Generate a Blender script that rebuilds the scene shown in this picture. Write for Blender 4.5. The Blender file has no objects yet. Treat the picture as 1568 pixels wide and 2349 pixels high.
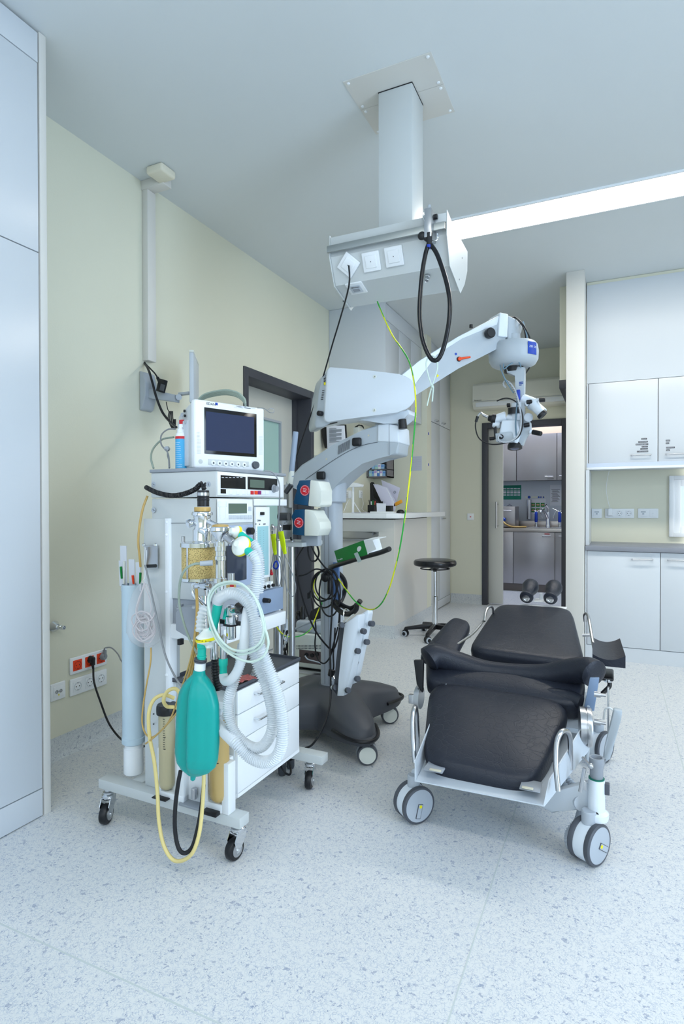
import bpy, bmesh, math, random
from mathutils import Vector, Matrix
random.seed(11)
WORLD_S, WIN_P, REAR_P, STRIP_E, BACK_FILL_P = .6, 122, 38, 18.0, 13
PI = math.pi
V = Vector
SC = bpy.context.scene
COL = SC.collection
# ---------------------------------------------------------------- camera
CAM_H = 1.18
FPX, PITCH, ROLL, YAW = 1331.26, -0.0096217, -0.00201839, 0.43478816
_fw = V((-math.sin(YAW)*math.cos(PITCH), math.cos(YAW)*math.cos(PITCH), math.sin(PITCH)))
_r = V((math.cos(YAW), math.sin(YAW), 0)); _u = _r.cross(_fw)
CR = math.cos(ROLL)*_r + math.sin(ROLL)*_u
CU = -math.sin(ROLL)*_r + math.cos(ROLL)*_u
cam_d = bpy.data.cameras.new('camera'); cam_d.sensor_width = 36; cam_d.lens = FPX/2349*36; cam_d.clip_start = .02
cam = bpy.data.objects.new('camera', cam_d); COL.objects.link(cam)
M3 = Matrix((CR, CU, -_fw)).transposed()
cam.matrix_world = Matrix.Translation((0, 0, CAM_H)) @ M3.to_4x4()
SC.camera = cam
# ---------------------------------------------------------------- light and exposure
SC.view_settings.view_transform = 'Standard'; SC.view_settings.look = 'None'
SC.view_settings.gamma = 1; SC.view_settings.use_curve_mapping = False
SC.view_settings.exposure = -0.02
world = bpy.data.worlds.new('World'); SC.world = world; world.use_nodes = True
bgn = world.node_tree.nodes['Background']; bgn.inputs[0].default_value = (.62, .80, 1, 1); bgn.inputs[1].default_value = WORLD_S
SC.cycles.max_bounces = 8; SC.cycles.diffuse_bounces = 5; SC.cycles.glossy_bounces = 4
SC.cycles.transparent_max_bounces = 12; SC.cycles.transmission_bounces = 8
SC.cycles.caustics_reflective = False; SC.cycles.caustics_refractive = False
SC.cycles.use_denoising = True; SC.cycles.sample_clamp_indirect = 4
def area(name, loc, size, power, col, rot):
    l = bpy.data.lights.new(name, 'AREA'); l.shape = 'RECTANGLE'; l.size, l.size_y = size; l.energy = power; l.color = col
    o = bpy.data.objects.new(name, l); o.location = loc; o.rotation_euler = rot; COL.objects.link(o); return o
# daylight through the windows of the wall to the right of and behind the camera
area('window_daylight', (3.15, .6, 1.75), (3.2, 1.7), WIN_P, (.60, .77, 1), (0, PI/2, 0))
area('rear_window_daylight', (-.2, -2.3, 1.8), (3.0, 1.7), REAR_P, (.76, .87, 1), (PI/2, 0, 0))
# added fill lamp hidden behind the column, brightens the back of the room
area('added_back_fill', (.55, 6.25, 1.35), (1.3, 1.7), BACK_FILL_P, (1, .98, .95), (0, PI/2, 0))
# ---------------------------------------------------------------- frames and un-projection
G = Matrix.Identity(4)
def frame(px=0, py=0, deg=0, z=0):
    """local frame rotated about the vertical through (px,py); numbers near the pivot stay room numbers"""
    global G
    T = Matrix.Translation((px, py, z))
    G = T @ Matrix.Rotation(math.radians(deg), 4, 'Z') @ T.inverted()
def _ray(x, y):
    d = _fw*FPX + CR*(x-784) + CU*(1174.5-y)
    I = G.inverted()
    return I @ V((0, 0, CAM_H)), I.to_3x3() @ d
def P(x, y, v):
    c, d = _ray(x, y); return c + d*((v-c.y)/d.y)
def PX(x, y, v):
    c, d = _ray(x, y); return c + d*((v-c.x)/d.x)
def PZ(x, y, v):
    c, d = _ray(x, y); return c + d*((v-c.z)/d.z)
# ---------------------------------------------------------------- things
def tag(o, label=None, cat=None, group=None, kind=None):
    if label: o['label'] = label
    if cat: o['category'] = cat
    if group: o['group'] = group
    if kind: o['kind'] = kind
    return o
def thing(name, label, cat, loc, group=None):
    o = bpy.data.objects.new(name, None); COL.objects.link(o)
    o.location = (G @ V(loc)); o.empty_display_size = .05
    return tag(o, label, cat, group)
def rootloc(p):
    s = V((0, 0, 0))
    while p: s += p.location; p = p.parent
    return s
class MB:
    def __init__(s): s.bm = bmesh.new(); s.mi = 0
    def _new(s, fs):
        for f in fs: f.material_index = s.mi
    def box(s, a, b, bev=0, seg=2, M=None):
        a, b = V(a), V(b)
        c = (a+b)/2; d = b-a
        r = bmesh.ops.create_cube(s.bm, size=1)
        vs = r['verts']
        for v in vs: v.co = V((v.co.x*abs(d.x), v.co.y*abs(d.y), v.co.z*abs(d.z))) + c
        fs = set(f for v in vs for f in v.link_faces); s._new(fs)
        if bev > 0:
            bev = min(bev, .49*min(abs(d.x), abs(d.y), abs(d.z)))
            es = list(set(e for v in vs for e in v.link_edges))
            rr = bmesh.ops.bevel(s.bm, geom=es, offset=bev, segments=seg, affect='EDGES', profile=.5)
            s._new(rr['faces']); vs = list(set(v for f in rr['faces'] for v in f.verts) | set(v for v in vs if v.is_valid))
        if M is not None:
            for v in vs: v.co = M @ v.co
        return s
    def obox(s, c, size, M3x=None, bev=0, seg=2):
        h = V(size)/2
        M = Matrix.Translation(V(c)) @ (M3x.to_4x4() if M3x is not None else Matrix.Identity(4))
        return s.box(-h, h, bev, seg, M)
    def lathe(s, p0, ax, prof, n=28, cap=True):
        p0 = V(p0); ax = V(ax).normalized(); a = ax.orthogonal().normalized(); b = ax.cross(a)
        rings = []
        for r, h in prof:
            if r <= 1e-6: rings.append([s.bm.verts.new(p0+ax*h)])
            else: rings.append([s.bm.verts.new(p0+ax*h+(a*math.cos(2*PI*i/n)+b*math.sin(2*PI*i/n))*r) for i in range(n)])
        fs = []
        for A, B in zip(rings, rings[1:]):
            if len(A) == 1 and len(B) == 1: continue
            for i in range(n):
                j = (i+1) % n
                if len(A) == 1: fs.append(s.bm.faces.new((A[0], B[j], B[i])))
                elif len(B) == 1: fs.append(s.bm.faces.new((A[i], A[j], B[0])))
                else: fs.append(s.bm.faces.new((A[i], A[j], B[j], B[i])))
        if cap:
            if len(rings[0]) > 1: fs.append(s.bm.faces.new(rings[0][::-1]))
            if len(rings[-1]) > 1: fs.append(s.bm.faces.new(rings[-1]))
        s._new(fs); return s
    def cyl(s, p0, p1, r, r1=None, n=24, bev=0):
        p0, p1 = V(p0), V(p1); L = (p1-p0).length; r1 = r if r1 is None else r1
        pr = [(r, 0), (r1, L)] if bev <= 0 else [(r-bev, 0), (r, bev), (r1, L-bev), (r1-bev, L)]
        return s.lathe(p0, p1-p0, pr, n)
    def ball(s, c, r, n=20, sc=(1, 1, 1)):
        rr = bmesh.ops.create_uvsphere(s.bm, u_segments=n, v_segments=max(8, n//2), radius=r)
        for v in rr['verts']: v.co = V((v.co.x*sc[0], v.co.y*sc[1], v.co.z*sc[2])) + V(c)
        s._new(set(f for v in rr['verts'] for f in v.link_faces)); return s
    def tube(s, pts, r, n=10, sub=8, closed=False, rf=None, smooth=True):
        pts = [V(p) for p in pts]
        if smooth and len(pts) > 2: pts = spline(pts, sub, closed)
        N = len(pts); rings = []; prev = None
        for i, p in enumerate(pts):
            if closed: t = pts[(i+1) % N] - pts[i-1]
            else: t = pts[min(i+1, N-1)] - pts[max(i-1, 0)]
            if t.length < 1e-9: t = V((0, 0, 1))
            t.normalize()
            if prev is None: a = t.orthogonal().normalized()
            else:
                a = prev - t*prev.dot(t)
                a = a.normalized() if a.length > 1e-6 else t.orthogonal().normalized()
            prev = a; b = t.cross(a)
            rr = rf(i/(N-1)) if rf else r
            rings.append([s.bm.verts.new(p+(a*math.cos(2*PI*k/n)+b*math.sin(2*PI*k/n))*rr) for k in range(n)])
        fs = []
        for i in range(N if closed else N-1):
            A, B = rings[i], rings[(i+1) % N]
            for k in range(n):
                j = (k+1) % n; fs.append(s.bm.faces.new((A[k], A[j], B[j], B[k])))
        if not closed: fs.append(s.bm.faces.new(rings[0][::-1])); fs.append(s.bm.faces.new(rings[-1]))
        s._new(fs); return s
    def tube2(s, pts, r, n=8, sub=6, twist=.35):
        i0 = len(s.bm.faces); s.tube(pts, r, n, sub); s.bm.faces.ensure_lookup_table()
        for k in range(i0, len(s.bm.faces)-2):
            j = k-i0; s.bm.faces[k].material_index = 1 if ((j % n)+int((j//n)*twist)) % n < n//2 else 0
        return s
    def corr(s, pts, r, pitch=.006, amp=.003, n=16, sub=None):
        """corrugated hose"""
        pts = spline([V(p) for p in pts], 16, False)
        L = sum((b-a).length for a, b in zip(pts, pts[1:])); k = max(8, int(L/pitch*4))
        ps = resample(pts, k)
        N = len(ps)
        return s.tube(ps, r, n=n, smooth=False, rf=lambda t: r + amp*math.cos(2*PI*t*(N-1)/4))
    def prism(s, pts, ext, bev=0, seg=2):
        pts = [V(p) for p in pts]; ext = V(ext)
        a = [s.bm.verts.new(p) for p in pts]; b = [s.bm.verts.new(p+ext) for p in pts]
        n = len(pts); fs = [s.bm.faces.new(a[::-1]), s.bm.faces.new(b)]
        for i in range(n):
            j = (i+1) % n; fs.append(s.bm.faces.new((a[i], a[j], b[j], b[i])))
        s._new(fs)
        if bev > 0:
            es = list(set(e for v in a+b for e in v.link_edges))
            rr = bmesh.ops.bevel(s.bm, geom=es, offset=bev, segments=seg, affect='EDGES', profile=.5); s._new(rr['faces'])
        return s
    def quad(s, *p):
        f = s.bm.faces.new([s.bm.verts.new(V(q)) for q in p]); s._new([f]); return s
    def pad(s, c4, th, dome=.01, pw=5, edge=.025, n=64, nrm=None):
        """padded cushion: four top corners (in order), thickness, domed top, rounded outline"""
        A, B, C_, D = [V(p) for p in c4]
        N = nrm if nrm is not None else (B-A).cross(D-A).normalized()
        if N.z < 0 and nrm is None: N = -N
        def q(u, v):
            u = (u+1)/2; v = (v+1)/2
            return A*(1-u)*(1-v)+B*u*(1-v)+C_*u*v+D*(1-u)*v
        size = (((B-A).length+(C_-D).length)/2, ((D-A).length+(C_-B).length)/2)
        prof = [(edge*.5, -th), (0.002, -th+edge*.5), (0, -th*.5), (edge*.08, -edge*.75), (edge*.3, -edge*.32), (edge*.7, -edge*.08), (edge*1.3, 0)]
        rings = []
        for ins, h in prof: rings.append((ins, h))
        out = []
        def ring(ins, h, k=1):
            R = []
            for i in range(n):
                t = 2*PI*i/n; cx, sy = math.cos(t), math.sin(t)
                u = math.copysign(abs(cx)**(2/pw), cx); v = math.copysign(abs(sy)**(2/pw), sy)
                u *= (1-2*ins/size[0])*k; v *= (1-2*ins/size[1])*k
                R.append(s.bm.verts.new(q(u, v)+N*h))
            return R
        base = ring(prof[0][0], prof[0][1], .02)
        out.append(base)
        for ins, h in prof: out.append(ring(ins, h))
        ins, h = prof[-1]
        for k in (.85, .65, .45, .25, .08):
            out.append(ring(ins*k, h+dome*(1-k*k), k))
        fs = []
        for R1, R2 in zip(out, out[1:]):
            for i in range(n):
                j = (i+1) % n; fs.append(s.bm.faces.new((R1[i], R1[j], R2[j], R2[i])))
        fs.append(s.bm.faces.new(out[0][::-1])); fs.append(s.bm.faces.new(out[-1])); s._new(fs); return s
    def build(s, name, mats, parent=None, angle=38, smooth=True, loose=False):
        if loose:
            left = set(s.bm.verts); out = None
            while left:
                st = [left.pop()]; isl = set(st)
                while st:
                    v = st.pop()
                    for e in v.link_edges:
                        w = e.other_vert(v)
                        if w in left: left.discard(w); isl.add(w); st.append(w)
                mb = MB(); mp = {v: mb.bm.verts.new(v.co) for v in isl}
                for f in s.bm.faces:
                    if f.verts[0] in isl: mb.bm.faces.new([mp[v] for v in f.verts])
                out = mb.build(name, mats, parent, angle, smooth)
            s.bm.free(); return out
        bmesh.ops.recalc_face_normals(s.bm, faces=s.bm.faces)
        me = bpy.data.meshes.new(name); s.bm.transform(G)
        if parent is not None: org = rootloc(parent)
        else:
            xs = [v.co for v in s.bm.verts]
            org = V(((min(v.x for v in xs)+max(v.x for v in xs))/2, (min(v.y for v in xs)+max(v.y for v in xs))/2, min(v.z for v in xs)))
        s.bm.transform(Matrix.Translation(-org)); s.bm.to_mesh(me); s.bm.free()
        for m in (mats if isinstance(mats, (list, tuple)) else [mats]): me.materials.append(m)
        if smooth:
            me.polygons.foreach_set('use_smooth', [True]*len(me.polygons)); me.set_sharp_from_angle(angle=math.radians(angle))
        o = bpy.data.objects.new(name, me); COL.objects.link(o)
        if parent is not None: o.parent = parent
        else: o.location = org
        return o
def spline(pts, sub=8, closed=False):
    out = []; n = len(pts)
    rng = range(n if closed else n-1)
    for i in rng:
        if closed: p0, p1, p2, p3 = pts[i-1], pts[i], pts[(i+1) % n], pts[(i+2) % n]
        else: p0, p1, p2, p3 = pts[max(i-1, 0)], pts[i], pts[i+1], pts[min(i+2, n-1)]
        for k in range(sub):
            t = k/sub
            out.append(.5*((2*p1)+(p2-p0)*t+(2*p0-5*p1+4*p2-p3)*t*t+(3*p1-p0-3*p2+p3)*t**3))
    if not closed: out.append(pts[-1])
    return out
def resample(pts, k):
    d = [0]
    for a, b in zip(pts, pts[1:]): d.append(d[-1]+(b-a).length)
    out = []; j = 0
    for i in range(k+1):
        t = d[-1]*i/k
        while j < len(d)-2 and d[j+1] < t: j += 1
        w = (t-d[j])/max(1e-9, d[j+1]-d[j]); out.append(pts[j].lerp(pts[j+1], min(1, max(0, w))))
    return out
def struct(name, mb, m, **k):
    return tag(mb.build(name, m, **k), kind='structure')
def bx(a, b, bev=0, seg=2): return MB().box(a, b, bev, seg)
def text(name, body, at, size, right, up, m, parent, ext=.0006, align='LEFT', lift=.0006, squash=1.0):
    """flat lettering; at = left end of the baseline, right/up = directions of the line and of the letters"""
    cu = bpy.data.curves.new(name, 'FONT'); cu.body = body; cu.size = size; cu.extrude = ext/2; cu.align_x = align
    cu.resolution_u = 3
    t = bpy.data.objects.new('tmp', cu)
    COL.objects.link(t)
    bpy.context.view_layer.update()
    me = bpy.data.meshes.new_from_object(t.evaluated_get(bpy.context.evaluated_depsgraph_get()))
    bpy.data.objects.remove(t)
    r = V(right).normalized(); u = (V(up)-r*V(up).dot(r)).normalized(); nn = r.cross(u)
    M = Matrix((r*squash, u, nn)).transposed().to_4x4(); M.translation = V(at)+nn*lift
    me.transform(G @ M); org = rootloc(parent); me.transform(Matrix.Translation(-org))
    me.materials.clear(); me.materials.append(m); me.name = name
    o = bpy.data.objects.new(name, me); COL.objects.link(o); o.parent = parent
    return o
def adopt(h, parent):
    """make a finished thing a part of another one: its main piece becomes the part, the rest its sub-parts"""
    ch = [c for c in h.children]; off = h.location-rootloc(parent)
    nm = h.name.split('.')[0]
    ch.sort(key=lambda c: -len(c.data.vertices) if c.name.startswith('lead') else 1)
    main = ch[0]
    for c in ch: c.data.transform(Matrix.Translation(off))
    main.parent = parent; main.name = nm; main.data.name = nm
    for c in ch[1:]: c.parent = main
    bpy.data.objects.remove(h)
    return main
# ---------------------------------------------------------------- materials
def lin(c): return tuple(((x/255)/12.92 if x/255 <= .04045 else ((x/255+.055)/1.055)**2.4) for x in c)
_mc = {}
def mat(name, c, rough=.5, metal=0, spec=.5, alpha=1, trans=0, ior=1.45, emit=None, es=1, bump=None, var=0, coat=0):
    if name in _mc: return _mc[name]
    m = bpy.data.materials.new(name); m.use_nodes = True; nt = m.node_tree; b = nt.nodes['Principled BSDF']
    c = lin(c)
    b.inputs['Base Color'].default_value = (*c, 1); b.inputs['Roughness'].default_value = rough
    b.inputs['Metallic'].default_value = metal; b.inputs['Specular IOR Level'].default_value = spec
    b.inputs['Alpha'].default_value = alpha; b.inputs['Transmission Weight'].default_value = trans; b.inputs['IOR'].default_value = ior
    b.inputs['Coat Weight'].default_value = coat
    if emit: b.inputs['Emission Color'].default_value = (*lin(emit), 1); b.inputs['Emission Strength'].default_value = es
    N = nt.nodes; L = nt.links
    tc = N.new('ShaderNodeTexCoord')
    if var:
        nz = N.new('ShaderNodeTexNoise'); nz.inputs['Scale'].default_value = 3.5; nz.inputs['Detail'].default_value = 4
        L.new(tc.outputs['Object'], nz.inputs['Vector'])
        mx = N.new('ShaderNodeMix'); mx.data_type = 'RGBA'
        mx.inputs[6].default_value = (*[x*(1-var) for x in c], 1); mx.inputs[7].default_value = (*[min(1, x*(1+var)) for x in c], 1)
        L.new(nz.outputs['Fac'], mx.inputs[0]); L.new(mx.outputs[2], b.inputs['Base Color'])
    if bump:
        sc, st = bump
        nz = N.new('ShaderNodeTexNoise'); nz.inputs['Scale'].default_value = sc; nz.inputs['Detail'].default_value = 3
        L.new(tc.outputs['Object'], nz.inputs['Vector'])
        bp = N.new('ShaderNodeBump'); bp.inputs['Strength'].default_value = st; bp.inputs['Distance'].default_value = .002
        L.new(nz.outputs['Fac'], bp.inputs['Height']); L.new(bp.outputs['Normal'], b.inputs['Normal'])
    _mc[name] = m; return m
def mat_floor(name, base, line, fleck, sc=1.0):
    m = bpy.data.materials.new(name); m.use_nodes = True; nt = m.node_tree; N = nt.nodes; L = nt.links
    b = N['Principled BSDF']; b.inputs['Roughness'].default_value = .38; b.inputs['Specular IOR Level'].default_value = .4
    tc = N.new('ShaderNodeTexCoord')
    nz = N.new('ShaderNodeTexNoise'); nz.inputs['Scale'].default_value = 60*sc; L.new(tc.outputs['Object'], nz.inputs['Vector'])
    mxv = N.new('ShaderNodeMix'); mxv.data_type = 'RGBA'; mxv.inputs[0].default_value = .03
    L.new(tc.outputs['Object'], mxv.inputs[6]); L.new(nz.outputs['Color'], mxv.inputs[7])
    def layer(prev, scale, thr, maskscale, m0, m1, col, amt):
        vo = N.new('ShaderNodeTexVoronoi'); vo.feature = 'DISTANCE_TO_EDGE'; vo.inputs['Scale'].default_value = scale*sc
        L.new(mxv.outputs[2], vo.inputs['Vector'])
        r = N.new('ShaderNodeMapRange'); r.inputs[1].default_value = thr*.4; r.inputs[2].default_value = thr; r.inputs[3].default_value = 1; r.inputs[4].default_value = 0
        L.new(vo.outputs['Distance'], r.inputs[0])
        nz2 = N.new('ShaderNodeTexNoise'); nz2.inputs['Scale'].default_value = maskscale*sc; nz2.inputs['Detail'].default_value = 2
        L.new(tc.outputs['Object'], nz2.inputs['Vector'])
        r2 = N.new('ShaderNodeMapRange'); r2.inputs[1].default_value = m0; r2.inputs[2].default_value = m1
        L.new(nz2.outputs['Fac'], r2.inputs[0])
        mu = N.new('ShaderNodeMath'); mu.operation = 'MULTIPLY'; L.new(r.outputs[0], mu.inputs[0]); L.new(r2.outputs[0], mu.inputs[1])
        mu2 = N.new('ShaderNodeMath'); mu2.operation = 'MULTIPLY'; L.new(mu.outputs[0], mu2.inputs[0]); mu2.inputs[1].default_value = amt
        mx = N.new('ShaderNodeMix'); mx.data_type = 'RGBA'; L.new(mu2.outputs[0], mx.inputs[0]); L.new(prev, mx.inputs[6]); mx.inputs[7].default_value = (*lin(col), 1)
        return mx.outputs[2]
    c0 = N.new('ShaderNodeRGB'); c0.outputs[0].default_value = (*lin(base), 1)
    o = layer(c0.outputs[0], 110, .10, 60, .30, .55, line, .5)
    o = layer(o, 70, .055, 95, .55, .64, fleck, .7)
    vs = N.new('ShaderNodeTexVoronoi'); vs.inputs['Scale'].default_value = 120*sc; L.new(mxv.outputs[2], vs.inputs['Vector'])
    sp = N.new('ShaderNodeSeparateColor'); L.new(vs.outputs['Color'], sp.inputs[0])
    r3 = N.new('ShaderNodeMapRange'); r3.inputs[1].default_value = .975; r3.inputs[2].default_value = .98; r3.inputs[3].default_value = 0; r3.inputs[4].default_value = .5
    L.new(sp.outputs[0], r3.inputs[0])
    mx = N.new('ShaderNodeMix'); mx.data_type = 'RGBA'; L.new(r3.outputs[0], mx.inputs[0]); L.new(o, mx.inputs[6]); mx.inputs[7].default_value = (*lin(fleck), 1)
    L.new(mx.outputs[2], b.inputs['Base Color'])
    return m
def mat_leather(name, c):
    m = mat(name, c, .42, spec=.45); nt = m.node_tree; N = nt.nodes; L = nt.links; b = N['Principled BSDF']
    tc = N.new('ShaderNodeTexCoord')
    a = N.new('ShaderNodeTexNoise'); a.inputs['Scale'].default_value = 9; a.inputs['Detail'].default_value = 5; L.new(tc.outputs['Object'], a.inputs['Vector'])
    mv = N.new('ShaderNodeMix'); mv.data_type = 'RGBA'; mv.inputs[0].default_value = .13; L.new(tc.outputs['Object'], mv.inputs[6]); L.new(a.outputs['Color'], mv.inputs[7])
    vo = N.new('ShaderNodeTexVoronoi'); vo.feature = 'DISTANCE_TO_EDGE'; vo.inputs['Scale'].default_value = 30; L.new(mv.outputs[2], vo.inputs['Vector'])
    r = N.new('ShaderNodeMapRange'); r.inputs[1].default_value = 0; r.inputs[2].default_value = .06; L.new(vo.outputs['Distance'], r.inputs[0])
    g = N.new('ShaderNodeTexVoronoi'); g.inputs['Scale'].default_value = 260; L.new(tc.outputs['Object'], g.inputs['Vector'])
    ad = N.new('ShaderNodeMath'); ad.operation = 'MULTIPLY_ADD'; L.new(g.outputs['Distance'], ad.inputs[0]); ad.inputs[1].default_value = .35; L.new(r.outputs[0], ad.inputs[2])
    bp = N.new('ShaderNodeBump'); bp.inputs['Strength'].default_value = .32; bp.inputs['Distance'].default_value = .0012
    L.new(ad.outputs[0], bp.inputs['Height']); L.new(bp.outputs['Normal'], b.inputs['Normal'])
    return m
def mat_steel(name, c, rough=.32, horiz=True):
    m = mat(name, c, rough, metal=1); nt = m.node_tree; N = nt.nodes; L = nt.links; b = N['Principled BSDF']
    tc = N.new('ShaderNodeTexCoord'); mp = N.new('ShaderNodeMapping'); mp.inputs['Scale'].default_value = (2, 2, 300) if horiz else (200, 200, 2)
    L.new(tc.outputs['Object'], mp.inputs['Vector'])
    a = N.new('ShaderNodeTexNoise'); a.inputs['Scale'].default_value = 4; L.new(mp.outputs[0], a.inputs['Vector'])
    bp = N.new('ShaderNodeBump'); bp.inputs['Strength'].default_value = .12; bp.inputs['Distance'].default_value = .001
    L.new(a.outputs['Fac'], bp.inputs['Height']); L.new(bp.outputs['Normal'], b.inputs['Normal'])
    return m
def mat_two(name, c1, c2, kind='stripe', scale=100, rough=.4):
    """two-colour twist (earth lead) or granules"""
    m = mat(name, c1, rough); nt = m.node_tree; N = nt.nodes; L = nt.links; b = N['Principled BSDF']
    tc = N.new('ShaderNodeTexCoord')
    if kind == 'stripe':
        w = N.new('ShaderNodeTexWave'); w.inputs['Scale'].default_value = scale; w.bands_direction = 'DIAGONAL'; L.new(tc.outputs['Object'], w.inputs['Vector']); out = w.outputs['Fac']
        lo, hi = .45, .55
    else:
        w = N.new('ShaderNodeTexVoronoi'); w.inputs['Scale'].default_value = scale; L.new(tc.outputs['Object'], w.inputs['Vector']); out = w.outputs['Distance']
        lo, hi = .45, .75
    r = N.new('ShaderNodeMapRange'); r.inputs[1].default_value = lo; r.inputs[2].default_value = hi; L.new(out, r.inputs[0])
    mx = N.new('ShaderNodeMix'); mx.data_type = 'RGBA'; L.new(r.outputs[0], mx.inputs[0])
    mx.inputs[6].default_value = (*lin(c1), 1); mx.inputs[7].default_value = (*lin(c2), 1); L.new(mx.outputs[2], b.inputs['Base Color'])
    if kind != 'stripe':
        bp = N.new('ShaderNodeBump'); bp.inputs['Strength'].default_value = .8; bp.inputs['Distance'].default_value = .002; bp.invert = True
        L.new(out, bp.inputs['Height']); L.new(bp.outputs['Normal'], b.inputs['Normal'])
    return m
K = dict(
    wall=mat('wall paint', (220, 220, 202), .75, bump=(160, .15), var=.015),
    ceil=mat('ceiling paint', (216, 222, 224), .8, var=.01),
    cab=mat('white laminate', (208, 214, 220), .28, var=.008),
    gap=mat('joint shadow gap', (120, 104, 92), .8),
    warm=mat('warm white paint', (214, 213, 208), .5),
    dark=mat('anthracite frame', (66, 68, 76), .45),
    door=mat('grey door leaf', (206, 208, 202), .5),
    white=mat('white plastic', (236, 240, 243), .35),
    enam=mat('white enamel', (200, 205, 205), .35, bump=(90, .05)),
    enam2=mat('cool light grey enamel', (196, 204, 212), .35),
    grey=mat('mid grey enamel', (150, 156, 164), .4),
    dgrey=mat('dark grey plastic', (78, 82, 90), .45),
    base=mat('charcoal moulded cover', (70, 73, 80), .5, bump=(300, .1)),
    black=mat('black plastic', (22, 23, 27), .38),
    rubber=mat('black rubber', (28, 29, 33), .55),
    cable=mat('black cable', (20, 21, 26), .4),
    chrome=mat('chrome', (225, 228, 232), .09, metal=1),
    steel=mat('satin steel', (190, 192, 196), .28, metal=1),
    brushed=mat_steel('brushed steel cupboard', (170, 168, 172), .36),
    worktop=mat('grey worktop', (140, 144, 154), .4, var=.03),
    leather=mat_leather('black leatherette', (35, 39, 50)),
    green=mat('teal rubber', (0, 158, 150), .35),
    teal=mat('teal plastic', (20, 190, 170), .3),
    amber=mat('amber tubing', (214, 178, 104), .3, trans=.25),
    cream=mat('cream tubing', (226, 208, 140), .3),
    clear=mat('clear plastic', (235, 240, 242), .12, alpha=.28),
    film=mat('clear film', (235, 235, 238), .15, alpha=.2),
    hose=mat('translucent white hose', (232, 238, 242), .25, alpha=.8),
    silic=mat('silicone tubing', (214, 232, 222), .2, alpha=.75),
    glass=mat('pale green glass', (150, 190, 186), .08, alpha=.55),
    greycable=mat('grey cable', (140, 144, 148), .45),
    greencable=mat('pale green grey cable', (150, 164, 152), .45),
    yg=[mat('earth lead green', (40, 160, 60), .4), mat('earth lead yellow', (226, 226, 30), .4)],
    lime=mat_two('carbon dioxide absorber granules', (236, 212, 142), (140, 114, 58), 'gran', 520),
    screen=mat('dark screen', (22, 28, 44), .12),
    bezel=mat('glossy black bezel', (14, 15, 18), .15),
    lcd=mat('green grey lcd', (92, 108, 96), .2),
    blue=mat('pump blue', (16, 70, 106), .35),
    ivory=mat('ivory plastic', (220, 224, 216), .4),
    red=mat('red', (200, 36, 48), .4),
    orange=mat('orange red socket', (232, 70, 30), .35),
    yellow=mat('yellow print', (238, 226, 20), .5),
    neon=mat('neon yellow tape', (214, 242, 20), .5),
    paper=mat('white paper', (226, 230, 240), .7),
    ink=mat('dark print', (40, 44, 54), .6),
    inkblue=mat('blue print', (40, 70, 150), .5),
    skyblue=mat('light blue label', (70, 170, 220), .4),
    boxgreen=mat('glove box green', (0, 128, 52), .5),
    posterg=mat('poster green', (20, 130, 110), .6),
    lightgrey=mat('light grey plastic', (176, 184, 193), .4),
    scope=mat('microscope grey', (178, 187, 194), .35),
    scopew=mat('microscope white', (222, 230, 238), .32),
    lens=mat('lens glass', (60, 80, 120), .05, metal=.6),
    gran=mat('gran', (180, 170, 150), .6),
    brown=mat('old suction residue', (150, 132, 104), .35),
    amberjar=mat('amber glass jar', (208, 178, 116), .12, alpha=.8),
    strip=mat('luminous strip diffuser', (255, 255, 255), .5, emit=(255, 251, 242), es=STRIP_E),
    strip3=mat('dimmed strip diffuser', (255, 255, 255), .5, emit=(255, 251, 242), es=13),
    strip2=mat('preparation room lamp diffuser', (255, 255, 255), .5, emit=(226, 234, 255), es=34),
    seam=mat('floor weld seam', (196, 204, 204), .5),
    warmup=mat('peach wall paint', (226, 196, 170), .7),
    bluegrip=mat('blue grip', (24, 60, 170), .4),
    dblue=mat('badge blue', (16, 66, 170), .35),
)
K['floor'] = mat_floor('speckled vinyl floor', (220, 222, 222), (150, 166, 190), (104, 122, 160), 1.0)
K['cove'] = mat_floor('speckled cove skirting', (208, 213, 214), (140, 152, 172), (104, 116, 142), 1.1)
# ================================================================ STRUCTURE
frame()
CE = 2.98; XL = -2.361
m = MB().box((-2.6, -2.6, -.08), (3.4, 9.1, 0)); struct('floor', m, K['floor'])
m = MB().box((-2.6, -2.6, CE), (3.4, 9.1, CE+.1)); struct('ceiling', m, K['ceil'])
m = MB()
m.box((XL-.22, -2.6, 0), (XL, 3.431, CE)); m.box((XL-.22, 4.485, 0), (XL, 7.2, CE)); m.box((XL-.22, 3.431, 2.175), (XL, 4.485, CE))
struct('wall_left', m, K['wall'])
m = MB()
m.box((XL, 7.01, 0), (-1.407, 7.16, CE)); m.box((-.455, 7.01, 0), (3.4, 7.16, CE)); m.box((-1.407, 7.01, 2.16), (-.455, 7.16, CE))
struct('wall_back', m, K['wall'])
m = MB().box((-.186, 5.46, 0), (3.4, 5.58, CE)); struct('wall_niche', m, K['wall'])
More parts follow.
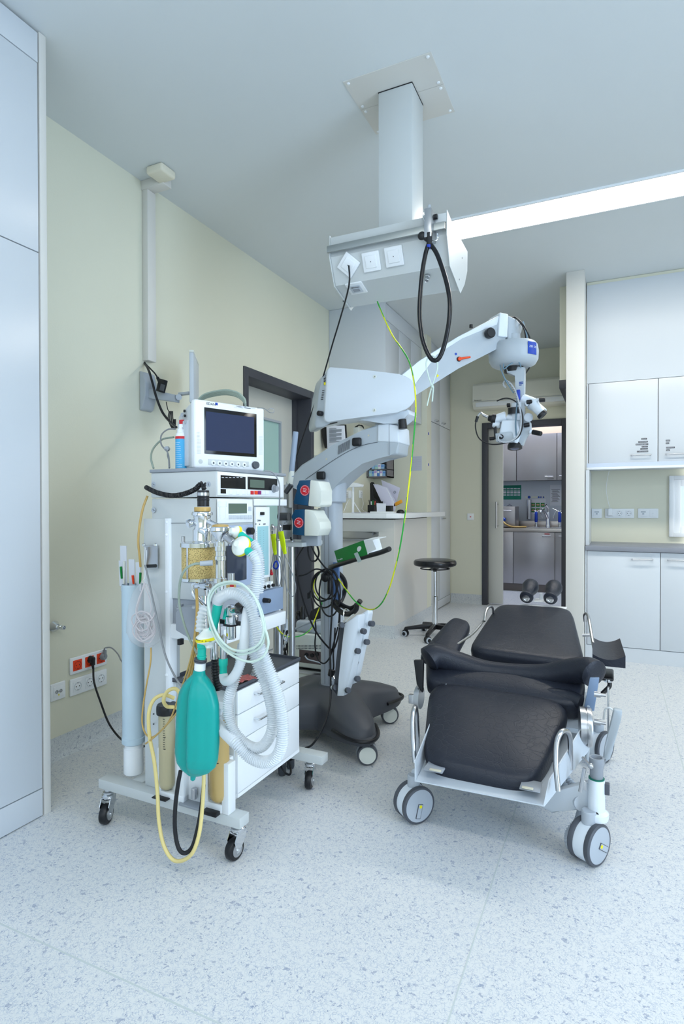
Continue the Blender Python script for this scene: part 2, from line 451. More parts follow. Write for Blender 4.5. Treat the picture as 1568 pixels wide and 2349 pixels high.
# wall to the right with its window opening, wall behind the camera with its window opening
m = MB()
m.box((3.3, -2.6, 0), (3.4, 9.1, .85)); m.box((3.3, -2.6, 2.65), (3.4, 9.1, CE)); m.box((3.3, -2.6, .85), (3.4, -1.1, 2.65)); m.box((3.3, 2.3, .85), (3.4, 9.1, 2.65))
struct('wall_right', m, K['wall'])
m = MB()
m.box((-2.6, -2.6, 0), (3.4, -2.5, .9)); m.box((-2.6, -2.6, 2.7), (3.4, -2.5, CE)); m.box((-2.6, -2.6, .9), (-1.8, -2.5, 2.7)); m.box((1.4, -2.6, .9), (3.4, -2.5, 2.7))
struct('wall_front', m, K['wall'])
m = MB(); m.box((XL, 5.9, 0), (-1.757, 6.06, CE)); struct('wall_partition', m, K['wall'])
m = MB(); m.box((-.322, 4.8, 0), (-.19, 5.1, CE), .003); struct('column', m, K['warm'])
m = MB(); m.box((-.391, 5.1, 2.215), (-.22, 7.01, CE)); struct('wall_nib', m, K['wall'])
m = MB(); m.box((-.394, 5.095, 2.146), (-.2, 7.01, 2.215), .003); struct('trim_1', m, K['dark'])
# coved vinyl skirtings
def skirt(name, a, b, nrm, h=.1, m=K['cove']):
    a, b, nrm = V(a), V(b), V(nrm); mb = MB()
    pr = [(0, 0), (.03, 0), (.012, .008), (.004, .022), (.003, h), (0, h)]
    pts = [a+nrm*x+V((0, 0, z)) for x, z in pr]; mb.prism(pts, b-a); return struct(name, mb, m, angle=60)
skirt('baseboard_left', (XL, 1.55, 0), (XL, 3.43, 0), (1, 0, 0))
skirt('baseboard_left', (XL, 4.485, 0), (XL, 4.88, 0), (1, 0, 0))
skirt('baseboard_back', (-1.79, 7.01, 0), (-1.407, 7.01, 0), (0, -1, 0), .115)
skirt('baseboard_desk_front', (XL, 4.88, 0), (-1.757, 4.88, 0), (0, -1, 0), .11)
skirt('baseboard_desk_side', (-1.757, 4.878, 0), (-1.757, 6.06, 0), (1, 0, 0), .11)
# weld seams in the vinyl
m = MB(); m.box((-.339, -.5, 0), (-.335, 2.9, .0006)); struct('trim_2', m, K['seam'])
m = MB(); m.box((-1.9, 1.07, 0), (-.45, 1.0745, .0006)); struct('trim_3', m, K['seam'])
a = PZ(1520, 1590, 0); m = MB(); m.box((a.x-.002, 2.8, 0), (a.x+.002, 4.6, .0006)); struct('trim_4', m, K['seam'])
# door in the left wall: anthracite frame, grey leaf with a narrow window
m = MB()
for x0, x1 in ((XL-.2, XL+.012),):
    m.box((x0, 3.431, 0), (x1, 3.486, 2.175), .004); m.box((x0, 4.43, 0), (x1, 4.485, 2.175), .004); m.box((x0, 3.486, 2.11), (x1, 4.43, 2.175), .004)
    m.box((XL-.21, 3.486, 0), (XL-.13, 3.5, 2.11)); m.box((XL-.21, 4.416, 0), (XL-.13, 4.43, 2.11))
d1 = struct('door_1', m, K['dark'])
m = MB(); lx = XL-.17
y1 = PX(643.5, 1000, lx).y+.008; y0 = y1-.32; z0, z1 = 1.0, PX(643.5, 967, lx).z
m.box((lx-.04, 3.49, .01), (lx, y0, 2.11)); m.box((lx-.04, y1, .01), (lx, 4.43, 2.11)); m.box((lx-.04, y0, .01), (lx, y1, z0)); m.box((lx-.04, y0, z1), (lx, y1, 2.11))
m.build('door_leaf', K['door'], d1)
m = MB(); fr = .018
m.box((lx-.03, y0, z0), (lx+.006, y0+fr, z1)); m.box((lx-.03, y1-fr, z0), (lx+.006, y1, z1)); m.box((lx-.03, y0+fr, z0), (lx+.006, y1-fr, z0+fr)); m.box((lx-.03, y0+fr, z1-fr), (lx+.006, y1-fr, z1))
m.build('glazing_bead', K['lightgrey'], d1)
m = MB(); m.box((lx-.022, y0+fr, z0+fr), (lx-.014, y1-fr, z1-fr)); m.build('window_pane', mat('mint glass', (176, 212, 206), .1, alpha=.95), d1)
# doorway to the preparation room with a sliding leaf
m = MB()
def fbox(x0, x1, z0, z1, yd=.16): m.box((x0, 6.995, z0), (x1, 7.01+yd, z1), .003)
fbox(-1.407, -1.345, 0, 2.17); fbox(-.515, -.455, 0, 2.17); fbox(-1.345, -.515, 2.105, 2.17)
d2 = struct('door_2', m, K['dark'])
m = MB(); m.box((-1.345, 7.075, .012), (-1.175, 7.115, 2.105), .002); m.build('sliding_leaf', K['door'], d2)
m = MB(); h1 = P(1138, 1151, 7.04); h2 = P(1138, 1212, 7.04)
m.cyl(h1, h2, .012, n=14); m.cyl(h1+V((0, 0, -.03)), h1+V((.01, .04, -.03)), .008, n=10); m.cyl(h2+V((0, 0, .03)), h2+V((.01, .04, .03)), .008, n=10)
m.build('door_handle', K['steel'], d2)
# preparation room shell
m = MB(); m.box((-2.2, 8.95, 0), (.6, 9.05, CE)); struct('wall_preparation_room', m, mat('cool white wall', (206, 214, 226), .6))
m = MB(); m.box((-2.25, 7.16, 0), (-2.15, 9.0, CE)); struct('wall_preparation_left', m, mat('cool white wall', (206, 214, 226), .6))
m = MB(); m.box((.55, 7.16, 0), (.65, 9.0, CE)); struct('wall_preparation_side', m, mat('cool white wall', (206, 214, 226), .6))
# luminous strips let into the ceiling
def strip(x0, x1, y0, y1, label, m2=None):
    t = thing('strip_light', label, 'ceiling light', (x0, y0, CE-.012))
    b = MB(); w = .012
    b.box((x0, y0-w, CE-.012), (x1, y0, CE)); b.box((x0, y1, CE-.012), (x1, y1+w, CE)); b.box((x0-w, y0-w, CE-.012), (x0, y1+w, CE)); b.box((x1, y0-w, CE-.012), (x1+w, y1+w, CE))
    b.build('light_frame', K['white'], t)
    MB().box((x0, y0, CE-.009), (x1, y1, CE-.004)).build('diffuser', m2 or K['strip'], t)
strip(-1.0, 2.6, 3.612, 3.880, 'long white luminous strip light in the ceiling behind the console')
strip(-1.0, 2.6, -.2, .07, 'luminous strip light in the ceiling above the near end of the room', K['strip3'])
strip(-1.9, .2, 8.05, 8.25, 'lamp strip on the ceiling of the room beyond the doorway', K['strip2'])
# window in the niche above the worktop
wl = P(1533.5, 1092, 5.46); wb = P(1533.5, 1231, 5.46)
m = MB(); x0 = wl.x; zt, zb = wl.z, wb.z; x1 = x0+.9
def ring(mb, x0, x1, z0, z1, w, y0, y1, bev=.003):
    mb.box((x0, y0, z0), (x0+w, y1, z1), bev); mb.box((x1-w, y0, z0), (x1, y1, z1), bev); mb.box((x0+w, y0, z0), (x1-w, y1, z0+w), bev); mb.box((x0+w, y0, z1-w), (x1-w, y1, z1), bev)
ring(m, x0, x1, zb, zt, .034, 5.425, 5.47)
w1 = struct('window_1', m, K['white'])
m = MB(); ring(m, x0+.034, x1-.034, zb+.034, zt-.034, .05, 5.44, 5.47); m.build('window_sash', K['white'], w1)
m = MB(); m.box((x0+.08, 5.452, zb+.08), (x1-.08, 5.456, zt-.08)); m.build('window_pane', mat('frosted pane', (214, 228, 242), .3), w1)
# ================================================================ FITTED FURNITURE
# tall cupboard on the left
XC = -1.966
zs = [PX(98.7, 1807.4, XC).z, PX(90.8, 580.4, XC).z, PX(86.5, 144.6, XC).z]
t = thing('tall_cupboard', 'tall white built-in cupboard at the left edge beside the beige wall', 'cupboard', (XC-.2, 1.0, 0))
bx((XL+.004, -.6, 0), (XC-.022, 1.52, CE-.012)).build('carcass', K['gap'], t)
bx((XL+.004, 1.524, 0), (XC+.001, 1.553, CE-.003), .0015).build('end_panel', K['warm'], t)
bx((XC-.02, -.6, .004), (XC, 1.518, zs[0]-.002), .001).build('plinth', K['cab'], t)
bx((XC-.02, -.6, zs[0]+.002), (XC, 1.5165, zs[1]-.002), .0015).build('door', K['cab'], t)
bx((XC-.02, -.6, zs[1]+.002), (XC, 1.5165, zs[2]-.002), .0015).build('door', K['cab'], t)
bx((XC-.02, -.6, zs[2]+.002), (XC, 1.5185, CE-.012), .001).build('filler_panel', K['cab'], t)
# handles: bow handle made of bar and two posts
def bow(mb, a, b, out, r=.0045, post=.028):
    a, b, out = V(a), V(b), V(out)
    mb.tube([a, a+out*post*.85, a+out*post+(b-a)*.06, b+out*post-(b-a)*.06, b+out*post*.85, b], r, n=10, sub=4)
# right wall units (upper)
YU = 5.09
def zU(x, y): return P(x, y, YU).z
zd1, zd0 = zU(1349, 881), zU(1349, 1063)
xg = [P(1349, 900, YU).x, P(1508.7, 900, YU).x]; dw = xg[1]-xg[0]
t = thing('wall_cupboard', 'white wall cupboard above the worktop on the right, black label strips on its doors', 'cupboard', (.5, YU, 1.5))
bx((-.186, YU+.02, zd0), (1.9, 5.459, CE-.002)).build('carcass', K['gap'], t)
bx((-.186, YU, zd1+.002), (1.9, YU+.02, CE-.025)).build('filler_panel', K['cab'], t)
bx((-.186, YU+.004, CE-.025), (1.9, YU+.02, CE-.002)).build('cornice', K['wall'], t)
bx((-.186, YU, zd0), (xg[0]-.002, YU+.02, zd1)).build('side_strip', K['cab'], t)
labs = [[(1470, 1483, 1007, 'TUBINGEN'), (1463, 1485, 1014, 'KOMPR.BINDEN'), (1457, 1486, 1020, 'MUNDSCHUTZ'), (1471, 1485, 1025, 'GIPS'), (1468, 1485, 1030, 'WATTE'), (1460, 1486, 1036, 'PFLASTER')],
        [(1526, 1536, 1011, 'TUPFER'), (1526, 1534, 1017, 'NADEL'), (1527, 1547, 1027, 'HANDSCHUHE'), (1527, 1535, 1033, 'NAHT')]]
for i in range(3):
    x0 = xg[0]+dw*i; x1 = x0+dw
    d = bx((x0+.002, YU, zd0), (x1-.002, YU+.019, zd1-.001), .0015).build('door', K['cab'], t)
    mb = MB()
    if i == 0: ha, hb = P(1448, 1045, YU), P(1491, 1043.5, YU)
    elif i == 1: ha, hb = P(1527, 1042.5, YU), P(1527, 1042.5, YU)+V((.13, 0, 0))
    else: ha, hb = V((x0+.04, YU, ha.z)), V((x0+.17, YU, ha.z))
    bow(mb, ha, hb, (0, -1, 0)); mb.build('handle', K['steel'], d)
    if i < 2:
        for a, b, y, s in labs[i]:
            p = P(a, y, YU); q = P(b, y-1, YU); hh = .0075
            o = bx((p.x, YU-.0012, p.z-hh/1.3), (q.x, YU+.001, p.z+hh/1.3)).build('label_strip', K['black'], d)
            mb2 = MB(); xx = p.x+.003; rgl = random.Random(len(s)+int(a)); yz = p.z
            while xx < q.x-.004:
                w_ = rgl.uniform(.0012, .003); mb2.box((xx, YU-.0016, yz-.0016), (xx+w_, YU-.001, yz+.0016)); xx += w_+.0011*(3 if rgl.random() > .85 else 1)
            mb2.build('strip_print', K['paper'], o)
zl = P(1342.5, 1078, YU-.02).z
bx((-.186, YU-.03, zl), (1.9, YU+.012, zl+.018), .002).build('light_rail', K['white'], t)
bx((-.186, YU-.012, zl+.018), (1.9, YU+.01, zd0-.003)).build('light_rail', mat('pale blue rail', (196, 208, 226), .3), t)
bx((-.186, YU+.0, zl+.01), (1.9, 5.459, zd0)).build('bottom_board', K['cab'], t)
# worktop and base units
bx((-.186, 4.85, .836), (1.9, 5.459, .872), .002).build('worktop', K['worktop']); wt = bpy.data.objects['worktop']
tag(wt, 'grey worktop running along the white base cupboard on the right', 'worktop')
bx((-.186, 4.95, .872), (-.16, 5.459, 1.462)).build('niche_side_panel', K['cab']); tag(bpy.data.objects['niche_side_panel'], 'pale panel closing the left end of the niche above the worktop', 'panel')
YB = 4.872
t = thing('base_cupboard', 'white base cupboard with bow handles below the grey worktop', 'cupboard', (.5, YB, 0))
bx((-.186, YB+.02, .02), (1.9, 5.45, .835)).build('carcass', K['gap'], t)
bx((-.186, YB+.004, 0), (1.9, YB+.02, .106)).build('plinth', K['cab'], t)
g = [P(1345.5, 1300, YB).x, P(1513.8, 1300, YB).x]; dw = g[1]-g[0]
bx((-.186, YB, .106), (g[0]-.002, YB+.02, .834)).build('side_strip', K['cab'], t)
for i in range(3):
    x0 = g[0]+dw*i
    d = bx((x0+.002, YB, .11), (x0+dw-.002, YB+.019, .832), .0015).build('door', K['cab'], t)
    mb = MB()
    if i == 0: ha, hb = P(1450, 1283, YB-.02), P(1495.5, 1284, YB-.02)
    elif i == 1: ha, hb = P(1532, 1285, YB-.02), P(1532, 1285, YB-.02)+V((.14, 0, 0))
    else: ha, hb = V((x0+.04, YB, ha.z)), V((x0+.18, YB, ha.z))
    ha.y = hb.y = YB; bow(mb, ha, hb, (0, -1, 0)); mb.build('handle', K['steel'], d)
# wall plates
def plate(name, c, n, right, kinds, label, cat='socket', frame_m=None, pitch=.071, size=.081, group=None):
    """wall plate with n inserts; c = centre of first insert on the wall, n = outward normal"""
    c = V(c); n = V(n).normalized(); r = V(right).normalized(); up = V((0, 0, 1)); k = len(kinds)
    R = Matrix((r, n, r.cross(n)*1)).transposed()
    if R.determinant() < 0: R = Matrix((r, n, -r.cross(n))).transposed()
    t = thing(name, label, cat, c+n*.001, group)
    w = size+pitch*(k-1)
    mb = MB(); mb.obox(c+r*pitch*(k-1)/2+n*.005, (w, .01, size), R, .004, 3); mb.build('frame', frame_m or K['white'], t)
    for i, kd in enumerate(kinds):
        q = c+r*pitch*i+n*.0095
        im = K['orange'] if kd == 'red' else K['white']
        mb = MB(); mb.obox(q, (.052, .006, .052), R, .0025, 2)
        ins = mb.build('insert', im, t)
        if kd in ('sock', 'red'):
            mb = MB(); mb.lathe(q+n*.0032, n, [(.0205, 0), (.0205, .0012), (.0185, .0012), (.0175, -.0008), (.0001, -.0008)], 24, cap=False)
            mb.build('socket_well', mat('socket well red', (196, 44, 24), .4) if kd == 'red' else mat('socket well', (196, 204, 210), .4), ins)
            mb = MB()
            for s in (-1, 1): mb.cyl(q+r*.0095*s+n*.0022, q+r*.0095*s+n*.0032, .003, n=10); mb.obox(q+up*.0165*s+n*.0034, (.004, .0012, .004), R)
            mb.build('contacts', K['black'], ins)
        elif kd == 'blank':
            MB().cyl(q+n*.003, q+n*.0036, .0018, n=10).build('screw', K['dgrey'], ins)
        elif kd == 'data':
            mb = MB(); mb.obox(q+n*.0032+up*.012, (.036, .0016, .009), R); mb.obox(q+n*.0032-up*.004, (.014, .0016, .012), R); mb.build('data_port', K['lightgrey'], ins)
        elif kd == 'earth':
            mb = MB()
            for s in (-1, 1): mb.lathe(q+r*.011*s+n*.003, n, [(.008, 0), (.008, .002), (.004, .002), (.0035, -.001), (.0001, -.001)], 16, cap=False)
            mb.build('earth_stud', K['steel'], ins)
            MB().obox(q+n*.0034-up*.016, (.005, .001, .008), R).build('earth_mark', K['yellow'], ins)
        elif kd == 'lamp':
            MB().obox(q+n*.0034, (.018, .003, .012), R, .002).build('indicator', K['red'], ins)
    return t
yn = 5.459; nn = (0, -1, 0); rr = (1, 0, 0)
def wp(x, y): return P(x, y, yn)
plate('data_socket', wp(1368, 1177.5), nn, rr, ['data'], 'single white data plate nearest the column above the worktop')
plate('wall_socket', wp(1399, 1177.5), nn, rr, ['sock']*3, 'triple white mains socket in the niche above the worktop')
plate('data_socket', wp(1474.5, 1177.5), nn, rr, ['data', 'blank'], 'double white plate with data port and blank right of the triple socket')
t = thing('plug_in_adapter', 'white plug with a thin lead in the triple socket above the worktop', 'plug', wp(1399, 1180)+V((0, -.02, 0)))
c = wp(1399, 1175)+V((0, -.035, 0)); mb = MB(); mb.box(c-V((.019, .02, .03)), c+V((.019, .022, .034)), .009, 3); mb.build('plug_body', K['white'], t)
MB().tube([c+V((0, 0, .03)), P(1394, 1150, 5.43), P(1390, 1125, 5.43), P(1392, 1100, 5.43), P(1398, 1074, 5.43)], .0018, n=6).build('lead', K['white'], t)
# left wall plates and gas outlet
xw = XL+.0005; rl = (0, 1, 0); nl = (1, 0, 0)
def lp(x, y): return PX(x, y, xw)
plate('mains_socket', lp(174.3, 1525), nl, rl, ['red']*3, 'red triple mains socket with two plugs low on the left wall')
plate('mains_socket', lp(174.3, 1573.5), nl, rl, ['sock']*3, 'white triple mains socket directly below the red one')
plate('earth_socket', lp(130.5, 1585), nl, rl, ['earth'], 'single white potential equalisation plate beside the tall cupboard')
t = thing('gas_outlet', 'round chrome gas outlet on the left wall above the sockets', 'gas outlet', lp(125, 1438))
MB().lathe(lp(124, 1437), (1, 0, 0), [(.001, 0), (.026, 0), (.027, .004), (.022, .012), (.012, .026)], 32).build('wall_rose', K['chrome'], t)
c = lp(124, 1437); MB().lathe(c+V((.024, 0, 0)), (1, 0, 0), [(.0085, 0), (.0085, .012), (.0105, .014), (.0105, .024), (.0085, .026), (.0095, .034), (.0095, .042), (.006, .042), (.005, .03), (.0001, .03)], 24).build('nozzle', K['chrome'], t)
# plugs and leads at the red socket
a = lp(203, 1512)+V((.03, 0, .0))
t = wc1 = thing('power_cord', 'black mains cord plugged in the middle of the red socket', 'cord', a)
mb = MB(); mb.cyl(lp(203, 1512)+V((.006, 0, 0)), lp(203, 1512)+V((.032, 0, 0)), .019, .016, n=20, bev=.003)
mb.box(a+V((-.012, -.009, -.028)), a+V((.008, .009, .012)), .004); mb.cyl(a+V((-.002, 0, -.026)), a+V((0, .002, -.046)), .007, .005, n=12); mb.build('plug', K['black'], t)
b = a+V((0, .002, -.044))
MB().tube([b, PX(216, 1566, -2.29), PX(231, 1612, -2.25), PX(250, 1660, -2.2), PX(276, 1694, -2.1), PX(300, 1705, -1.95), PX(330, 1712, -1.8)], .0048).build('lead', K['cable'], t)
a = lp(231, 1500)+V((.03, 0, .0))
t = wc2 = thing('power_cord', 'grey mains cord plugged in the right end of the red socket', 'cord', a)
mb = MB(); mb.cyl(lp(231, 1505)+V((.006, 0, 0)), lp(231, 1505)+V((.032, 0, 0)), .019, .016, n=20, bev=.003); mb.box(a+V((-.012, -.007, -.014)), a+V((.006, .007, .025)), .004); mb.build('plug', K['greycable'], t)
MB().tube([a+V((0, 0, .02)), PX(240, 1487, -2.3), PX(255, 1486, -2.26), PX(270, 1500, -2.2), PX(279, 1517, -2.12), PX(300, 1540, -1.9)], .0033).build('lead', K['greycable'], t)
# switch on the back wall
plate('call_switch', P(1079, 1185.5, 7.009), nn, rr, ['lamp'], 'small white plate with red lamp on the back wall beside the doorway', 'switch')
# trunking and detector at the ceiling
t = thing('cable_trunking', 'white cable trunking rising up the left wall above the monitor arm', 'trunking', (XL, 2.5, 1.99))
bx((XL+.001, 2.462, 1.99), (XL+.042, 2.525, CE-.05), .002).build('duct', K['warm'], t)
bx((XL+.001, 2.455, CE-.05), (XL+.16, 2.52, CE-.001), .002).build('branch_duct', K['warm'], t)
t = thing('smoke_detector', 'small cream box detector on the ceiling at the end of the trunking', 'detector', (-2.18, 2.41, CE-.04))
bx((-2.235, 2.36, CE-.045), (-2.125, 2.47, CE-.001), .012, 3).build('detector_body', mat('aged cream plastic', (226, 222, 204), .5), t)
# air conditioner on the back wall
t = thing('air_conditioner', 'white wall air conditioner above the doorway in the back wall', 'air conditioner', (-1.0, 6.9, 2.3))
pr = [(7.009, 2.31), (6.84, 2.315), (6.8, 2.36), (6.79, 2.42), (6.80, 2.58), (6.83, 2.61), (7.009, 2.615)]
MB().prism([(-1.475, y, z) for y, z in pr], (1.08, 0, 0), .006).build('casing', mat('aged white casing', (222, 222, 210), .4), t)
bx((-1.44, 6.795, 2.335), (-.42, 6.83, 2.385), .004).build('air_flap', K['white'], t)
bx((-1.472, 6.79, 2.392), (-.4, 6.80, 2.396)).build('joint', K['grey'], t)
text('lettering', 'Panasonic', (-1.455, 6.789, 2.402), .022, (1, 0, 0), (0, 0, 1), K['ink'], t)
# ---------------- corner with desk
t = thing('high_cupboard', 'white ceiling-high wall cupboard in the corner above the desk', 'cupboard', (-2.0, 4.8, 2.03))
zb = 2.04
bx((XL+.002, 4.82, zb+.01), (-1.834, 5.898, CE-.002)).build('carcass', K['gap'], t)
bx((XL+.002, 4.805, zb), (-1.806, 4.822, CE-.002), .0015).build('end_panel', K['cab'], t)
bx((XL+.002, 4.82, zb), (-1.834, 5.898, zb+.016)).build('bottom_board', K['cab'], t)
zj = PX(888, 735, -1.812).z
for k in range(3):
    y0 = 4.824+.358*k
    bx((-1.834, y0, zb), (-1.814, y0+.355, zj-.002), .001).build('door', K['cab'], t)
bx((-1.834, 4.824, zj+.002), (-1.814, 5.898, CE-.004), .001).build('filler_panel', K['cab'], t)
t = thing('tall_cupboard', 'tall white cupboard with ring handles between partition and back wall', 'cupboard', (-1.8, 6.5, 0))
bx((XL+.002, 6.062, 0), (-1.812, 7.008, CE-.002)).build('carcass', K['gap'], t)
for k in range(2):
    y0 = 6.064+.47*k
    bx((-1.812, y0, .105), (-1.792, y0+.467, 2.105), .001).build('door', K['cab'], t)
    bx((-1.812, y0, 2.112), (-1.792, y0+.467, CE-.004), .001).build('door', K['cab'], t)
bx((-1.812, 6.064, .012), (-1.792, 7.0, .1), .001).build('plinth', K['cab'], t)
for p in ((1001, 966), (1017, 972)):
    c = PX(*p, -1.78); MB().tube([c+V((-.012, -.045, 0)), c+V((.014, -.03, .004)), c+V((.018, 0, .006)), c+V((.014, .03, .004)), c+V((-.012, .045, 0))], .006, n=8).build('handle', K['steel'], t)
for p in ((982, 995), (982, 1066)):
    c = PX(*p, -1.757); bx(c-V((.0, .008, .012)), c+V((.004, .008, .014))).build('hinge_cap', K['bluegrip'], t)
bx((-1.792, 6.6, 1.03), (-1.775, 6.75, 1.045)).build('handle', K['steel'], t)
# desk
t = thing('desk_counter', 'half-height counter wall carrying the white desktop in the corner', 'counter', (-2.0, 5.0, 0))
xa, xb = P(786, 1223, 4.88).x, P(868, 1223, 4.88).x
za, zb2 = P(820, 1240, 4.88).z, P(820, 1219, 4.88).z
mb = MB(); mb.box((XL+.002, 4.88, 0), (-1.757, 4.98, za)); mb.box((XL+.002, 4.88, zb2), (-1.757, 4.98, 1.06)); mb.box((xb, 4.88, za-.001), (-1.757, 4.98, zb2+.001))
mb.box((-1.86, 4.98, 0), (-1.757, 5.898, 1.06)); mb.build('counter_wall', K['warm'], t)
bx((XL+.002, 4.92, za), (xb, 4.979, zb2)).build('media_recess', K['steel'], t)
mb = MB(); mb.box((XL+.01, 4.84, za+.004), (xb-.02, 4.87, za+.016)); mb.box((XL+.01, 4.80, za+.002), (xb-.005, 4.88, za+.006)); mb.box((XL+.3, 4.85, zb2-.03), (xb-.05, 4.878, zb2-.01)); mb.build('media_rail', K['steel'], t)
mb = MB()
pts = [(XL+.002, 4.80), (-1.80, 4.80), (-1.70, 4.84), (-1.67, 4.92), (-1.67, 6.3), (-1.757, 6.3), (-1.757, 5.899), (XL+.002, 5.899)]
mb.prism([(x, y, 1.072) for x, y in pts], (0, 0, .046), .002).build('desktop', K['white'], t)
# ================================================================ CEILING CONSOLE
frame()
t = thing('ceiling_console', 'white supply console hanging on a square post from the ceiling plate', 'ceiling console', (-.845, 2.446, 2.1))
mb = MB()
mb.box((-1.036, 2.248, CE-.004), (-.652, 2.4385, CE-.0005)); mb.box((-1.036, 2.4405, CE-.004), (-.652, 2.631, CE-.0005)); mb.build('ceiling_plate', K['warm'], t)
mb = MB()
for x in (-1.018, -.67):
    for y in (2.265, 2.42, 2.458, 2.614): mb.lathe((x, y, CE-.004), (0, 0, -1), [(.0075, 0), (.006, .003), (.0001, .0045)], 14)
mb.build('screw_cap', K['white'], t, loose=True)
bx((-.9225, 2.368, 2.30), (-.769, 2.524, CE-.006), .004).build('post', K['enam'], t)
bx((-.9235, 2.367, CE-.0075), (-.768, 2.525, CE-.0045)).build('post_joint', K['black'], t)
# body: profile in the YZ plane extruded along X
prof = [(2.262, 2.30), (2.258, 2.252), (2.305, 2.146), (2.470, 2.104), (2.545, 2.165), (2.585, 2.236), (2.59, 2.296), (2.46, 2.316), (2.262, 2.316)]
MB().prism([(-1.099, y, z) for y, z in prof], (.508, 0, 0)).build('housing', K['enam'], t, angle=20)
pl = [(2.252, 2.345), (2.248, 2.25), (2.297, 2.140), (2.475, 2.090), (2.552, 2.156), (2.603, 2.232), (2.608, 2.322), (2.46, 2.322), (2.38, 2.318)]
for x in (-1.1035, -.5915): MB().prism([(x, y, z) for y, z in pl], (.0035, 0, 0), .0008, 1).build('side_plate', K['enam'], t, angle=20)
bx((-1.099, 2.25, 2.298), (-.592, 2.30, 2.334), .002).build('rail_bracket', K['enam'], t)
bx((-1.105, 2.229, 2.263), (-.592, 2.239, 2.291), .001).build('equipment_rail', mat_steel('rail steel', (176, 180, 178), .4), t)
mb = MB()
for x, y in ((787, 691), (880, 680), (953, 669)):
    q = P(x, y, 2.45); mb.cyl(q+V((0, 0, .004)), q+V((0, 0, -.003)), .003, n=8)
for q in ((-.588, 2.50, 2.25), (-.588, 2.45, 2.14)): mb.box(V(q)-V((.0, .002, .002)), V(q)+V((.0012, .002, .004)))
mb.build('screw', K['dgrey'], t, loose=True)
# inserts on the slanted face
A, B = V((0, 2.258, 2.252)), V((0, 2.305, 2.146)); up = (A-B).normalized(); right = V((1, 0, 0)); nrm = right.cross(up).normalized()
if nrm.y > 0: nrm = -nrm
def facept(x, y, p0=A, n=nrm):
    c, d = _ray(x, y); k = (p0-c).dot(n)/d.dot(n); return c+d*k
R0 = Matrix((right, nrm, up)).transposed()
if R0.determinant() < 0: R0 = Matrix((-right, nrm, up)).transposed()
for i, (x, y, rot) in enumerate(((800, 608, 45), (852, 600, 0), (904, 588, 0))):
    q = facept(x, y)
    R = R0 @ Matrix.Rotation(math.radians(rot), 3, 'Y')
    mb = MB(); mb.obox(q+nrm*.005, (.078, .01, .078), R, .004, 3); f = mb.build('outlet_frame', K['white'], t)
    mb = MB(); mb.obox(q+nrm*.0105, (.05, .006, .05), R, .009, 3); mb.build('outlet_cover', K['white'], f)
    mb = MB(); mb.cyl(q+nrm*.013, q+nrm*.0142, .002, n=10); mb.build('screw', K['dgrey'], f)
    if rot: q0 = q
# data outlet on the lower slanted face
A2, B2 = V((0, 2.305, 2.146)), V((0, 2.470, 2.104)); up2 = (A2-B2).normalized(); n2 = right.cross(up2).normalized()
if n2.z > 0: n2 = -n2
R2 = Matrix((right, n2, up2)).transposed()
if R2.determinant() < 0: R2 = Matrix((-right, n2, up2)).transposed()
q = facept(817, 659, A2, n2)
f = MB().obox(q+n2*.004, (.078, .008, .078), R2, .003, 2).build('outlet_frame', K['white'], t)
MB().obox(q+n2*.0085, (.052, .004, .052), R2, .004, 2).build('outlet_cover', K['enam2'], f)
MB().obox(q+n2*.0112-up2*.006, (.03, .002, .018), R2).build('data_port', K['grey'], f)
text('lettering', 'EDV-Netz', q+n2*.011-right*.017+up2*.012, .009, right, up2, K['ink'], f)
q = facept(980, 632, A2, n2); MB().lathe(q, (n2+V((0, -.3, 0))), [(.012, 0), (.0125, .012), (.010, .014), (.010, .03), (.008, .032), (.006, .028), (.0001, .028)], 20).build('gas_coupling', K['steel'], t)
# hose hanger clamp with black looped hose
t = thing('hose_clamp', 'chrome rail clamp with hooks fixed on the console rail', 'clamp', (-.66, 2.225, 2.27))
def c3(x, y, Y=2.215): return P(x, y, Y)
q = c3(984, 500, 2.235)
mb = MB(); mb.box(c3(972, 545, 2.19), c3(1000, 494, 2.262), .003); mb.build('clamp_block', K['steel'], t)
MB().cyl(c3(984, 500, 2.232), c3(984, 471, 2.232), .0075, n=18).build('pin', K['chrome'], t)
mb = MB(); mb.ball(c3(967, 541, 2.2), .0165, 18, (1, .8, 1)); mb.cyl(c3(967, 541, 2.2), c3(981, 552, 2.2), .008, n=12); mb.lathe(c3(996, 498, 2.24), (1, 0, 0), [(.001, 0), (.01, 0), (.01, .012), (.001, .012)], 14); mb.build('clamp_knob', K['black'], t)
mb = MB(); mb.tube([c3(984, 503), c3(988, 520), c3(989, 545), c3(993, 552), c3(1000, 552), c3(1004, 545), c3(1003, 536)], .0028, n=8)
mb.tube([c3(980, 515), c3(972, 505), c3(970, 495), c3(974, 484), c3(979, 486), c3(980, 500), c3(975, 520), c3(978, 530)], .003, n=8); mb.build('hook', K['chrome'], t)
t = thing('looped_hose', 'glossy black hose hanging in a long loop from the console clamp', 'hose', c3(982, 560))
hp = [(984, 556), (976, 580), (968, 625), (963, 680), (962, 725), (967, 770), (975, 798), (986, 820), (996, 827), (1006, 822), (1016, 800), (1024, 768), (1030, 730), (1031, 690), (1024, 650), (1012, 610), (1000, 580), (988, 562)]
MB().tube([c3(x, y, 2.2-.03*math.sin(i/17*PI)) for i, (x, y) in enumerate(hp)], .0087, n=16).build('hose', mat('glossy black hose', (16, 17, 22), .18), t)
mb = MB(); mb.cyl(c3(984, 535, 2.2), c3(984, 563, 2.2), .012, .0105, n=18); mb.build('tape_wrap', K['rubber'], t)
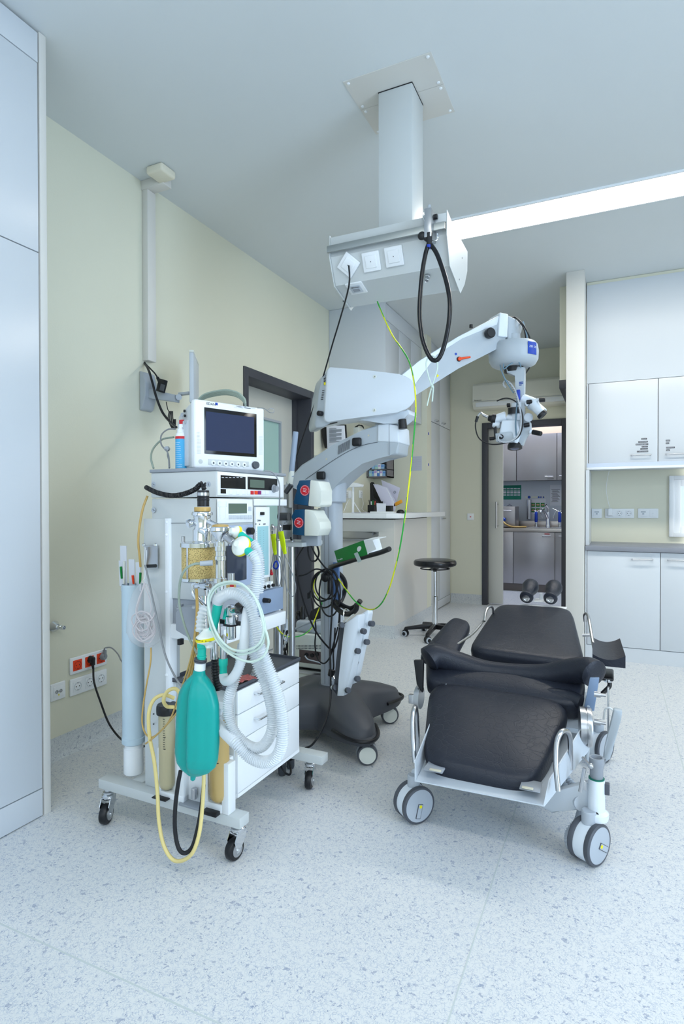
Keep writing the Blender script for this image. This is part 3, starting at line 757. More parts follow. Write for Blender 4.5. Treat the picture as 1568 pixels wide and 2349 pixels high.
mb = MB(); mb.cyl(c3(984, 563, 2.2), c3(983, 569, 2.2), .0125, n=18); mb.build('blue_tie', K['bluegrip'], t)
t = thing('tied_tube', 'knotted clear tube looped round the bottom of the black hose', 'tube', c3(988, 830))
MB().tube([c3(x, y, 2.17) for x, y in ((990, 886), (982, 862), (977, 838), (980, 822), (990, 816), (1000, 824), (1003, 842), (997, 866), (991, 884), (985, 905), (979, 931))], .0028, n=8).build('tube', K['silic'], t)
MB().tube([c3(x, y, 2.168) for x, y in ((987, 884), (993, 888), (993, 895), (991, 921))], .0028, n=8).build('tube_end', K['silic'], t)
MB().ball(c3(991, 887, 2.169), .0065, 14).build('knot', K['silic'], t)
# power lead and earth lead from the console
t = cc1 = thing('power_cord', 'straight black cord running from the console outlet down behind the microscope housing', 'cord', q0)
MB().tube([q0+V((.008, -.02, -.012)), P(800, 655, 2.26), P(780, 730, 2.42), P(762, 790, 2.5), P(742, 860, 2.6), P(722, 925, 2.68), P(700, 985, 2.75), P(682, 1040, 2.8), P(664, 1100, 2.85), P(655, 1140, 2.9)], .0038, n=8, sub=4).build('lead', K['cable'], t)
t = thing('earth_lead', 'long green and yellow earth lead looping from console to microscope column', 'cord', P(865, 692, 2.45))
ep = [(865, 692, 2.45), (880, 728, 2.42), (900, 770, 2.38), (921, 800, 2.3), (938, 830, 2.25), (948, 870, 2.2), (953, 920, 2.2), (952, 960, 2.2), (948, 1010, 2.2), (942, 1070, 2.2), (934, 1140, 2.2), (926, 1200, 2.2), (916, 1260, 2.22), (904, 1310, 2.26), (892, 1350, 2.3), (876, 1382, 2.34), (858, 1397, 2.38), (838, 1396, 2.42), (815, 1380, 2.46), (795, 1355, 2.5), (776, 1328, 2.56)]
MB().tube2([P(x, y, d) for x, y, d in ep], .0032, n=8, sub=6).build('lead', K['yg'], t)
# ================================================================ OPERATING MICROSCOPE ON FLOOR STAND
base_c = V((-1.335, 2.745, 0))
t = scope = thing('operating_microscope', 'floor-standing operating microscope with charcoal base and long white swing arm', 'microscope', base_c)
# moulded base: star-shaped, lofted
w1_, w2_ = V((-1.03, 2.48, 0)), V((-1.11, 2.98, 0))
arms = [(-1.0, 2.41), (-1.075, 3.05), (-1.66, 3.02), (-1.60, 2.40)]
def star(scale, hub, tipw):
    """outline: four rounded lobes with concave waists, as polar function"""
    pts = []; n = 96
    for i in range(n):
        a = 2*PI*i/n; d = V((math.cos(a), math.sin(a))); r = hub
        for ax, ay in arms:
            L = V((ax-base_c.x, ay-base_c.y)); l = L.length; L.normalize()
            c = d.dot(L); s_ = abs(d.x*L.y-d.y*L.x)
            if c > 0:
                ra = min(l*scale/max(c, .2), tipw/max(s_, 1e-3))
                # rounded lobe blending
                k = math.exp(-(math.acos(min(1, c))/.36)**2)
                r = max(r, hub+(l*scale-hub)*k)
        pts.append((base_c.x+d.x*r, base_c.y+d.y*r))
    return pts
levels = [(1.02, .20, .10), (1.045, .205, .125), (1.045, .205, .13), (1.0, .20, .135), (.985, .19, .19), (.95, .18, .205), (.75, .16, .225), (.45, .12, .245), (.28, .09, .25)]
mb = MB(); rings = []
for sc, hub, z in levels:
    pts = star(sc, hub, .08)
    rg = []
    for (x, y) in pts:
        d = math.hypot(x-base_c.x, y-base_c.y); k = min(1, d/.44)
        zz = z
        if z <= .13: zz = z - .05*(1-k)
        elif z >= .19: zz = z - .035*k*k
        rg.append(mb.bm.verts.new((x, y, zz)))
    rings.append(rg)
for A_, B_ in zip(rings, rings[1:]):
    for i in range(96):
        j = (i+1) % 96; mb.bm.faces.new((A_[i], A_[j], B_[j], B_[i]))
mb.bm.faces.new(rings[0][::-1]); mb.bm.faces.new(rings[-1])
mb.build('base_cover', K['base'], t, angle=50)
pts = star(1.055, .21, .08)
# bumper edge round the two visible lobes
for k, (ax, ay) in enumerate(arms[:2]):
    L = V((ax-base_c.x, ay-base_c.y, 0)); l = L.length
    seg = [p for p in pts if (V((p[0]-base_c.x, p[1]-base_c.y, 0)).normalized().dot(L.normalized()) > .93)]
    seg.sort(key=lambda p: math.atan2(p[1]-base_c.y, p[0]-base_c.x))
    MB().tube([V((p[0], p[1], .128)) for p in seg], .009, n=8, sub=2).build('bumper', K['black'], t)
def twin_castor(parent, c, facing, r=.045, w=.024, cap=K['ivory'], tyre=K['dgrey'], name='castor'):
    """c = floor contact, facing = direction of the axle"""
    f = V(facing).normalized(); c = V(c); ce = c+V((0, 0, r))
    side = V((-f.y, f.x, 0))
    R = Matrix((side, f, V((0, 0, 1)))).transposed()
    mb = MB(); mb.cyl(ce+V((0, 0, r*.6)), ce+V((0, 0, r+.035)), .012, n=14)
    mb.lathe(ce-f*.012, f, [(.001, 0), (r*1.02, 0), (r*1.02, .024), (.001, .024)], 28)
    h = mb.build(name, K['lightgrey'], parent)
    for s in (-1, 1):
        mb = MB(); mb.lathe(ce+f*s*.014, f*s, [(r*.8, 0), (r*.98, 0), (r, .003), (r, w-.006), (r*.94, w-.001), (r*.84, w), (.0001, w)], 36); mb.build('wheel', tyre, h)
        mb = MB(); mb.lathe(ce+f*s*(.014+w), f*s, [(r*.82, -.001), (r*.80, .003), (.0001, .0035)], 36); mb.build('wheel_cap', cap, h)
    return h
fx = V((.45, -.9, 0))
twin_castor(t, PZ(842, 1755, 0)+V((-.012, .025, 0)), fx, r=.0475)
twin_castor(t, PZ(893, 1660, 0)+V((-.012, .025, 0)), V((.5, -.86, 0)), r=.0475)
twin_castor(t, (-1.64, 3.0, 0), fx); twin_castor(t, (-1.57, 2.43, 0), (1, 0, 0))
# column
MB().lathe((base_c.x, base_c.y, .23), (0, 0, 1), [(.085, 0), (.083, .015), (.055, .022)], 36).build('column_collar', K['dgrey'], t)
mb = MB(); cyl_pts = []
for i in range(40):
    a = 2*PI*i/40; cyl_pts.append((base_c.x+math.copysign(abs(math.cos(a))**.7, math.cos(a))*.052, base_c.y+math.copysign(abs(math.sin(a))**.7, math.sin(a))*.06, .245))
mb.prism(cyl_pts, (0, 0, .975)); mb.build('column', K['lightgrey'], t)
mb = MB()
for dx in (-.012, .012): mb.box((base_c.x+dx-.002, base_c.y-.062, .26), (base_c.x+dx+.002, base_c.y-.059, 1.2))
mb.build('column_groove', K['grey'], t)
MB().lathe((base_c.x, base_c.y, 1.20), (0, 0, 1), [(.072, 0), (.078, .006), (.080, .10), (.075, .135)], 44).build('column_head', K['lightgrey'], t)
# lower arm: profile in a vertical plane, extruded; drawn in arm plane Y=ya
def slab(name, poly, yf, yb_, m, parent, bev=.012, seg=3, ang=40, dy=None):
    pts = [P(x, y, yf) for x, y in poly]
    return MB().prism(pts, V((0, yb_-yf, 0)) if dy is None else V(dy), bev, seg).build(name, m, parent, angle=ang)
LA = [(652, 1108), (690, 1066), (760, 1022), (830, 987), (862, 974), (886, 971), (912, 976), (914, 1014), (912, 1042), (890, 1046), (866, 1046), (830, 1064), (800, 1086), (776, 1108), (752, 1128), (740, 1150), (705, 1150), (690, 1122), (660, 1118)]
slab('lower_arm', LA, 2.67, 2.83, K['scope'], t, .012)
mb = MB(); pts = [P(x, y, 2.664) for x, y in ((865, 974), (888, 971.5), (913, 976), (915, 1016), (864, 1013))]; mb.prism(pts, (0, .17, 0), .008, 3); mb.build('arm_end_cover', K['scopew'], t)
mb = MB(); mb.tube([P(x, y, 2.667) for x, y in ((700, 1100), (740, 1072), (790, 1040), (830, 1022), (866, 1014))], .0012, n=6)
mb.tube([P(892, y, 2.668-(.004 if y < 1016 else 0)) for y in (973, 1000, 1015, 1044)], .001, n=6); mb.build('cover_joint', K['dgrey'], t)
for x, y in ((819, 1014), (737, 1091)):
    c = P(x, y, 2.66); mb = MB(); mb.box(c-V((.024, .018, .021)), c+V((.024, .006, .021)), .009, 3); mb.build('clamp_knob', K['black'], t)
mb = MB()
for i in range(12):
    x = 775+i*2.3; a, b = P(x, 1043-i*1.2, 2.668), P(x+1.5, 1022-i*1.2, 2.668); mb.tube([a, b], .0011, n=4)
mb.build('vent_slots', K['dgrey'], t)
mb = MB()
for x, y in ((845, 999), (748.5, 1053)): mb.lathe(P(x, y, 2.671), (0, -1, 0), [(.006, 0), (.005, .002), (.0001, .002)], 14)
mb.build('screw', mat('pale brass', (200, 196, 176), .4), t, loose=True)
c = P(885, 965, 2.745); MB().lathe(c+V((0, 0, -.03)), (0, 0, 1), [(.056, 0), (.056, .05), (.048, .055)], 40).build('swivel', K['scope'], t)
# housing with lamp unit: nearly flat panel facing the camera
HB = [(757, 841), (840, 849), (915, 858), (930, 862), (942, 869), (950, 878), (954.5, 889), (956, 900), (954, 912), (948, 924), (939, 934), (928, 941), (912, 946), (790, 962), (754, 969), (746, 966), (743, 957), (750, 848)]
slab('lamp_housing', HB, 2.58, 2.80, K['scopew'], t, .006, dy=(-.13, .17, 0))
HB2 = [(738, 862), (752, 850), (770, 850), (762, 962), (745, 975), (724, 983), (720, 975), (730, 900)]
mb = MB(); pts = [P(x, y, 2.60) for x, y in ((744, 857), (770, 848), (762, 968), (742, 980), (724, 982), (721, 972), (731, 900), (738, 866))]; mb.prism(pts, (-.11, .14, 0), .008, 3); mb.build('housing_end', K['scope'], t)
mb = MB()
for i in range(4):
    for j in range(5):
        a = P(743+i*2.2, 868-i*3+j*3.6, 2.598); mb.obox(a, (.0035, .004, .0035))
for i in range(6): a = P(741-i*.6, 896+i*4, 2.598); mb.obox(a, (.011, .004, .0022))
for i in range(12):
    for j in range(3): mb.obox(P(750+i*2, 972-i*.5+j*1.5, 2.62), (.0028, .01, .002))
mb.build('vent_slots', K['black'], t)
mb = MB(); c = P(737, 949, 2.59); mb.lathe(c, (-.3, -1, 0), [(.001, 0), (.013, 0), (.013, .022), (.011, .024), (.001, .024)], 20); mb.build('dimmer_knob', K['black'], t)
MB().obox(P(745, 880, 2.596), (.01, .004, .013)).build('warning_sticker', K['yellow'], t)
mb = MB()
for x, y in ((859, 864), (858, 941)): mb.lathe(P(x, y, 2.58), (0, -1, 0), [(.009, 0), (.008, .002), (.003, .002), (.002, 0), (.0001, 0)], 18)
mb.build('screw', K['ivory'], t, loose=True)
mb = MB(); pts = [P(x, y, 2.66) for x, y in ((800, 962), (915, 948), (935, 938), (939, 950), (925, 958), (912, 972), (880, 972), (845, 966))]; mb.prism(pts, (0, .12, 0), .005, 2); mb.build('housing_foot', K['scopew'], t)
mb = MB(); c = P(922, 962, 2.66); mb.cyl(c, P(924, 984, 2.66), .0195, .021, n=20, bev=.002); mb.build('lock_knob', K['black'], t)
# spring arm: from the housing towards the head, turned back into the room
E0 = P(935, 900, 2.68); E1 = P(1150, 770, 3.02)
def ap(x, y, off=0):
    """point on the vertical plane through the arm"""
    c, d = _ray(x, y); dirn = V((E1.x-E0.x, E1.y-E0.y, 0)).normalized(); n = V((dirn.y, -dirn.x, 0))
    p0 = E0+n*off; k = (p0-c).dot(n)/d.dot(n); return c+d*k
adir = V((E1.x-E0.x, E1.y-E0.y, 0)).normalized(); an = V((adir.y, -adir.x, 0))
mb = MB(); pts = [ap(x, y, .045) for x, y in ((905, 870), (960, 828), (1050, 772), (1145, 722), (1160, 726), (1160, 790), (1140, 796), (1050, 846), (956, 905), (925, 928))]
mb.prism(pts, -an*.09, .008, 3); mb.build('spring_arm', K['scope'], t)
mb = MB(); pts = [ap(x, y, .048) for x, y in ((905, 872), (960, 829), (1050, 773), (1145, 723), (1140, 745), (1060, 776), (1000, 812), (955, 880), (940, 880))]
mb.prism(pts, -an*.096, .004, 2); mb.build('arm_top_cover', K['scopew'], t)
mb = MB(); pts = [ap(x, y, .055) for x, y in ((1146, 716), (1166, 720), (1164, 774), (1142, 771))]; mb.prism(pts, -an*.11, .006, 3); mb.build('arm_head_cover', K['scopew'], t)
c = ap(1120, 766, .05); mb = MB(); mb.lathe(c, an, [(.001, 0), (.024, 0), (.025, .006), (.025, .024), (.021, .028), (.0001, .028)], 24)
mb.build('clamp_knob', K['black'], t)
c = ap(1052, 824, .046); mb = MB(); mb.cyl(c, c+an*.012, .009, n=14); mb.cyl(c+an*.008, ap(1078, 819, .056), .006, .0045, n=10); o = mb.build('release_lever', mat('orange lever', (240, 80, 24), .4), t)
MB().lathe(c, an, [(.012, 0), (.012, .003), (.001, .003)], 16).build('lever_seat', K['black'], t)
MB().lathe(ap(1045, 812, .0455), an, [(.006, 0), (.006, .001), (.0001, .001)], 16).build('round_sticker', K['dblue'], t)
mb = MB(); mb.prism([ap(x, y, .0465) for x, y in ((1001, 866), (1007, 862), (1002, 858))], -an*.001); mb.build('warning_sticker', K['yellow'], t)
c = ap(1080, 752, 0); MB().cyl(c, c+V((0, 0, .016)), .009, n=12).build('limit_screw', K['black'], t)
# head joint and round coupling
mb = MB(); pts = [ap(x, y, .035) for x, y in ((1164, 722), (1185, 732), (1199, 748), (1196, 764), (1185, 776), (1164, 780))]; mb.prism(pts, -an*.07, .008, 3); mb.build('head_joint', K['scope'], t)
HX, HY = -.455, 3.05
hc = V((HX, HY, 1.96))
MB().cyl((HX, HY, 1.99), (HX, HY, 2.05), .034, n=28).build('head_pivot', K['scope'], t)
MB().lathe((HX, HY, 1.885), (0, 0, 1), [(.001, 0), (.085, 0), (.108, .012), (.121, .035), (.123, .075), (.118, .105), (.108, .118), (.06, .124), (.0001, .126)], 56).build('round_coupling', K['scope'], t)
dd = V((.5, -.87, 0)).normalized(); rt = V((.87, .5, 0)).normalized()
bd = P(1226, 808, 2.97)
mb = MB()
for i in range(5):
    pass
# curved badge plate hugging the coupling
def hug(a0, a1, z0, z1, r, th=.0015, n=8):
    mb = MB(); vs = []
    for i in range(n+1):
        a = a0+(a1-a0)*i/n
        for rr_ in (r, r+th):
            for z in (z0, z1): vs.append(mb.bm.verts.new((HX+math.cos(a)*rr_, HY+math.sin(a)*rr_, z)))
    for i in range(n):
        A_, B_ = vs[i*4:i*4+4], vs[i*4+4:i*4+8]
        for q_ in ((0, 1, 3, 2),): pass
        for x0_, x1_ in ((0, 1), (1, 3), (3, 2), (2, 0)): mb.bm.faces.new((A_[x0_], A_[x1_], B_[x1_], B_[x0_]))
    mb.bm.faces.new((vs[0], vs[1], vs[3], vs[2])); mb.bm.faces.new((vs[-4], vs[-2], vs[-1], vs[-3])); return mb
a0 = math.radians(-48); a1 = math.radians(-20)
bdg = hug(a0, a1, 1.925, 1.985, .1225).build('maker_badge', K['dblue'], t)
for i, ch in enumerate('ZEISS'):
    a = a0+(a1-a0)*(.12+.17*i); q = V((HX+math.cos(a)*.1242, HY+math.sin(a)*.1242, 1.957)); tg = V((-math.sin(a), math.cos(a), 0))
    text('lettering', ch, q, .015, tg, (0, 0, 1), K['white'], bdg)
# vertical carrier and optics: pixel drawn on plane Y=3.03
YH = 3.03
def hpn(x, y, d=0): return P(x, y, YH+d)
mb = MB(); mb.prism([hpn(x, y, -.02) for x, y in ((1160, 842), (1182, 840), (1203, 842), (1200, 958), (1216, 968), (1217, 990), (1205, 1000), (1198, 1022), (1188, 1020), (1185, 960), (1182, 860), (1162, 856))], (0, .045, 0), .004, 2); mb.build('carrier', K['scope'], t)
MB().lathe((HX, HY, 1.86), (0, 0, 1), [(.045, 0), (.05, .028)], 28).build('coupling_ring', K['black'], t)
mb = MB(); mb.prism([hpn(x, y, -.035) for x, y in ((1150, 964), (1185, 962), (1192, 1000), (1186, 1018), (1150, 1012), (1142, 1002))], (0, .085, 0), .007, 3); mb.build('microscope_body', K['scopew'], t)
mb = MB(); mb.prism([hpn(x, y, -.05) for x, y in ((1135, 994), (1173, 990), (1180, 1014), (1137, 1014))], (0, .07, 0), .004, 2); mb.build('illuminator_block', K['scope'], t)
c = hpn(1149, 1002, -.052); MB().lathe(c, (0, -1, 0), [(.001, 0), (.012, 0), (.012, .003), (.008, .003), (.0001, .001)], 20).build('fibre_port', K['black'], t)
c = hpn(1180, 1016); MB().lathe(c, (.05, -.15, -1), [(.028, 0), (.034, .008), (.036, .014), (.036, .03), (.033, .032), (.0001, .028)], 36).build('objective', [K['black']], t)
MB().lathe(c+V((0, 0, -.0305)), (.05, -.15, -1), [(.001, 0), (.029, 0), (.0001, .002)], 30).build('objective_lens', K['lens'], t)
mb = MB(); mb.cyl(hpn(1186, 965), hpn(1186, 925), .03, n=28); mb.build('magnifier_drum', K['scopew'], t)
MB().cyl(hpn(1180, 950, -.01), hpn(1180, 936, -.01), .034, n=28).build('drum_ring', K['black'], t)
# binocular tube to the right
mb = MB(); mb.cyl(hpn(1195, 915), hpn(1225, 925), .028, .026, n=24, bev=.004); mb.ball(hpn(1222, 928), .031, 20); mb.cyl(hpn(1222, 928, -.02), hpn(1243, 950, -.05), .025, .021, n=24, bev=.002); mb.cyl(hpn(1222, 928, .05), hpn(1246, 946, .02), .025, .021, n=24, bev=.002); mb.build('binocular_tube', K['scopew'], t)
mb = MB()
for d in (-.055, .015):
    a, b = hpn(1240, 948, d), hpn(1246, 954, d); mb.lathe(a, b-a, [(.001, 0), (.024, 0), (.026, .01), (.023, .018), (.016, .016), (.0001, .012)], 24)
mb.build('eyepiece', K['black'], t)
mb = MB(); mb.cyl(hpn(1205, 928, -.03), hpn(1218, 918, -.03), .012, n=16); mb.cyl(hpn(1220, 921, -.03), hpn(1235, 917, -.03), .008, n=14); mb.build('linkage', K['scopew'], t)
def knob(x0, y0, x1, y1, r, d0=0, d1=0, m=K['black'], nm='knob'):
    MB().cyl(hpn(x0, y0, d0), hpn(x1, y1, d1), r, r*.95, n=18, bev=.002).build(nm, m, t)
knob(1207, 923, 1220, 921, .011, -.04, -.04); knob(1236, 918, 1250, 917, .011, -.04, -.04); knob(1162, 930, 1170, 929, .011, 0, 0); knob(1201, 976, 1214, 974, .011, -.03, -.03)
knob(1221, 991, 1241, 995, .0125, -.03, -.05); knob(1214, 990, 1222, 991, .0115, -.03, -.03, K['scopew']); knob(1122, 1006, 1134, 1005, .011)
c = hpn(1211, 958, -.04); MB().lathe(c, (.3, -.9, .1), [(.001, 0), (.022, 0), (.022, .004), (.018, .006), (.0001, .006)], 28).build('side_disc', K['lightgrey'], t)
# camera / assistant tube to the left
mb = MB(); mb.cyl(hpn(1164, 955), hpn(1182, 962), .02, n=20); mb.cyl(hpn(1132, 962), hpn(1160, 955), .021, .026, n=24, bev=.003)
mb.cyl(hpn(1130, 973), hpn(1146, 976), .016, n=16, bev=.003); mb.build('camera_tube', K['scopew'], t)
mb = MB(); a, b = hpn(1138, 962), hpn(1118, 958); mb.lathe(a, b-a, [(.024, 0), (.026, .006), (.026, .02), (.02, .024), (.016, .04), (.012, .042)], 24); mb.build('camera', K['black'], t)
MB().prism([hpn(x, y, -.04) for x, y in ((1131, 982), (1137, 977), (1139, 1006), (1133, 1008))], (0, .02, 0), .002).build('handle_plate', K['black'], t)
mb = MB(); mb.cyl(hpn(1118, 957), hpn(1108, 952), .008, n=12); mb.tube([hpn(x, y) for x, y in ((1108, 952), (1103, 947), (1098, 950), (1094, 957))], .005, n=8); mb.build('camera_plug', K['steel'], t)
mb = MB(); mb.cyl(hpn(1095, 955), hpn(1091, 968), .008, .007, n=12)
mb.tube([hpn(x, y, d) for x, y, d in ((1091, 966, 0), (1090, 980, -.01), (1095, 1000, -.03), (1106, 1012, -.05), (1125, 1019, -.06), (1150, 1018, -.07), (1172, 1012, -.07), (1190, 1000, -.06), (1198, 975, -.055), (1196, 945, -.05), (1186, 925, -.045), (1170, 915, -.04), (1155, 914, -.03), (1139, 920, -.02))], .0032, n=8); mb.build('camera_cable', K['cable'], t)
mb = MB(); mb.tube([hpn(x, y, d) for x, y, d in ((1150, 1002, -.055), (1144, 999, -.08), (1142, 1008, -.085), (1152, 1014, -.085), (1170, 1012, -.08), (1186, 1000, -.07), (1193, 980, -.065), (1194, 955, -.06), (1190, 930, -.055), (1184, 905, -.05), (1176, 888, -.045), (1168, 878, -.04), (1158, 873, -.03), (1154, 882, -.03), (1160, 889, -.03))], .0048, n=10, sub=10); mb.build('fibre_cable', mat_two('metal braided hose', (210, 214, 218), (120, 124, 130), 'stripe', 90), t)
mb = MB()
mb.tube([hpn(x, y, d) for x, y, d in ((1146, 828, -.05), (1148, 845, -.05), (1157, 868, -.045), (1170, 890, -.04), (1178, 902, -.04))], .0032, n=8)
mb.tube([hpn(x, y, d) for x, y, d in ((1155, 826, -.06), (1155, 846, -.065), (1166, 838, -.07), (1180, 830, -.065), (1190, 831, -.06), (1194, 842, -.03))], .0032, n=8)
mb.tube([hpn(x, y, d) for x, y, d in ((1188, 905, -.045), (1184, 940, -.045), (1182, 975, -.045), (1184, 1000, -.045))], .004, n=8); mb.build('control_cables', mat('blue grey cable', (110, 138, 156), .4), t)
bx(hpn(1184, 916, -.05), hpn(1193, 895, -.03), .002).build('cable_clip', K['bluegrip'], t)
mb = MB()
mb.tube([ap(1166, 728, .02), ap(1180, 728, .02), hpn(1195, 740, -.02), hpn(1208, 760, -.02), hpn(1217, 785, .02), hpn(1220, 815, .06), hpn(1215, 840, .06), hpn(1204, 858, .03)], .0038, n=8)
mb.tube([ap(1168, 734, 0), ap(1185, 735, 0), hpn(1200, 752, 0), hpn(1206, 780, .02)], .003, n=8); mb.build('arm_cable', K['cable'], t)
MB().tube([hpn(1198, 738, .0), hpn(1206, 765, .02), hpn(1208, 790, .03)], .0055, n=8).build('arm_hose', mat('blue grey cable', (110, 138, 156), .4), t)
mb = MB()
for i, w_ in enumerate((9, 9, 6)):
    a, b = hpn(1190, 876+i*3.4, -.0215), hpn(1190+w_, 877.2+i*3.4, -.0215); mb.box((a.x, a.y, b.z), (b.x, a.y+.001, a.z))
mb.build('type_print', K['inkblue'], t)
# column fittings
mb = MB(); cw = V((base_c.x, base_c.y, 0))
mb.tube([P(757, 1301, 2.67), P(768, 1298, 2.62), P(830, 1279, 2.5), P(870, 1268, 2.44), P(893, 1259, 2.40)], .0115, n=14, sub=6)
mb.build('push_handle', K['black'], t)
MB().tube([P(757, 1301, 2.67), P(765, 1305, 2.7), P(786, 1325, 2.75), P(792, 1345, 2.77), P(786, 1370, 2.77), P(775, 1390, 2.72)], .0115, n=14).build('push_handle', K['black'], t)
MB().tube([P(757, 1310, 2.67), P(756, 1345, 2.665), P(756, 1362, 2.665)], .013, n=12).build('handle_root', K['black'], t)
bx(P(763, 1392, 2.675), P(779, 1290, 2.69), .002).build('column_label_plate', mat('steel blue plate', (92, 122, 168), .35), t)
mb = MB(); mb.ball(P(745, 1324, 2.62), .023, 20, (1, .6, 1.1)); mb.build('cable_hook', K['black'], t)
# side box with vents on the back of the column
mb = MB(); mb.box(P(735, 1235, 2.85), P(747, 1165, 2.95), .004); mb.build('electronics_box', K['lightgrey'], t)
# ================================================================ ANAESTHESIA MACHINE
frame(-1.13, 1.56, -1.16)
XF, YS = -1.213, 1.60
E_, W = K['enam'], K['white']
mach = thing('anaesthesia_machine', 'white anaesthesia machine on four castors with chrome absorber and drawer unit', 'anaesthesia machine', (-1.4, 1.8, 0))
t = mach
def zz(x, y, Y): return P(x, y, Y).z
# undercarriage
zb0, zb1 = .130, .165
def beam(a, b): return bx(a, b, .002).build('base_beam', E_, t)
beam((-1.735, 1.56, zb0), (-1.092, 1.612, zb1)); beam((-1.735, 2.09, zb0), (-1.072, 2.142, zb1))
beam((-1.62, 1.612, zb0+.002), (-1.57, 2.09, zb1-.002)); beam((-1.27, 1.612, zb0+.002), (-1.22, 2.09, zb1-.002))
mb = MB()
for x in ((362, 372), (477, 487)):
    a, b = P(x[0]-8, 1820 if x[0] < 400 else 1850, 1.55), P(x[0]+24, 1836 if x[0] < 400 else 1872, 1.55)
    mb.box((a.x, 1.535, min(a.z, b.z)), (b.x, 1.575, max(a.z, b.z)-.006), .002)
mb.build('foot_clip', K['black'], t, loose=True)
def castor1(c, a):
    c = V(c); f = V((math.cos(a), math.sin(a), 0)); s = V((-f.y, f.x, 0)); r = .036; ce = c+V((0, 0, r))-s*.0
    h = MB().lathe(c+V((0, 0, .098))+s*.018, (0, 0, 1), [(.021, -.012), (.024, -.008), (.024, .004), (.019, .008), (.02, .014), (.014, .018), (.014, .032)], 28).build('castor', K['chrome'], t)
    mb = MB()
    for q in (-1, 1):
        pts = [ce+f*q*.0165+s*u+V((0, 0, w)) for u, w in ((-.006, -.008), (.006, -.008), (.038, .036), (.040, .056), (-.002, .056), (-.016, .03))]
        mb.prism(pts, f*q*.0022)
    top = [ce+f*.018*q+s*u+V((0, 0, .056)) for q, u in ((-1, -.004), (1, -.004), (1, .040), (-1, .040))]; mb.prism(top, (0, 0, .003))
    mb.build('fork', K['chrome'], h)
    MB().lathe(ce-f*.0135, f, [(.0001, 0), (.024, 0), (.033, .001), (r, .006), (r, .021), (.033, .026), (.024, .027), (.0001, .027)], 36).build('wheel', K['black'], h)
    mb = MB()
    for q in (-1, 1): mb.cyl(ce+f*q*.013, ce+f*q*.0165, .022, n=24)
    mb.build('hub', K['steel'], h); MB().cyl(ce-f*.022, ce+f*.022, .006, n=12).build('axle', K['chrome'], h)
castor1(PZ(236, 1893, 0)+V((0, .015, 0)), math.radians(20))
castor1(PZ(531, 1977, 0)+V((0, .015, 0)), math.radians(-8))
castor1(PZ(706, 1811, 0)+V((0, .012, 0)), math.radians(15))
castor1((-1.70, 2.12, 0), math.radians(10))
# rear upright channel at the left
zt = 1.137
bx((-1.542, YS, .165), (-1.428, 1.66, zt), .002).build('upright_panel', E_, t)
bx((-1.436, YS-.006, .165), (-1.415, 1.63, zt+.002), .002).build('panel_flange', W, t)
mb = MB()
for y in (1198, 1227, 1358, 1548): mb.lathe(P(381.5, y, YS-.006), (0, -1, 0), [(.0055, 0), (.004, .003), (.0001, .004)], 14)
mb.build('screw_cap', W, t, loose=True)
mb = MB()
for y in (1638, 1661): mb.cyl(P(352, y, YS-.001), P(352, y, YS-.003), .003, n=10)
mb.build('screw_hole', K['dgrey'], t, loose=True)
# upper units
z1, z0 = 1.302, 1.213
bx((-1.506, YS, z0), (XF, 2.035, z1), .004).build('monitor_unit', E_, t)
bx((-1.510, YS-.004, z1), (XF+.004, 2.045, z1+.012), .003).build('top_plate', K['grey'], t)
bx((-1.506, YS+.004, zz(390, 1373, YS)), (XF-.004, PX(615, 1250, XF).y, z0-.004), .003).build('ventilator_unit', E_, t)
bx((-1.50, YS+.01, zz(390, 1437, YS)), (XF-.01, PX(615, 1250, XF).y, zz(390, 1373, YS)), .003).build('dark_recess', K['grey'], t)
mb = MB()
for x, y in ((352, 1111), (478, 1111), (352, 1170)):
    q = P(x, y, YS); mb.lathe(q, (0, -1, 0), [(.0095, 0), (.0095, .0015), (.0001, .0015)], 20)
mb.build('quarter_turn_screw', K['lightgrey'], t, loose=True)
mb = MB()
for x, y in ((352, 1111), (478, 1111), (352, 1170)):
    q = P(x, y, YS-.002); mb.obox(q, (.009, .0012, .0016), Matrix.Rotation(.5 if x < 400 else 1.3, 3, 'Y'))
mb.build('screw_slot', K['dgrey'], t, loose=True)
MB().tube([P(390, 1200, YS+.003), P(495, 1200, YS+.003)], .0008, n=4, smooth=False).build('joint', K['dgrey'], t)
def fq(x0, y0, x1, y1, m, nm, d=0, th=.002, bev=.0005, par=None, X0=None):
    """flat rectangle on the operating face (pixels of two opposite corners)"""
    X_ = XF if X0 is None else X0
    a, b = PX(x0, y0, X_), PX(x1, y1, X_)
    xm = (x0+x1)/2
    zc0, zc1 = PX(xm, y0, X_).z, PX(xm, y1, X_).z
    return bx((X_+d, min(a.y, b.y), min(zc0, zc1)), (X_+d+th, max(a.y, b.y), max(zc0, zc1)), bev).build(nm, m, par or t)
fas = fq(497, 1088, 648, 1138, W, 'fascia', 0, .003, .001)
fq(504, 1092, 561, 1121, K['bezel'], 'display', .003, .001, 0, fas)
fq(566, 1096, 634, 1124, K['bezel'], 'display', .003, .001, 0, fas)
fq(571, 1101, 604, 1119, K['lcd'], 'display_window', .004, .0006, 0, fas)
q = PX(627, 1121, XF+.003); MB().lathe(q, (1, 0, 0), [(.016, 0), (.016, .003), (.012, .004), (.0115, .018), (.0001, .018)], 28).build('rotary_knob', K['grey'], fas)
fq(504, 1122, 516, 1132, K['bezel'], 'display', .003, .001, 0, fas)
for i, (x, mm) in enumerate(((527, W), (543, W), (557, W), (568, W), (576, K['red']), (585, K['orange']), (593, mat('purple key', (140, 30, 110), .4)), (602, W), (610, W))):
    fq(x-3.6, 1126-(0 if i > 2 else 1), x+3.6, 1134.5, mm, 'key', .003, .0022, .0006, fas)
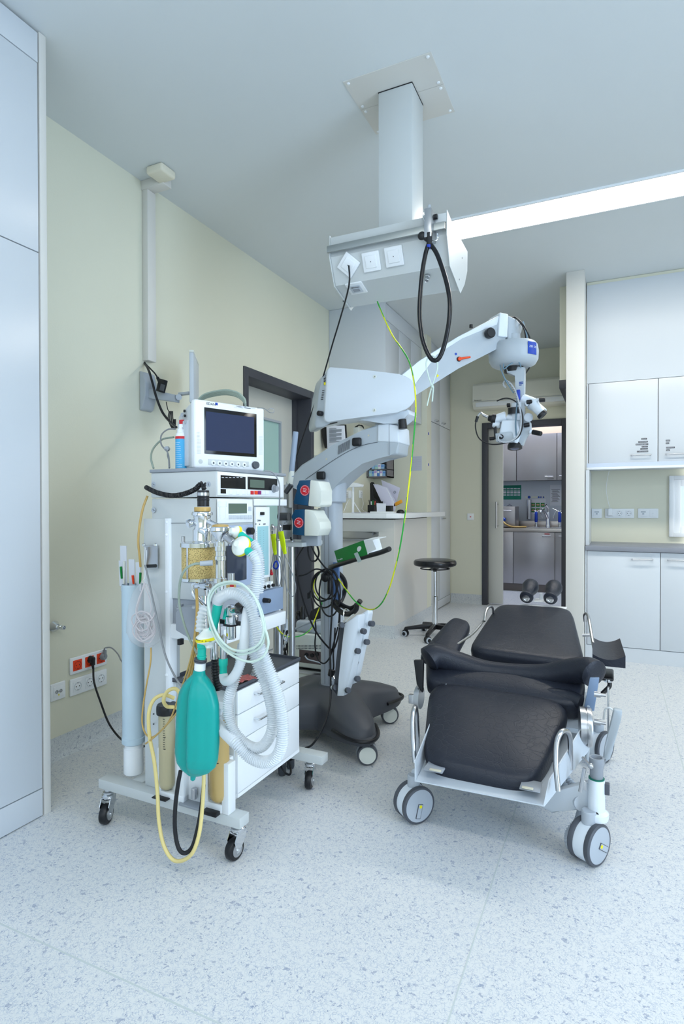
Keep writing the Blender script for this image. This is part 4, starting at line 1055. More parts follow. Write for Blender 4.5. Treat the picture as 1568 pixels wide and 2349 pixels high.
for i in range(7): 
    if i < 6: fq(506+i*8.5, 1095, 511+i*8.5, 1096.2, K['paper'], 'print', .004, .0003, 0, fas)
fa2 = fq(497, 1145, 578, 1199, W, 'fascia', 0, .003, .001)
fq(522, 1155, 564, 1178, K['lcd'], 'display_window', .003, .001, 0, fa2)
for i in range(6): fq(522.5+i*9, 1182, 530+i*9, 1191, K['enam2'], 'key', .003, .0022, .0006, fa2)
fq(568, 1162, 574, 1172, K['enam2'], 'key', .003, .0022, .0006, fa2)
bx((XF, PX(580, 1150, XF).y, zz(495, 1160, YS)-.0), (XF+.006, 2.045, z0-.004), .002).build('fascia', W, t)
fm = fq(581, 1163, 613, 1326, W, 'flowmeter_bank', 0, .012, .002)
fg = fq(584, 1207, 609, 1320, mat('aqua scale glass', (150, 196, 204), .15), 'flow_tubes', .012, .002, .0005, fm)
mb = MB()
for k in range(3):
    yy = PX(588+k*8.2, 1260, XF+.014).y
    for i in range(20):
        zq = PX(596, 1218+i*5, XF+.014).z; mb.box((XF+.0140, yy-.002, zq-.0003), (XF+.0146, yy+.002, zq+.0003))
mb.build('scale_marks', K['ink'], fm)
text('lettering', 'L/min', PX(589, 1196, XF+.012), .011, (0, 1, 0), (0, 0, 1), K['ink'], fm)
for x, s in ((584, 'O2'), (593, 'Air'), (603, 'N2O')): text('lettering', s, PX(x, 1204, XF+.012), .008, (0, 1, 0), (0, 0, 1), K['ink'], fm)
bx(PX(600, 1178, XF+.012)-V((0, .012, .006)), PX(600, 1178, XF+.012)+V((.006, .012, .006)), .002).build('gas_switch', K['black'], fm)
fp = fq(524, 1204, 579, 1345, mat('cool grey fascia', (166, 180, 204), .4), 'fascia', 0, .003, .001)
q = PX(568, 1218, XF+.003); MB().lathe(q, (1, 0, 0), [(.010, 0), (.010, .004), (.0135, .005), (.013, .022), (.0001, .023)], 26).build('black_knob', K['black'], fp)
fq(517, 1250, 562, 1333, mat('smoked bellows window', (52, 60, 76), .12), 'bellows_window', .003, .004, .001, fp)
for i in range(3):
    q = PX(597+i*10, 1345-i*2.2, XF+.012); ob = MB().box(q-V((.01, .007, .012)), q+V((.014, .007, .012)), .002).build('flow_valve', W, t); MB().cyl(q+V((.0, 0, -.002)), q+V((.022, 0, -.002)), .0065, n=14).build('valve_cap', K['black'], ob)
# block below the flowmeters, shelf, drawers
a = PX(590, 1357, XF+.02); b = PX(649, 1349, XF+.02); c = PX(649, 1399, XF+.02)
bx((XF-.06, a.y, PX(620, 1405, XF+.02).z), (XF+.02, b.y, PX(620, 1353, XF+.02).z), .002).build('suction_block', mat('steel blue enamel', (136, 154, 180), .4), t)
q = PX(604, 1377, XF+.02); MB().cyl(q, q+V((.03, 0, 0)), .0095, .0085, n=20, bev=.002).build('suction_knob', K['black'], t)
bx((-1.47, YS-.0, PX(620, 1443, XF+.03).z), (XF+.03, b.y+.005, PX(620, 1412, XF+.03).z), .003).build('work_shelf', W, t)
zdt = .558
bx((-1.428, 1.625, .19), (-1.163, 2.035, zdt), .002).build('drawer_housing', E_, t)
zr = [zdt-.004, PX(676, 1567, -1.16).z, PX(676, 1619, -1.16).z, PX(676, 1722, -1.16).z]
for i in range(3):
    d = bx((-1.163, 1.63, zr[i+1]+.0015), (-1.150, 2.042, zr[i]-.0015), .002).build('drawer', W, t)
    ha = PX(583, (1590, 1648, 1709)[i], -1.15); hb = V((-1.15, ha.y+.16, ha.z)); mb = MB(); bow(mb, ha, hb, (1, 0, 0), .004, .024); mb.build('handle', K['chrome'], d)
mb = MB(); mb.box((-1.435, 1.605, zdt), (-1.148, 2.05, zdt+.004)); ring_h = .014
mb.box((-1.435, 1.605, zdt), (-1.432, 2.05, zdt+ring_h)); mb.box((-1.151, 1.605, zdt), (-1.148, 2.05, zdt+ring_h)); mb.box((-1.435, 1.605, zdt), (-1.148, 1.608, zdt+ring_h)); mb.box((-1.435, 2.047, zdt), (-1.148, 2.05, zdt+ring_h))
mb.build('metal_tray', K['dgrey'], t)
mb = MB(); mb.prism([(-1.16, 1.63, .19), (-1.16, 2.042, .19), (-1.16, 2.042, .205), (-1.16, 1.63, .205)], (.01, 0, 0)); mb.build('bottom_rail', W, t)
# bottle carrier at the front with two suction jars
zc = P(500, 1745, 1.57).z
mb = MB(); mb.box((-1.428, 1.585, .166), (-1.165, 1.625, zc), .002)
xa = P(414, 1700, 1.56).x; xb = P(465, 1740, 1.56).x
for x0, x1 in ((-1.428, P(361, 1700, 1.56).x), (P(404, 1700, 1.56).x, xa+.012), (xb, P(476, 1740, 1.56).x), (P(530, 1740, 1.56).x-.012, -1.165)):
    mb.box((x0, 1.56, .166), (x1, 1.60, zc), .002)
mb.box((-1.428, 1.558, .166), (xa+.012, 1.6, P(380, 1814, 1.56).z-.004), .002); mb.box((xb, 1.558, .166), (-1.165, 1.6, P(500, 1842, 1.56).z-.004), .002)
mb.build('jar_carrier', W, t)
bx((xa, 1.548, .160), (xb+.02, 1.60, .168), .001).build('carrier_floor', K['grey'], t)
MB().cyl(P(445, 1832, 1.57), P(445, 1808, 1.57), .010, n=20, bev=.002).build('metal_stud', K['steel'], t)
def jar(x, ytop, ybot, rad, mj, label_lid=True, liquid=None):
    a = P(x, ytop, 1.575); b = P(x, ybot, 1.575); h = a.z-b.z
    j = MB().lathe(b, (0, 0, 1), [(.0001, 0), (rad*.38, rad*.08), (rad*.71, rad*.3), (rad*.92, rad*.62), (rad, rad), (rad, h), (rad*.94, h), (rad*.94, rad), (rad*.66, rad*.36), (.0001, rad*.08)], 32).build('suction_jar', mj, t)
    if liquid: MB().lathe(b+V((0, 0, .008)), (0, 0, 1), [(.0001, 0), (rad*.8, .012), (rad*.9, .026), (rad*.9, liquid), (.0001, liquid)], 28).build('residue', K['brown'], j)
    mb = MB()
    for i in range(14): z_ = b.z+h*.55+i*h*.028; mb.box((b.x+rad*.3, b.y-rad*1.0, z_), (b.x+rad*(.62 if i % 5 == 0 else .5), b.y-rad*.84, z_+.0008))
    mb.build('graduation', K['ink'], j)
    return a, j
a, j = jar(383, 1628, 1812, .0285, mat('yellowed clear jar', (218, 208, 170), .12, alpha=.55), True, .155)
MB().lathe(a, (0, 0, 1), [(.036, -.012), (.037, 0), (.036, .014), (.033, .02), (.0001, .02)], 32).build('jar_lid', K['black'], j)
a, j = jar(503, 1660, 1840, .034, K['amberjar'])
# ---- absorber system (chrome) hanging in front of the side
YA = 1.47
CH = K['chrome']
def ap_(x, y, Y=YA): return P(x, y, Y)
def vl(x, rows, m, nm, Y=YA, n=32, par=None):
    """vertical turned part: rows of (pixel y, radius m), top first"""
    base = ap_(x, rows[-1][0], Y); pr = [(r, ap_(x, y, Y).z-base.z) for y, r in rows][::-1]
    return MB().lathe(base, (0, 0, 1), pr, n).build(nm, m, par or t)
cc = ap_(456, 1290)
vl(456, [(1333, .052), (1330, .058), (1324, .058), (1322, .05)][::-1], CH, 'canister_base')
can = vl(456, [(1247, .053), (1325, .053)], K['lime'], 'absorber_canister', n=48)
MB().cyl(cc+V((0, -.0545, .055)), cc+V((0, -.0545, -.055)), .0028, n=8).build('tie_rod', K['steel'], can)
vl(456, [(1243, .05), (1245, .058), (1254, .058), (1256, .05)], CH, 'canister_top')
mb = MB(); mb.cyl(ap_(420, 1243), ap_(420, 1230), .006, n=16, bev=.001); mb.build('thumb_screw', K['steel'], t)
vl(464, [(1212, .026), (1216, .030), (1240, .030), (1244, .036)], CH, 'valve_body')
vl(464, [(1174, .031), (1176, .033), (1182, .033), (1184, .028), (1205, .022), (1213, .026)], CH, 'valve_body')
mb = MB(); mb.cyl(ap_(450, 1198), ap_(434, 1201, YA-.02), .010, .013, n=20, bev=.001); mb.lathe(ap_(437, 1200, YA-.017), ap_(428, 1203, YA-.03)-ap_(437, 1200, YA-.017), [(.013, 0), (.013, .01), (.008, .01), (.0001, .004)], 20); mb.cyl(ap_(478, 1196), ap_(498, 1206, YA), .008, n=14); mb.build('side_port', CH, t, loose=True)
vl(464, [(1163, .024), (1165, .0255), (1173, .0255), (1175, .022)], K['amber'], 'valve_dome')
s_ = vl(466, [(1125, .018), (1128, .0185), (1162, .0185)], K['black'], 'oxygen_sensor')
vl(466, [(1130, .0192), (1137, .0192)], K['steel'], 'sensor_ring', par=s_)
mb = MB()
for y in (1142, 1148): c = ap_(466, y); mb.lathe(c, (0, 0, 1), [(.0185, 0), (.0198, .001), (.0198, .003), (.0185, .004)], 28, cap=False)
mb.build('sensor_rings', K['rubber'], s_)
# coiled black sensor cable
def coil(pts, r, R, turns, n=6):
    ps = resample(spline([V(p) for p in pts], 10), int(turns*10)); out = []
    for i, p in enumerate(ps):
        tt = (ps[min(i+1, len(ps)-1)]-ps[max(i-1, 0)]).normalized(); a = tt.cross(V((0, 0, 1))).normalized(); b = tt.cross(a); w = 2*PI*i/10
        out.append(p+a*math.cos(w)*R+b*math.sin(w)*R)
    return MB().tube(out, r, n=n, smooth=False)
coil([ap_(467, 1122), ap_(467, 1110), ap_(458, 1112), ap_(448, 1122, YA+.01), ap_(425, 1132, YA+.02), ap_(395, 1137, YA+.04), ap_(360, 1130, YA+.08), ap_(335, 1118, YA+.12)], .0028, .0062, 46).build('coiled_cable', K['cable'], s_)
mb = MB(); mb.cyl(ap_(467, 1124), ap_(466, 1112), .006, .008, n=12); mb.build('cable_boot', K['black'], s_)
# right valve with cone
vl(505, [(1202, .012), (1204, .024), (1209, .026)], K['amber'], 'valve_dome', Y=1.45)
vl(505, [(1208, .030), (1210, .0325), (1217, .0325), (1219, .029), (1221, .029), (1242, .012), (1243, .015), (1254, .015)], CH, 'valve_cone', Y=1.45)
mb = MB()
vl(505, [(1253, .018), (1263, .018), (1264, .0155), (1275, .0155), (1276, .018), (1285, .018), (1286, .0155), (1325, .0155), (1326, .0205), (1336, .0205), (1338, .013), (1360, .010)], CH, 'valve_tube', Y=1.45)
mb = MB(); a, b = P(519, 1232, 1.44), P(536, 1246, 1.42); mb.cyl(a, b, .0125, .0105, n=20, bev=.001); mb.build('cone_port', K['steel'], t)
# small clear water trap
vl(445+65, [(1150, .012), (1152, .0135), (1162, .0135), (1163, .0105), (1185, .0105), (1190, .0085)], K['clear'], 'clear_valve', Y=1.47)
# flow sensor plug and grey cable
mb = MB(); mb.cyl(P(488, 1291, 1.425), P(458, 1293, 1.40), .0085, .0075, n=20, bev=.001); mb.build('sensor_plug', K['lightgrey'], t)
MB().tube([P(458, 1293, 1.40), P(445, 1294, 1.39), P(428, 1303, 1.38), (P(416, 1322, 1.38)), P(411, 1350, 1.39), P(411, 1385, 1.40), P(420, 1425, 1.41), P(433, 1462, 1.42), P(446, 1488, 1.42), P(452, 1500, 1.41)], .0038, n=10).build('sensor_cable', K['greencable'], t)
# chrome below the canister
mb = MB(); mb.cyl(ap_(449, 1344), ap_(482, 1344), .0085, n=16, bev=.001); mb.cyl(ap_(462, 1344), ap_(474, 1344), .0105, n=8); mb.tube([ap_(458, 1334), ap_(444, 1340), ap_(443, 1360), ap_(456, 1378), ap_(470, 1392)], .008, n=12); mb.cyl(ap_(476, 1352), ap_(476, 1366), .013, .009, n=18); mb.build('pipe_fitting', CH, t)
mb = MB(); mb.cyl(ap_(466, 1366, 1.5), ap_(468, 1450, 1.5), .018, n=20); mb.cyl(ap_(496, 1340, 1.5), ap_(500, 1480, 1.5), .010, n=16); mb.build('support_tube', CH, t)
# grey valve block at the left
mb = MB(); mb.prism([P(x, y, 1.52) for x, y in ((402, 1406), (412, 1392), (446, 1392), (460, 1400), (460, 1470), (438, 1468), (402, 1446))], (0, .09, 0), .004, 2); mb.build('valve_block', K['grey'], t)
mb = MB(); mb.lathe(P(413, 1396, 1.55), (0, 0, 1), [(.015, 0), (.015, .004), (.011, .005), (.011, .016), (.0001, .016)], 24); mb.lathe(P(447, 1398, 1.53), (0, 0, 1), [(.006, 0), (.012, .004), (.012, .012), (.0001, .014)], 20); mb.build('block_cap', K['steel'], t, loose=True)
MB().box(P(406, 1480, 1.53), P(422, 1464, 1.55), .002).build('black_fitting', K['black'], t)
# APL valve with black knob and fork plate
YV = 1.40
mb = MB(); mb.lathe(P(531, 1410, YV), (0, 0, 1), [(.018, -.03), (.021, -.026), (.021, -.004), (.017, 0), (.017, .022), (.012, .028), (.0001, .03)], 28); mb.cyl(P(534, 1400, YV), P(548, 1399, YV-.03), .014, n=20); mb.build('relief_valve', CH, t)
mb = MB(); mb.cyl(P(546, 1391, YV-.02), P(558, 1399, YV-.045), .0125, .0105, n=20, bev=.003); mb.build('relief_knob', K['black'], t)
MB().cyl(P(524, 1398, YV), P(519, 1422, YV-.01), .012, n=20).build('teal_ring', K['teal'], t)
mb = MB(); mb.lathe(P(530, 1434, YV), (0, 0, 1), [(.001, 0), (.023, 0), (.023, .004), (.001, .004)], 28); mb.box(P(505, 1430, YV)-V((0, .004, .0)), P(556, 1430, YV)+V((0, .004, .005)), .001)
for x in (505, 554): mb.box(P(x, 1430, YV)-V((0, .003, 0)), P(x+2.5, 1420, YV)+V((0, .003, 0)), .001)
mb.build('fork_plate', K['black'], t)
vl(530, [(1436, .0145), (1463, .0145), (1466, .011)], CH, 'valve_barrel', Y=YV)
vl(512, [(1456, .004), (1463, .0095), (1512, .0105)], K['steel'], 'chrome_port', Y=1.42)
vl(491, [(1474, .010), (1477, .0115), (1494, .0115), (1495, .0125), (1511, .0125)], K['steel'], 'chrome_port', Y=1.44)
mb = MB(); mb.corr([P(493, 1511, 1.44), P(494, 1540, 1.445), P(500, 1580, 1.46)], .0125, .009, .0015); mb.build('black_bellows_hose', K['black'], t)
vl(512, [(1510, .012), (1512, .0135), (1526, .0135), (1528, .0115), (1549, .0110)], K['teal'], 'teal_connector', Y=1.42)
# clear graduated spindle
vl(530, [(1315, .0105), (1331, .0105)], K['steel'], 'spindle_cap', Y=1.42)
sp = vl(530, [(1331, .0145), (1360, .0145)], K['amberjar'], 'spindle_tube', Y=1.42)
MB().box(P(527, 1346, 1.405), P(536, 1342, 1.407)).build('red_mark', K['red'], sp)
# upper bacterial filters with teal connectors
def filt(c, ax, R, name='bacterial_filter', txt=True, lab='', h=.026):
    c = V(c); ax = V(ax).normalized()
    ft = thing(name, lab, 'filter', c, None)
    MB().lathe(c, ax, [(.009, -h*.9), (.011, -h*.75), (R*.55, -h*.55), (R*.92, -h*.28), (R, -.004), (R, .004), (R*.92, h*.28), (R*.55, h*.5), (.011, h*.7), (.010, h*.95)], 40).build('filter_shell', mat('milky plastic', (232, 238, 232), .3), ft)
    MB().lathe(c, ax, [(R*1.005, -.0045), (R*1.015, -.0035), (R*1.015, .0035), (R*1.005, .0045)], 40, cap=False).build('yellow_band', K['yellow'], ft)
    return ft
f1 = filt(P(553, 1253, 1.39), P(580, 1269, 1.45)-P(550, 1251, 1.39), .030, lab='large white round filter with yellow band beside the chrome valve, above the teal connector')
mb = MB(); a, b = P(563, 1260, 1.39), P(578, 1271, 1.38); mb.cyl(a, b, .0125, .0105, n=24, bev=.001); mb.build('teal_connector', K['teal'], f1)
f2 = filt(P(543, 1222, 1.45), P(570, 1230, 1.49)-P(541, 1221, 1.45), .021, lab='smaller white round filter with yellow band partly behind the larger one')
mb = MB(); mb.cyl(P(552, 1228, 1.44), P(578, 1245, 1.43), .012, .010, n=24, bev=.001); mb.build('teal_connector', K['teal'], f2)
f3 = filt(P(476, 1463, 1.37), V((.12, .1, -1)), .035, lab='white round bacterial filter with yellow band above the teal breathing bag', h=.03)
rr_ = .0357; ctr = P(476, 1463, 1.37)
for i, ch in enumerate('Bacterial Filter'):
    a = math.radians(-118+i*5.6); q = ctr+V((math.cos(a)*rr_, math.sin(a)*rr_, -.0022+math.cos(a)*.12*.035*-1-.0))
    if ch != ' ': text('lettering', ch, q, .0062, (-math.sin(a), math.cos(a), 0), (0, 0, 1), K['ink'], f3)
mb = MB(); mb.cyl(P(486, 1470, 1.37), P(484, 1486, 1.37), .0085, .008, n=18); mb.build('filter_port', K['clear'], f3)
mb = MB(); mb.lathe(P(462, 1513, 1.38), P(464, 1462, 1.38)-P(462, 1513, 1.38), [(.0125, 0), (.0125, .008), (.0145, .009), (.0145, .012), (.0125, .013), (.0125, .034), (.0145, .036), (.0145, .06), (.013, .068)], 28); mb.build('teal_connector', K['teal'], f3)
# teal limb of the circuit near the arch
mb = MB(); mb.cyl(P(500, 1384, 1.37), P(488, 1445, 1.38), .0145, .012, n=24, bev=.001); o = mb.build('teal_limb', K['teal'], t)
mb = MB(); mb.corr([P(470, 1390, 1.42), P(462, 1415, 1.41), P(459, 1450, 1.40)], .014, .012, .002); mb.build('clear_limb', K['hose'], t)
frame()
# ---- breathing bag
bag = thing('breathing_bag', 'teal rubber breathing bag hanging below the chrome absorber', 'breathing bag', P(450, 1780, 1.38))
rows = [(1537, 457, 11, .8), (1548, 456, 13, .8), (1560, 455, 24, .7), (1575, 454, 34, .62), (1592, 453, 41, .58), (1612, 453, 45.5, .55), (1650, 452, 47, .55), (1700, 451, 48, .52), (1735, 449, 47, .5), (1752, 448, 43, .48), (1766, 446, 32, .45), (1775, 444, 18, .45), (1780, 443, 5.5, .8), (1788, 442, 4.5, .9), (1791, 442, 2, .9)]
rs = []
mb = MB(); n = 72
keys = []
for a_, b_ in zip(rows, rows[1:]):
    for k in range(5): s = k/5; keys.append(tuple(a_[i]*(1-s)+b_[i]*s for i in range(4)))
keys.append(rows[-1])
for y, x, w, k in keys:
    c = P(x, y, 1.38); hw = (P(x+w, y, 1.38)-c).length; ring_ = []
    fold = min(1, max(0, (y-1550)/40))*min(1, max(0, (1782-y)/30))
    for i in range(n):
        a = 2*PI*i/n; d_ = 1
        for a0_, wd, dp in ((-PI/2-.26, .12, .40), (-PI/2+.75, .25, .07), (-PI/2-1.1, .2, .08), (PI/2, .3, .15)):
            dl = (a-a0_+PI) % (2*PI)-PI; d_ -= fold*dp*math.exp(-(dl/wd)**2)
        dl = (a+PI/2-.05+PI) % (2*PI)-PI; d_ += fold*.10*math.exp(-(dl/.12)**2)
        ring_.append(mb.bm.verts.new(c+V((math.cos(a)*hw*d_, math.sin(a)*hw*k*d_, 0))))
    rs.append(ring_)
for A_, B_ in zip(rs, rs[1:]):
    for i in range(n): j = (i+1) % n; mb.bm.faces.new((A_[i], A_[j], B_[j], B_[i]))
mb.bm.faces.new(rs[0]); mb.bm.faces.new(rs[-1][::-1]); mb.build('bag_body', K['green'], bag, angle=70)
c0, c1 = P(458, 1537, 1.38), P(459, 1519, 1.38); MB().cyl(c0, c1, .0165, n=28, bev=.001).build('white_collar', W, bag)
c0, c1 = P(459, 1519, 1.38), P(460, 1511, 1.38); MB().lathe(c0, c1-c0, [(.017, 0), (.019, .002), (.019, .005), (.017, .006), (.019, .008), (.019, .011), (.016, .012)], 28).build('bag_neck_ring', K['dgrey'], bag)
# ---- breathing hoses
HO = K['hose']
def hose(pts, r, label, corr=True, m=None, amp=.0028, pitch=.0062):
    h = thing('breathing_hose', label, 'hose', P(*pts[0]))
    mb = MB()
    if corr: mb.corr([P(*p) for p in pts], r, pitch, amp, n=16)
    else: mb.tube([P(*p) for p in pts], r, n=18, sub=10)
    mb.build('corrugated_wall' if corr else 'smooth_wall', m or HO, h); return h
hose([(500, 1383, 1.37), (505, 1371, 1.36), (528, 1361, 1.35), (553, 1368, 1.35), (574, 1392, 1.35), (588, 1440, 1.35), (596, 1484, 1.35), (611, 1521, 1.36), (631, 1574, 1.37), (646, 1638, 1.38), (647, 1700, 1.38), (632, 1738, 1.38), (602, 1748, 1.38), (570, 1735, 1.38), (538, 1702, 1.38), (514, 1678, 1.40), (498, 1658, 1.42)], .0145, 'corrugated white hose arching from the teal limb down the outermost long loop')
hose([(577, 1270, 1.38), (588, 1286, 1.38), (590, 1310, 1.38), (586, 1345, 1.38), (578, 1390, 1.38), (572, 1440, 1.39), (576, 1480, 1.39), (592, 1530, 1.39), (612, 1582, 1.39), (625, 1638, 1.40), (622, 1680, 1.40), (606, 1708, 1.40), (586, 1716, 1.40), (562, 1706, 1.40), (540, 1682, 1.40), (526, 1650, 1.40), (523, 1613, 1.40), (531, 1579, 1.40), (543, 1546, 1.41), (552, 1515, 1.43), (556, 1480, 1.46)], .0135, 'corrugated white hose from the large filter down the inner long loop')
hose([(579, 1246, 1.43), (588, 1258, 1.43), (593, 1272, 1.43), (596, 1292, 1.43), (596, 1330, 1.43), (592, 1360, 1.43)], .0125, 'short corrugated white hose running down from the smaller filter')
hose([(568, 1395, 1.36), (564, 1420, 1.355), (561, 1456, 1.355), (557, 1500, 1.36), (546, 1535, 1.37), (530, 1558, 1.38), (516, 1562, 1.40), (512, 1549, 1.42)], .0135, 'smooth milky hose curving down to the lower teal connector', False)
hose([(506, 1618, 1.44), (499, 1640, 1.45), (508, 1672, 1.44), (530, 1700, 1.44), (548, 1715, 1.44)], .011, 'piece of corrugated hose showing beside the breathing bag')
for k, (pts, d) in enumerate((([(530, 1338), (560, 1345), (586, 1372), (602, 1410), (608, 1450), (598, 1482), (570, 1498), (540, 1500), (512, 1482), (494, 1450), (482, 1410), (481, 1375), (498, 1348)], 1.335),
                              ([(528, 1334), (556, 1341), (582, 1368), (598, 1408), (604, 1448), (592, 1478), (564, 1492), (534, 1490), (508, 1470), (490, 1438), (479, 1400), (478, 1368), (496, 1343)], 1.328))):
    h = thing('sampling_tube', ('outer' if k == 0 else 'inner')+' coil of clear sampling tube looped over the white hoses', 'tube', P(530, 1338, d), 'clear sampling tube coils')
    MB().tube([P(x, y, d) for x, y in pts], .0034, n=8, closed=True).build('tube', K['silic'], h)
h = thing('sampling_tube', 'clear tube end sweeping low round the coil to the right', 'tube', P(500, 1470, 1.335))
MB().tube([P(x, y, 1.333) for x, y in ((476, 1392), (484, 1440), (505, 1480), (540, 1508), (575, 1518), (603, 1506), (615, 1480), (612, 1455), (604, 1435))], .0036, n=8).build('tube', K['silic'], h)
# ---- suction tubing
def tubing(pts, r, label, m, nm='suction_tube'):
    h = thing(nm, label, 'tube', P(*pts[0])); MB().tube([P(*p) for p in pts], r, n=12, sub=8).build('tube', m, h); return h
tubing([(400, 1602, 1.52), (375, 1594, 1.50), (352, 1606, 1.48), (341, 1638, 1.46), (343, 1690, 1.45), (354, 1750, 1.45), (361, 1820, 1.45), (364, 1880, 1.45), (374, 1935, 1.45), (394, 1970, 1.45), (418, 1974, 1.45), (442, 1955, 1.45), (457, 1910, 1.46), (464, 1850, 1.48), (467, 1790, 1.50), (468, 1740, 1.52)], .0062, 'thick yellowish suction tube looping almost to the floor', K['cream'])
tubing([(414, 1768, 1.46), (408, 1800, 1.455), (402, 1850, 1.45), (401, 1900, 1.45), (408, 1942, 1.45), (422, 1957, 1.45), (440, 1944, 1.46), (452, 1905, 1.47), (461, 1855, 1.5), (467, 1800, 1.52)], .0066, 'black rubber tube looping below the breathing bag', K['rubber'])
tubing([(405, 1625, 1.50), (412, 1595, 1.49), (402, 1580, 1.48), (384, 1586, 1.48), (375, 1606, 1.48), (382, 1620, 1.50), (398, 1622, 1.52)], .0062, 'pale yellow tube curled over the lid of the left jar', K['cream'])
tubing([(346, 1486, 1.54), (345, 1520, 1.52), (336, 1570, 1.50), (328, 1620, 1.49), (326, 1660, 1.48), (336, 1686, 1.46), (352, 1690, 1.45), (380, 1665, 1.43), (408, 1630, 1.42), (430, 1580, 1.42), (448, 1500, 1.43), (455, 1420, 1.44), (450, 1350, 1.46)], .0028, 'thin amber tube running past the clear coil bag and up to the canister', K['amber'])
tubing([(334, 1706, 1.45), (360, 1685, 1.44), (390, 1650, 1.43), (412, 1590, 1.41), (432, 1530, 1.40), (444, 1480, 1.40), (450, 1440, 1.41)], .0028, 'thin amber tube with its loose end low beside the tall panel', K['amber'])
tubing([(450, 1350, 1.44), (452, 1400, 1.44), (447, 1460, 1.43), (440, 1520, 1.43), (425, 1580, 1.43)], .0048, 'ochre tube dropping from the fitting below the canister', K['amber'])
tubing([(338, 1138, 1.62), (328, 1165, 1.60), (321, 1200, 1.58), (317, 1240, 1.57), (320, 1275, 1.57), (322, 1300, 1.58)], .0042, 'amber tube curving down at the left of the upper units', K['amber'])
tubing([(334, 1300, 1.53), (347, 1360, 1.52), (360, 1420, 1.5), (378, 1500, 1.48), (400, 1550, 1.46), (420, 1580, 1.45)], .0032, 'thin grey hose slanting down in front of the upright panel', K['greycable'], 'hose')
# ---- holder tube with catheters at the left
c = P(305, 1500, 1.66); cx, cy = c.x, 1.66
zt_, zs_, zb_ = P(305, 1340, 1.66).z, P(305, 1702, 1.66).z, .166
t = thing('catheter_holder_tube', 'pale upright plastic drain pipe standing on the machine frame as catheter holder', 'tube', (cx, cy, zb_))
MB().lathe((cx, cy, zb_), (0, 0, 1), [(.030, 0), (.036, .006), (.036, .10), (.032, .102), (.032, zs_-zb_), (.0001, zs_-zb_)], 36).build('lower_pipe', W, t)
MB().lathe((cx, cy, zs_), (0, 0, 1), [(.034, -.004), (.0425, .002), (.0425, .022), (.040, .024), (.040, zt_-zs_), (.0385, zt_-zs_), (.0385, .03), (.0001, .03)], 40, cap=False).build('upper_pipe', mat('bluish pvc', (190, 210, 222), .4, var=.06), t)
for i, (x, y0, y1, m_, lab) in enumerate(((284, 1252, 1342, K['film'], 'tallest clear catheter pack standing in the holder tube'), (303, 1283, 1342, K['film'], 'clear pack with orange cap in the holder tube'), (318, 1290, 1342, K['film'], 'clear pack with green cap at the right of the holder tube'), (276, 1286, 1330, K['film'], 'narrow pack with dark green edge at the left of the holder tube'))):
    p = thing('catheter_pack', lab, 'catheter', P(x, y1, 1.65), 'catheter packs in the holder tube')
    w = (.016, .0145, .012, .005)[i]
    a, b = P(x, y1+14, 1.655), P(x-2, y0, 1.64+.004*i)
    mb = MB(); mb.prism([a-V((w, 0, 0)), a+V((w, 0, 0)), b+V((w, 0, 0)), b-V((w, 0, 0))], (0, .003, 0), .0005, 1); mb.build('sleeve', mat('milky film', (226, 230, 238), .35, alpha=.75), p)
    mm = (K['ivory'], K['orange'], K['boxgreen'], K['boxgreen'])[i]
    q0_, q1_ = P(x+(3 if i else 0), y1-3, 1.648), P(x+(4 if i == 2 else 1), y1-(55, 22, 28, 30)[i], 1.642)
    MB().cyl(q0_, q1_, .0038, .0045, n=12).build('catheter_cap', mm, p)
# hook bracket and clear bag of coils
t = thing('hook_bracket', 'steel angle bracket screwed on the upright panel with hooks', 'bracket', P(348, 1290, 1.59))
mb = MB(); mb.box(P(334, 1302, 1.597), P(361, 1252, 1.594)); mb.box(P(328, 1254, 1.55), P(361, 1251, 1.594)); mb.build('plate', K['steel'], t)
mb = MB()
for x in (330, 356): mb.lathe(P(x, 1252, 1.57), (0, 0, 1), [(.007, 0), (.007, .006), (.004, .009), (.0001, .01)], 16)
mb.build('cap_nut', K['chrome'], t, loose=True)
MB().cyl(P(333, 1299, 1.56), P(358, 1298, 1.56), .006, n=14, bev=.001).build('rubber_pin', K['black'], t)
t = thing('coil_bag', 'clear plastic bag of coiled tubing hanging on the upright panel', 'bag', P(330, 1480, 1.52))
rows = [(1330, 332, 4), (1340, 333, 11), (1360, 332, 24), (1390, 331, 33), (1425, 330, 37), (1455, 330, 37), (1470, 331, 31), (1480, 333, 18), (1484, 334, 6)]
mb = MB(); rs = []
for y, x, w in rows:
    c = P(x, y, 1.54); hw = (P(x+w, y, 1.54)-c).length
    rs.append([mb.bm.verts.new(c+V((math.cos(a)*hw*(1+.04*math.sin(5*a+y)), math.sin(a)*hw*.5, .003*math.sin(4*a)))) for a in [2*PI*i/32 for i in range(32)]])
for A_, B_ in zip(rs, rs[1:]):
    for i in range(32): j = (i+1) % 32; mb.bm.faces.new((A_[i], A_[j], B_[j], B_[i]))
mb.build('bag_film', K['film'], t, angle=80)
mb = MB(); rg = random.Random(4)
for k in range(15):
    c = P(330+rg.uniform(-4, 4), 1438+rg.uniform(-14, 12), 1.54+rg.uniform(-.012, .012)); R_ = rg.uniform(.028, .044); ph = rg.uniform(0, 6)
    mb.tube([c+V((math.cos(a)*R_, math.sin(a+ph)*.01, math.sin(a)*R_*rg.uniform(.75, 1.0))) for a in [2*PI*i/14 for i in range(14)]], .0024, n=6, sub=3, closed=True)
mb.tube([P(333, 1338, 1.54), P(318, 1375, 1.52), P(312, 1405, 1.52), P(325, 1428, 1.52), P(350, 1418, 1.52), P(354, 1385, 1.53), P(336, 1340, 1.54)], .0024, n=6)
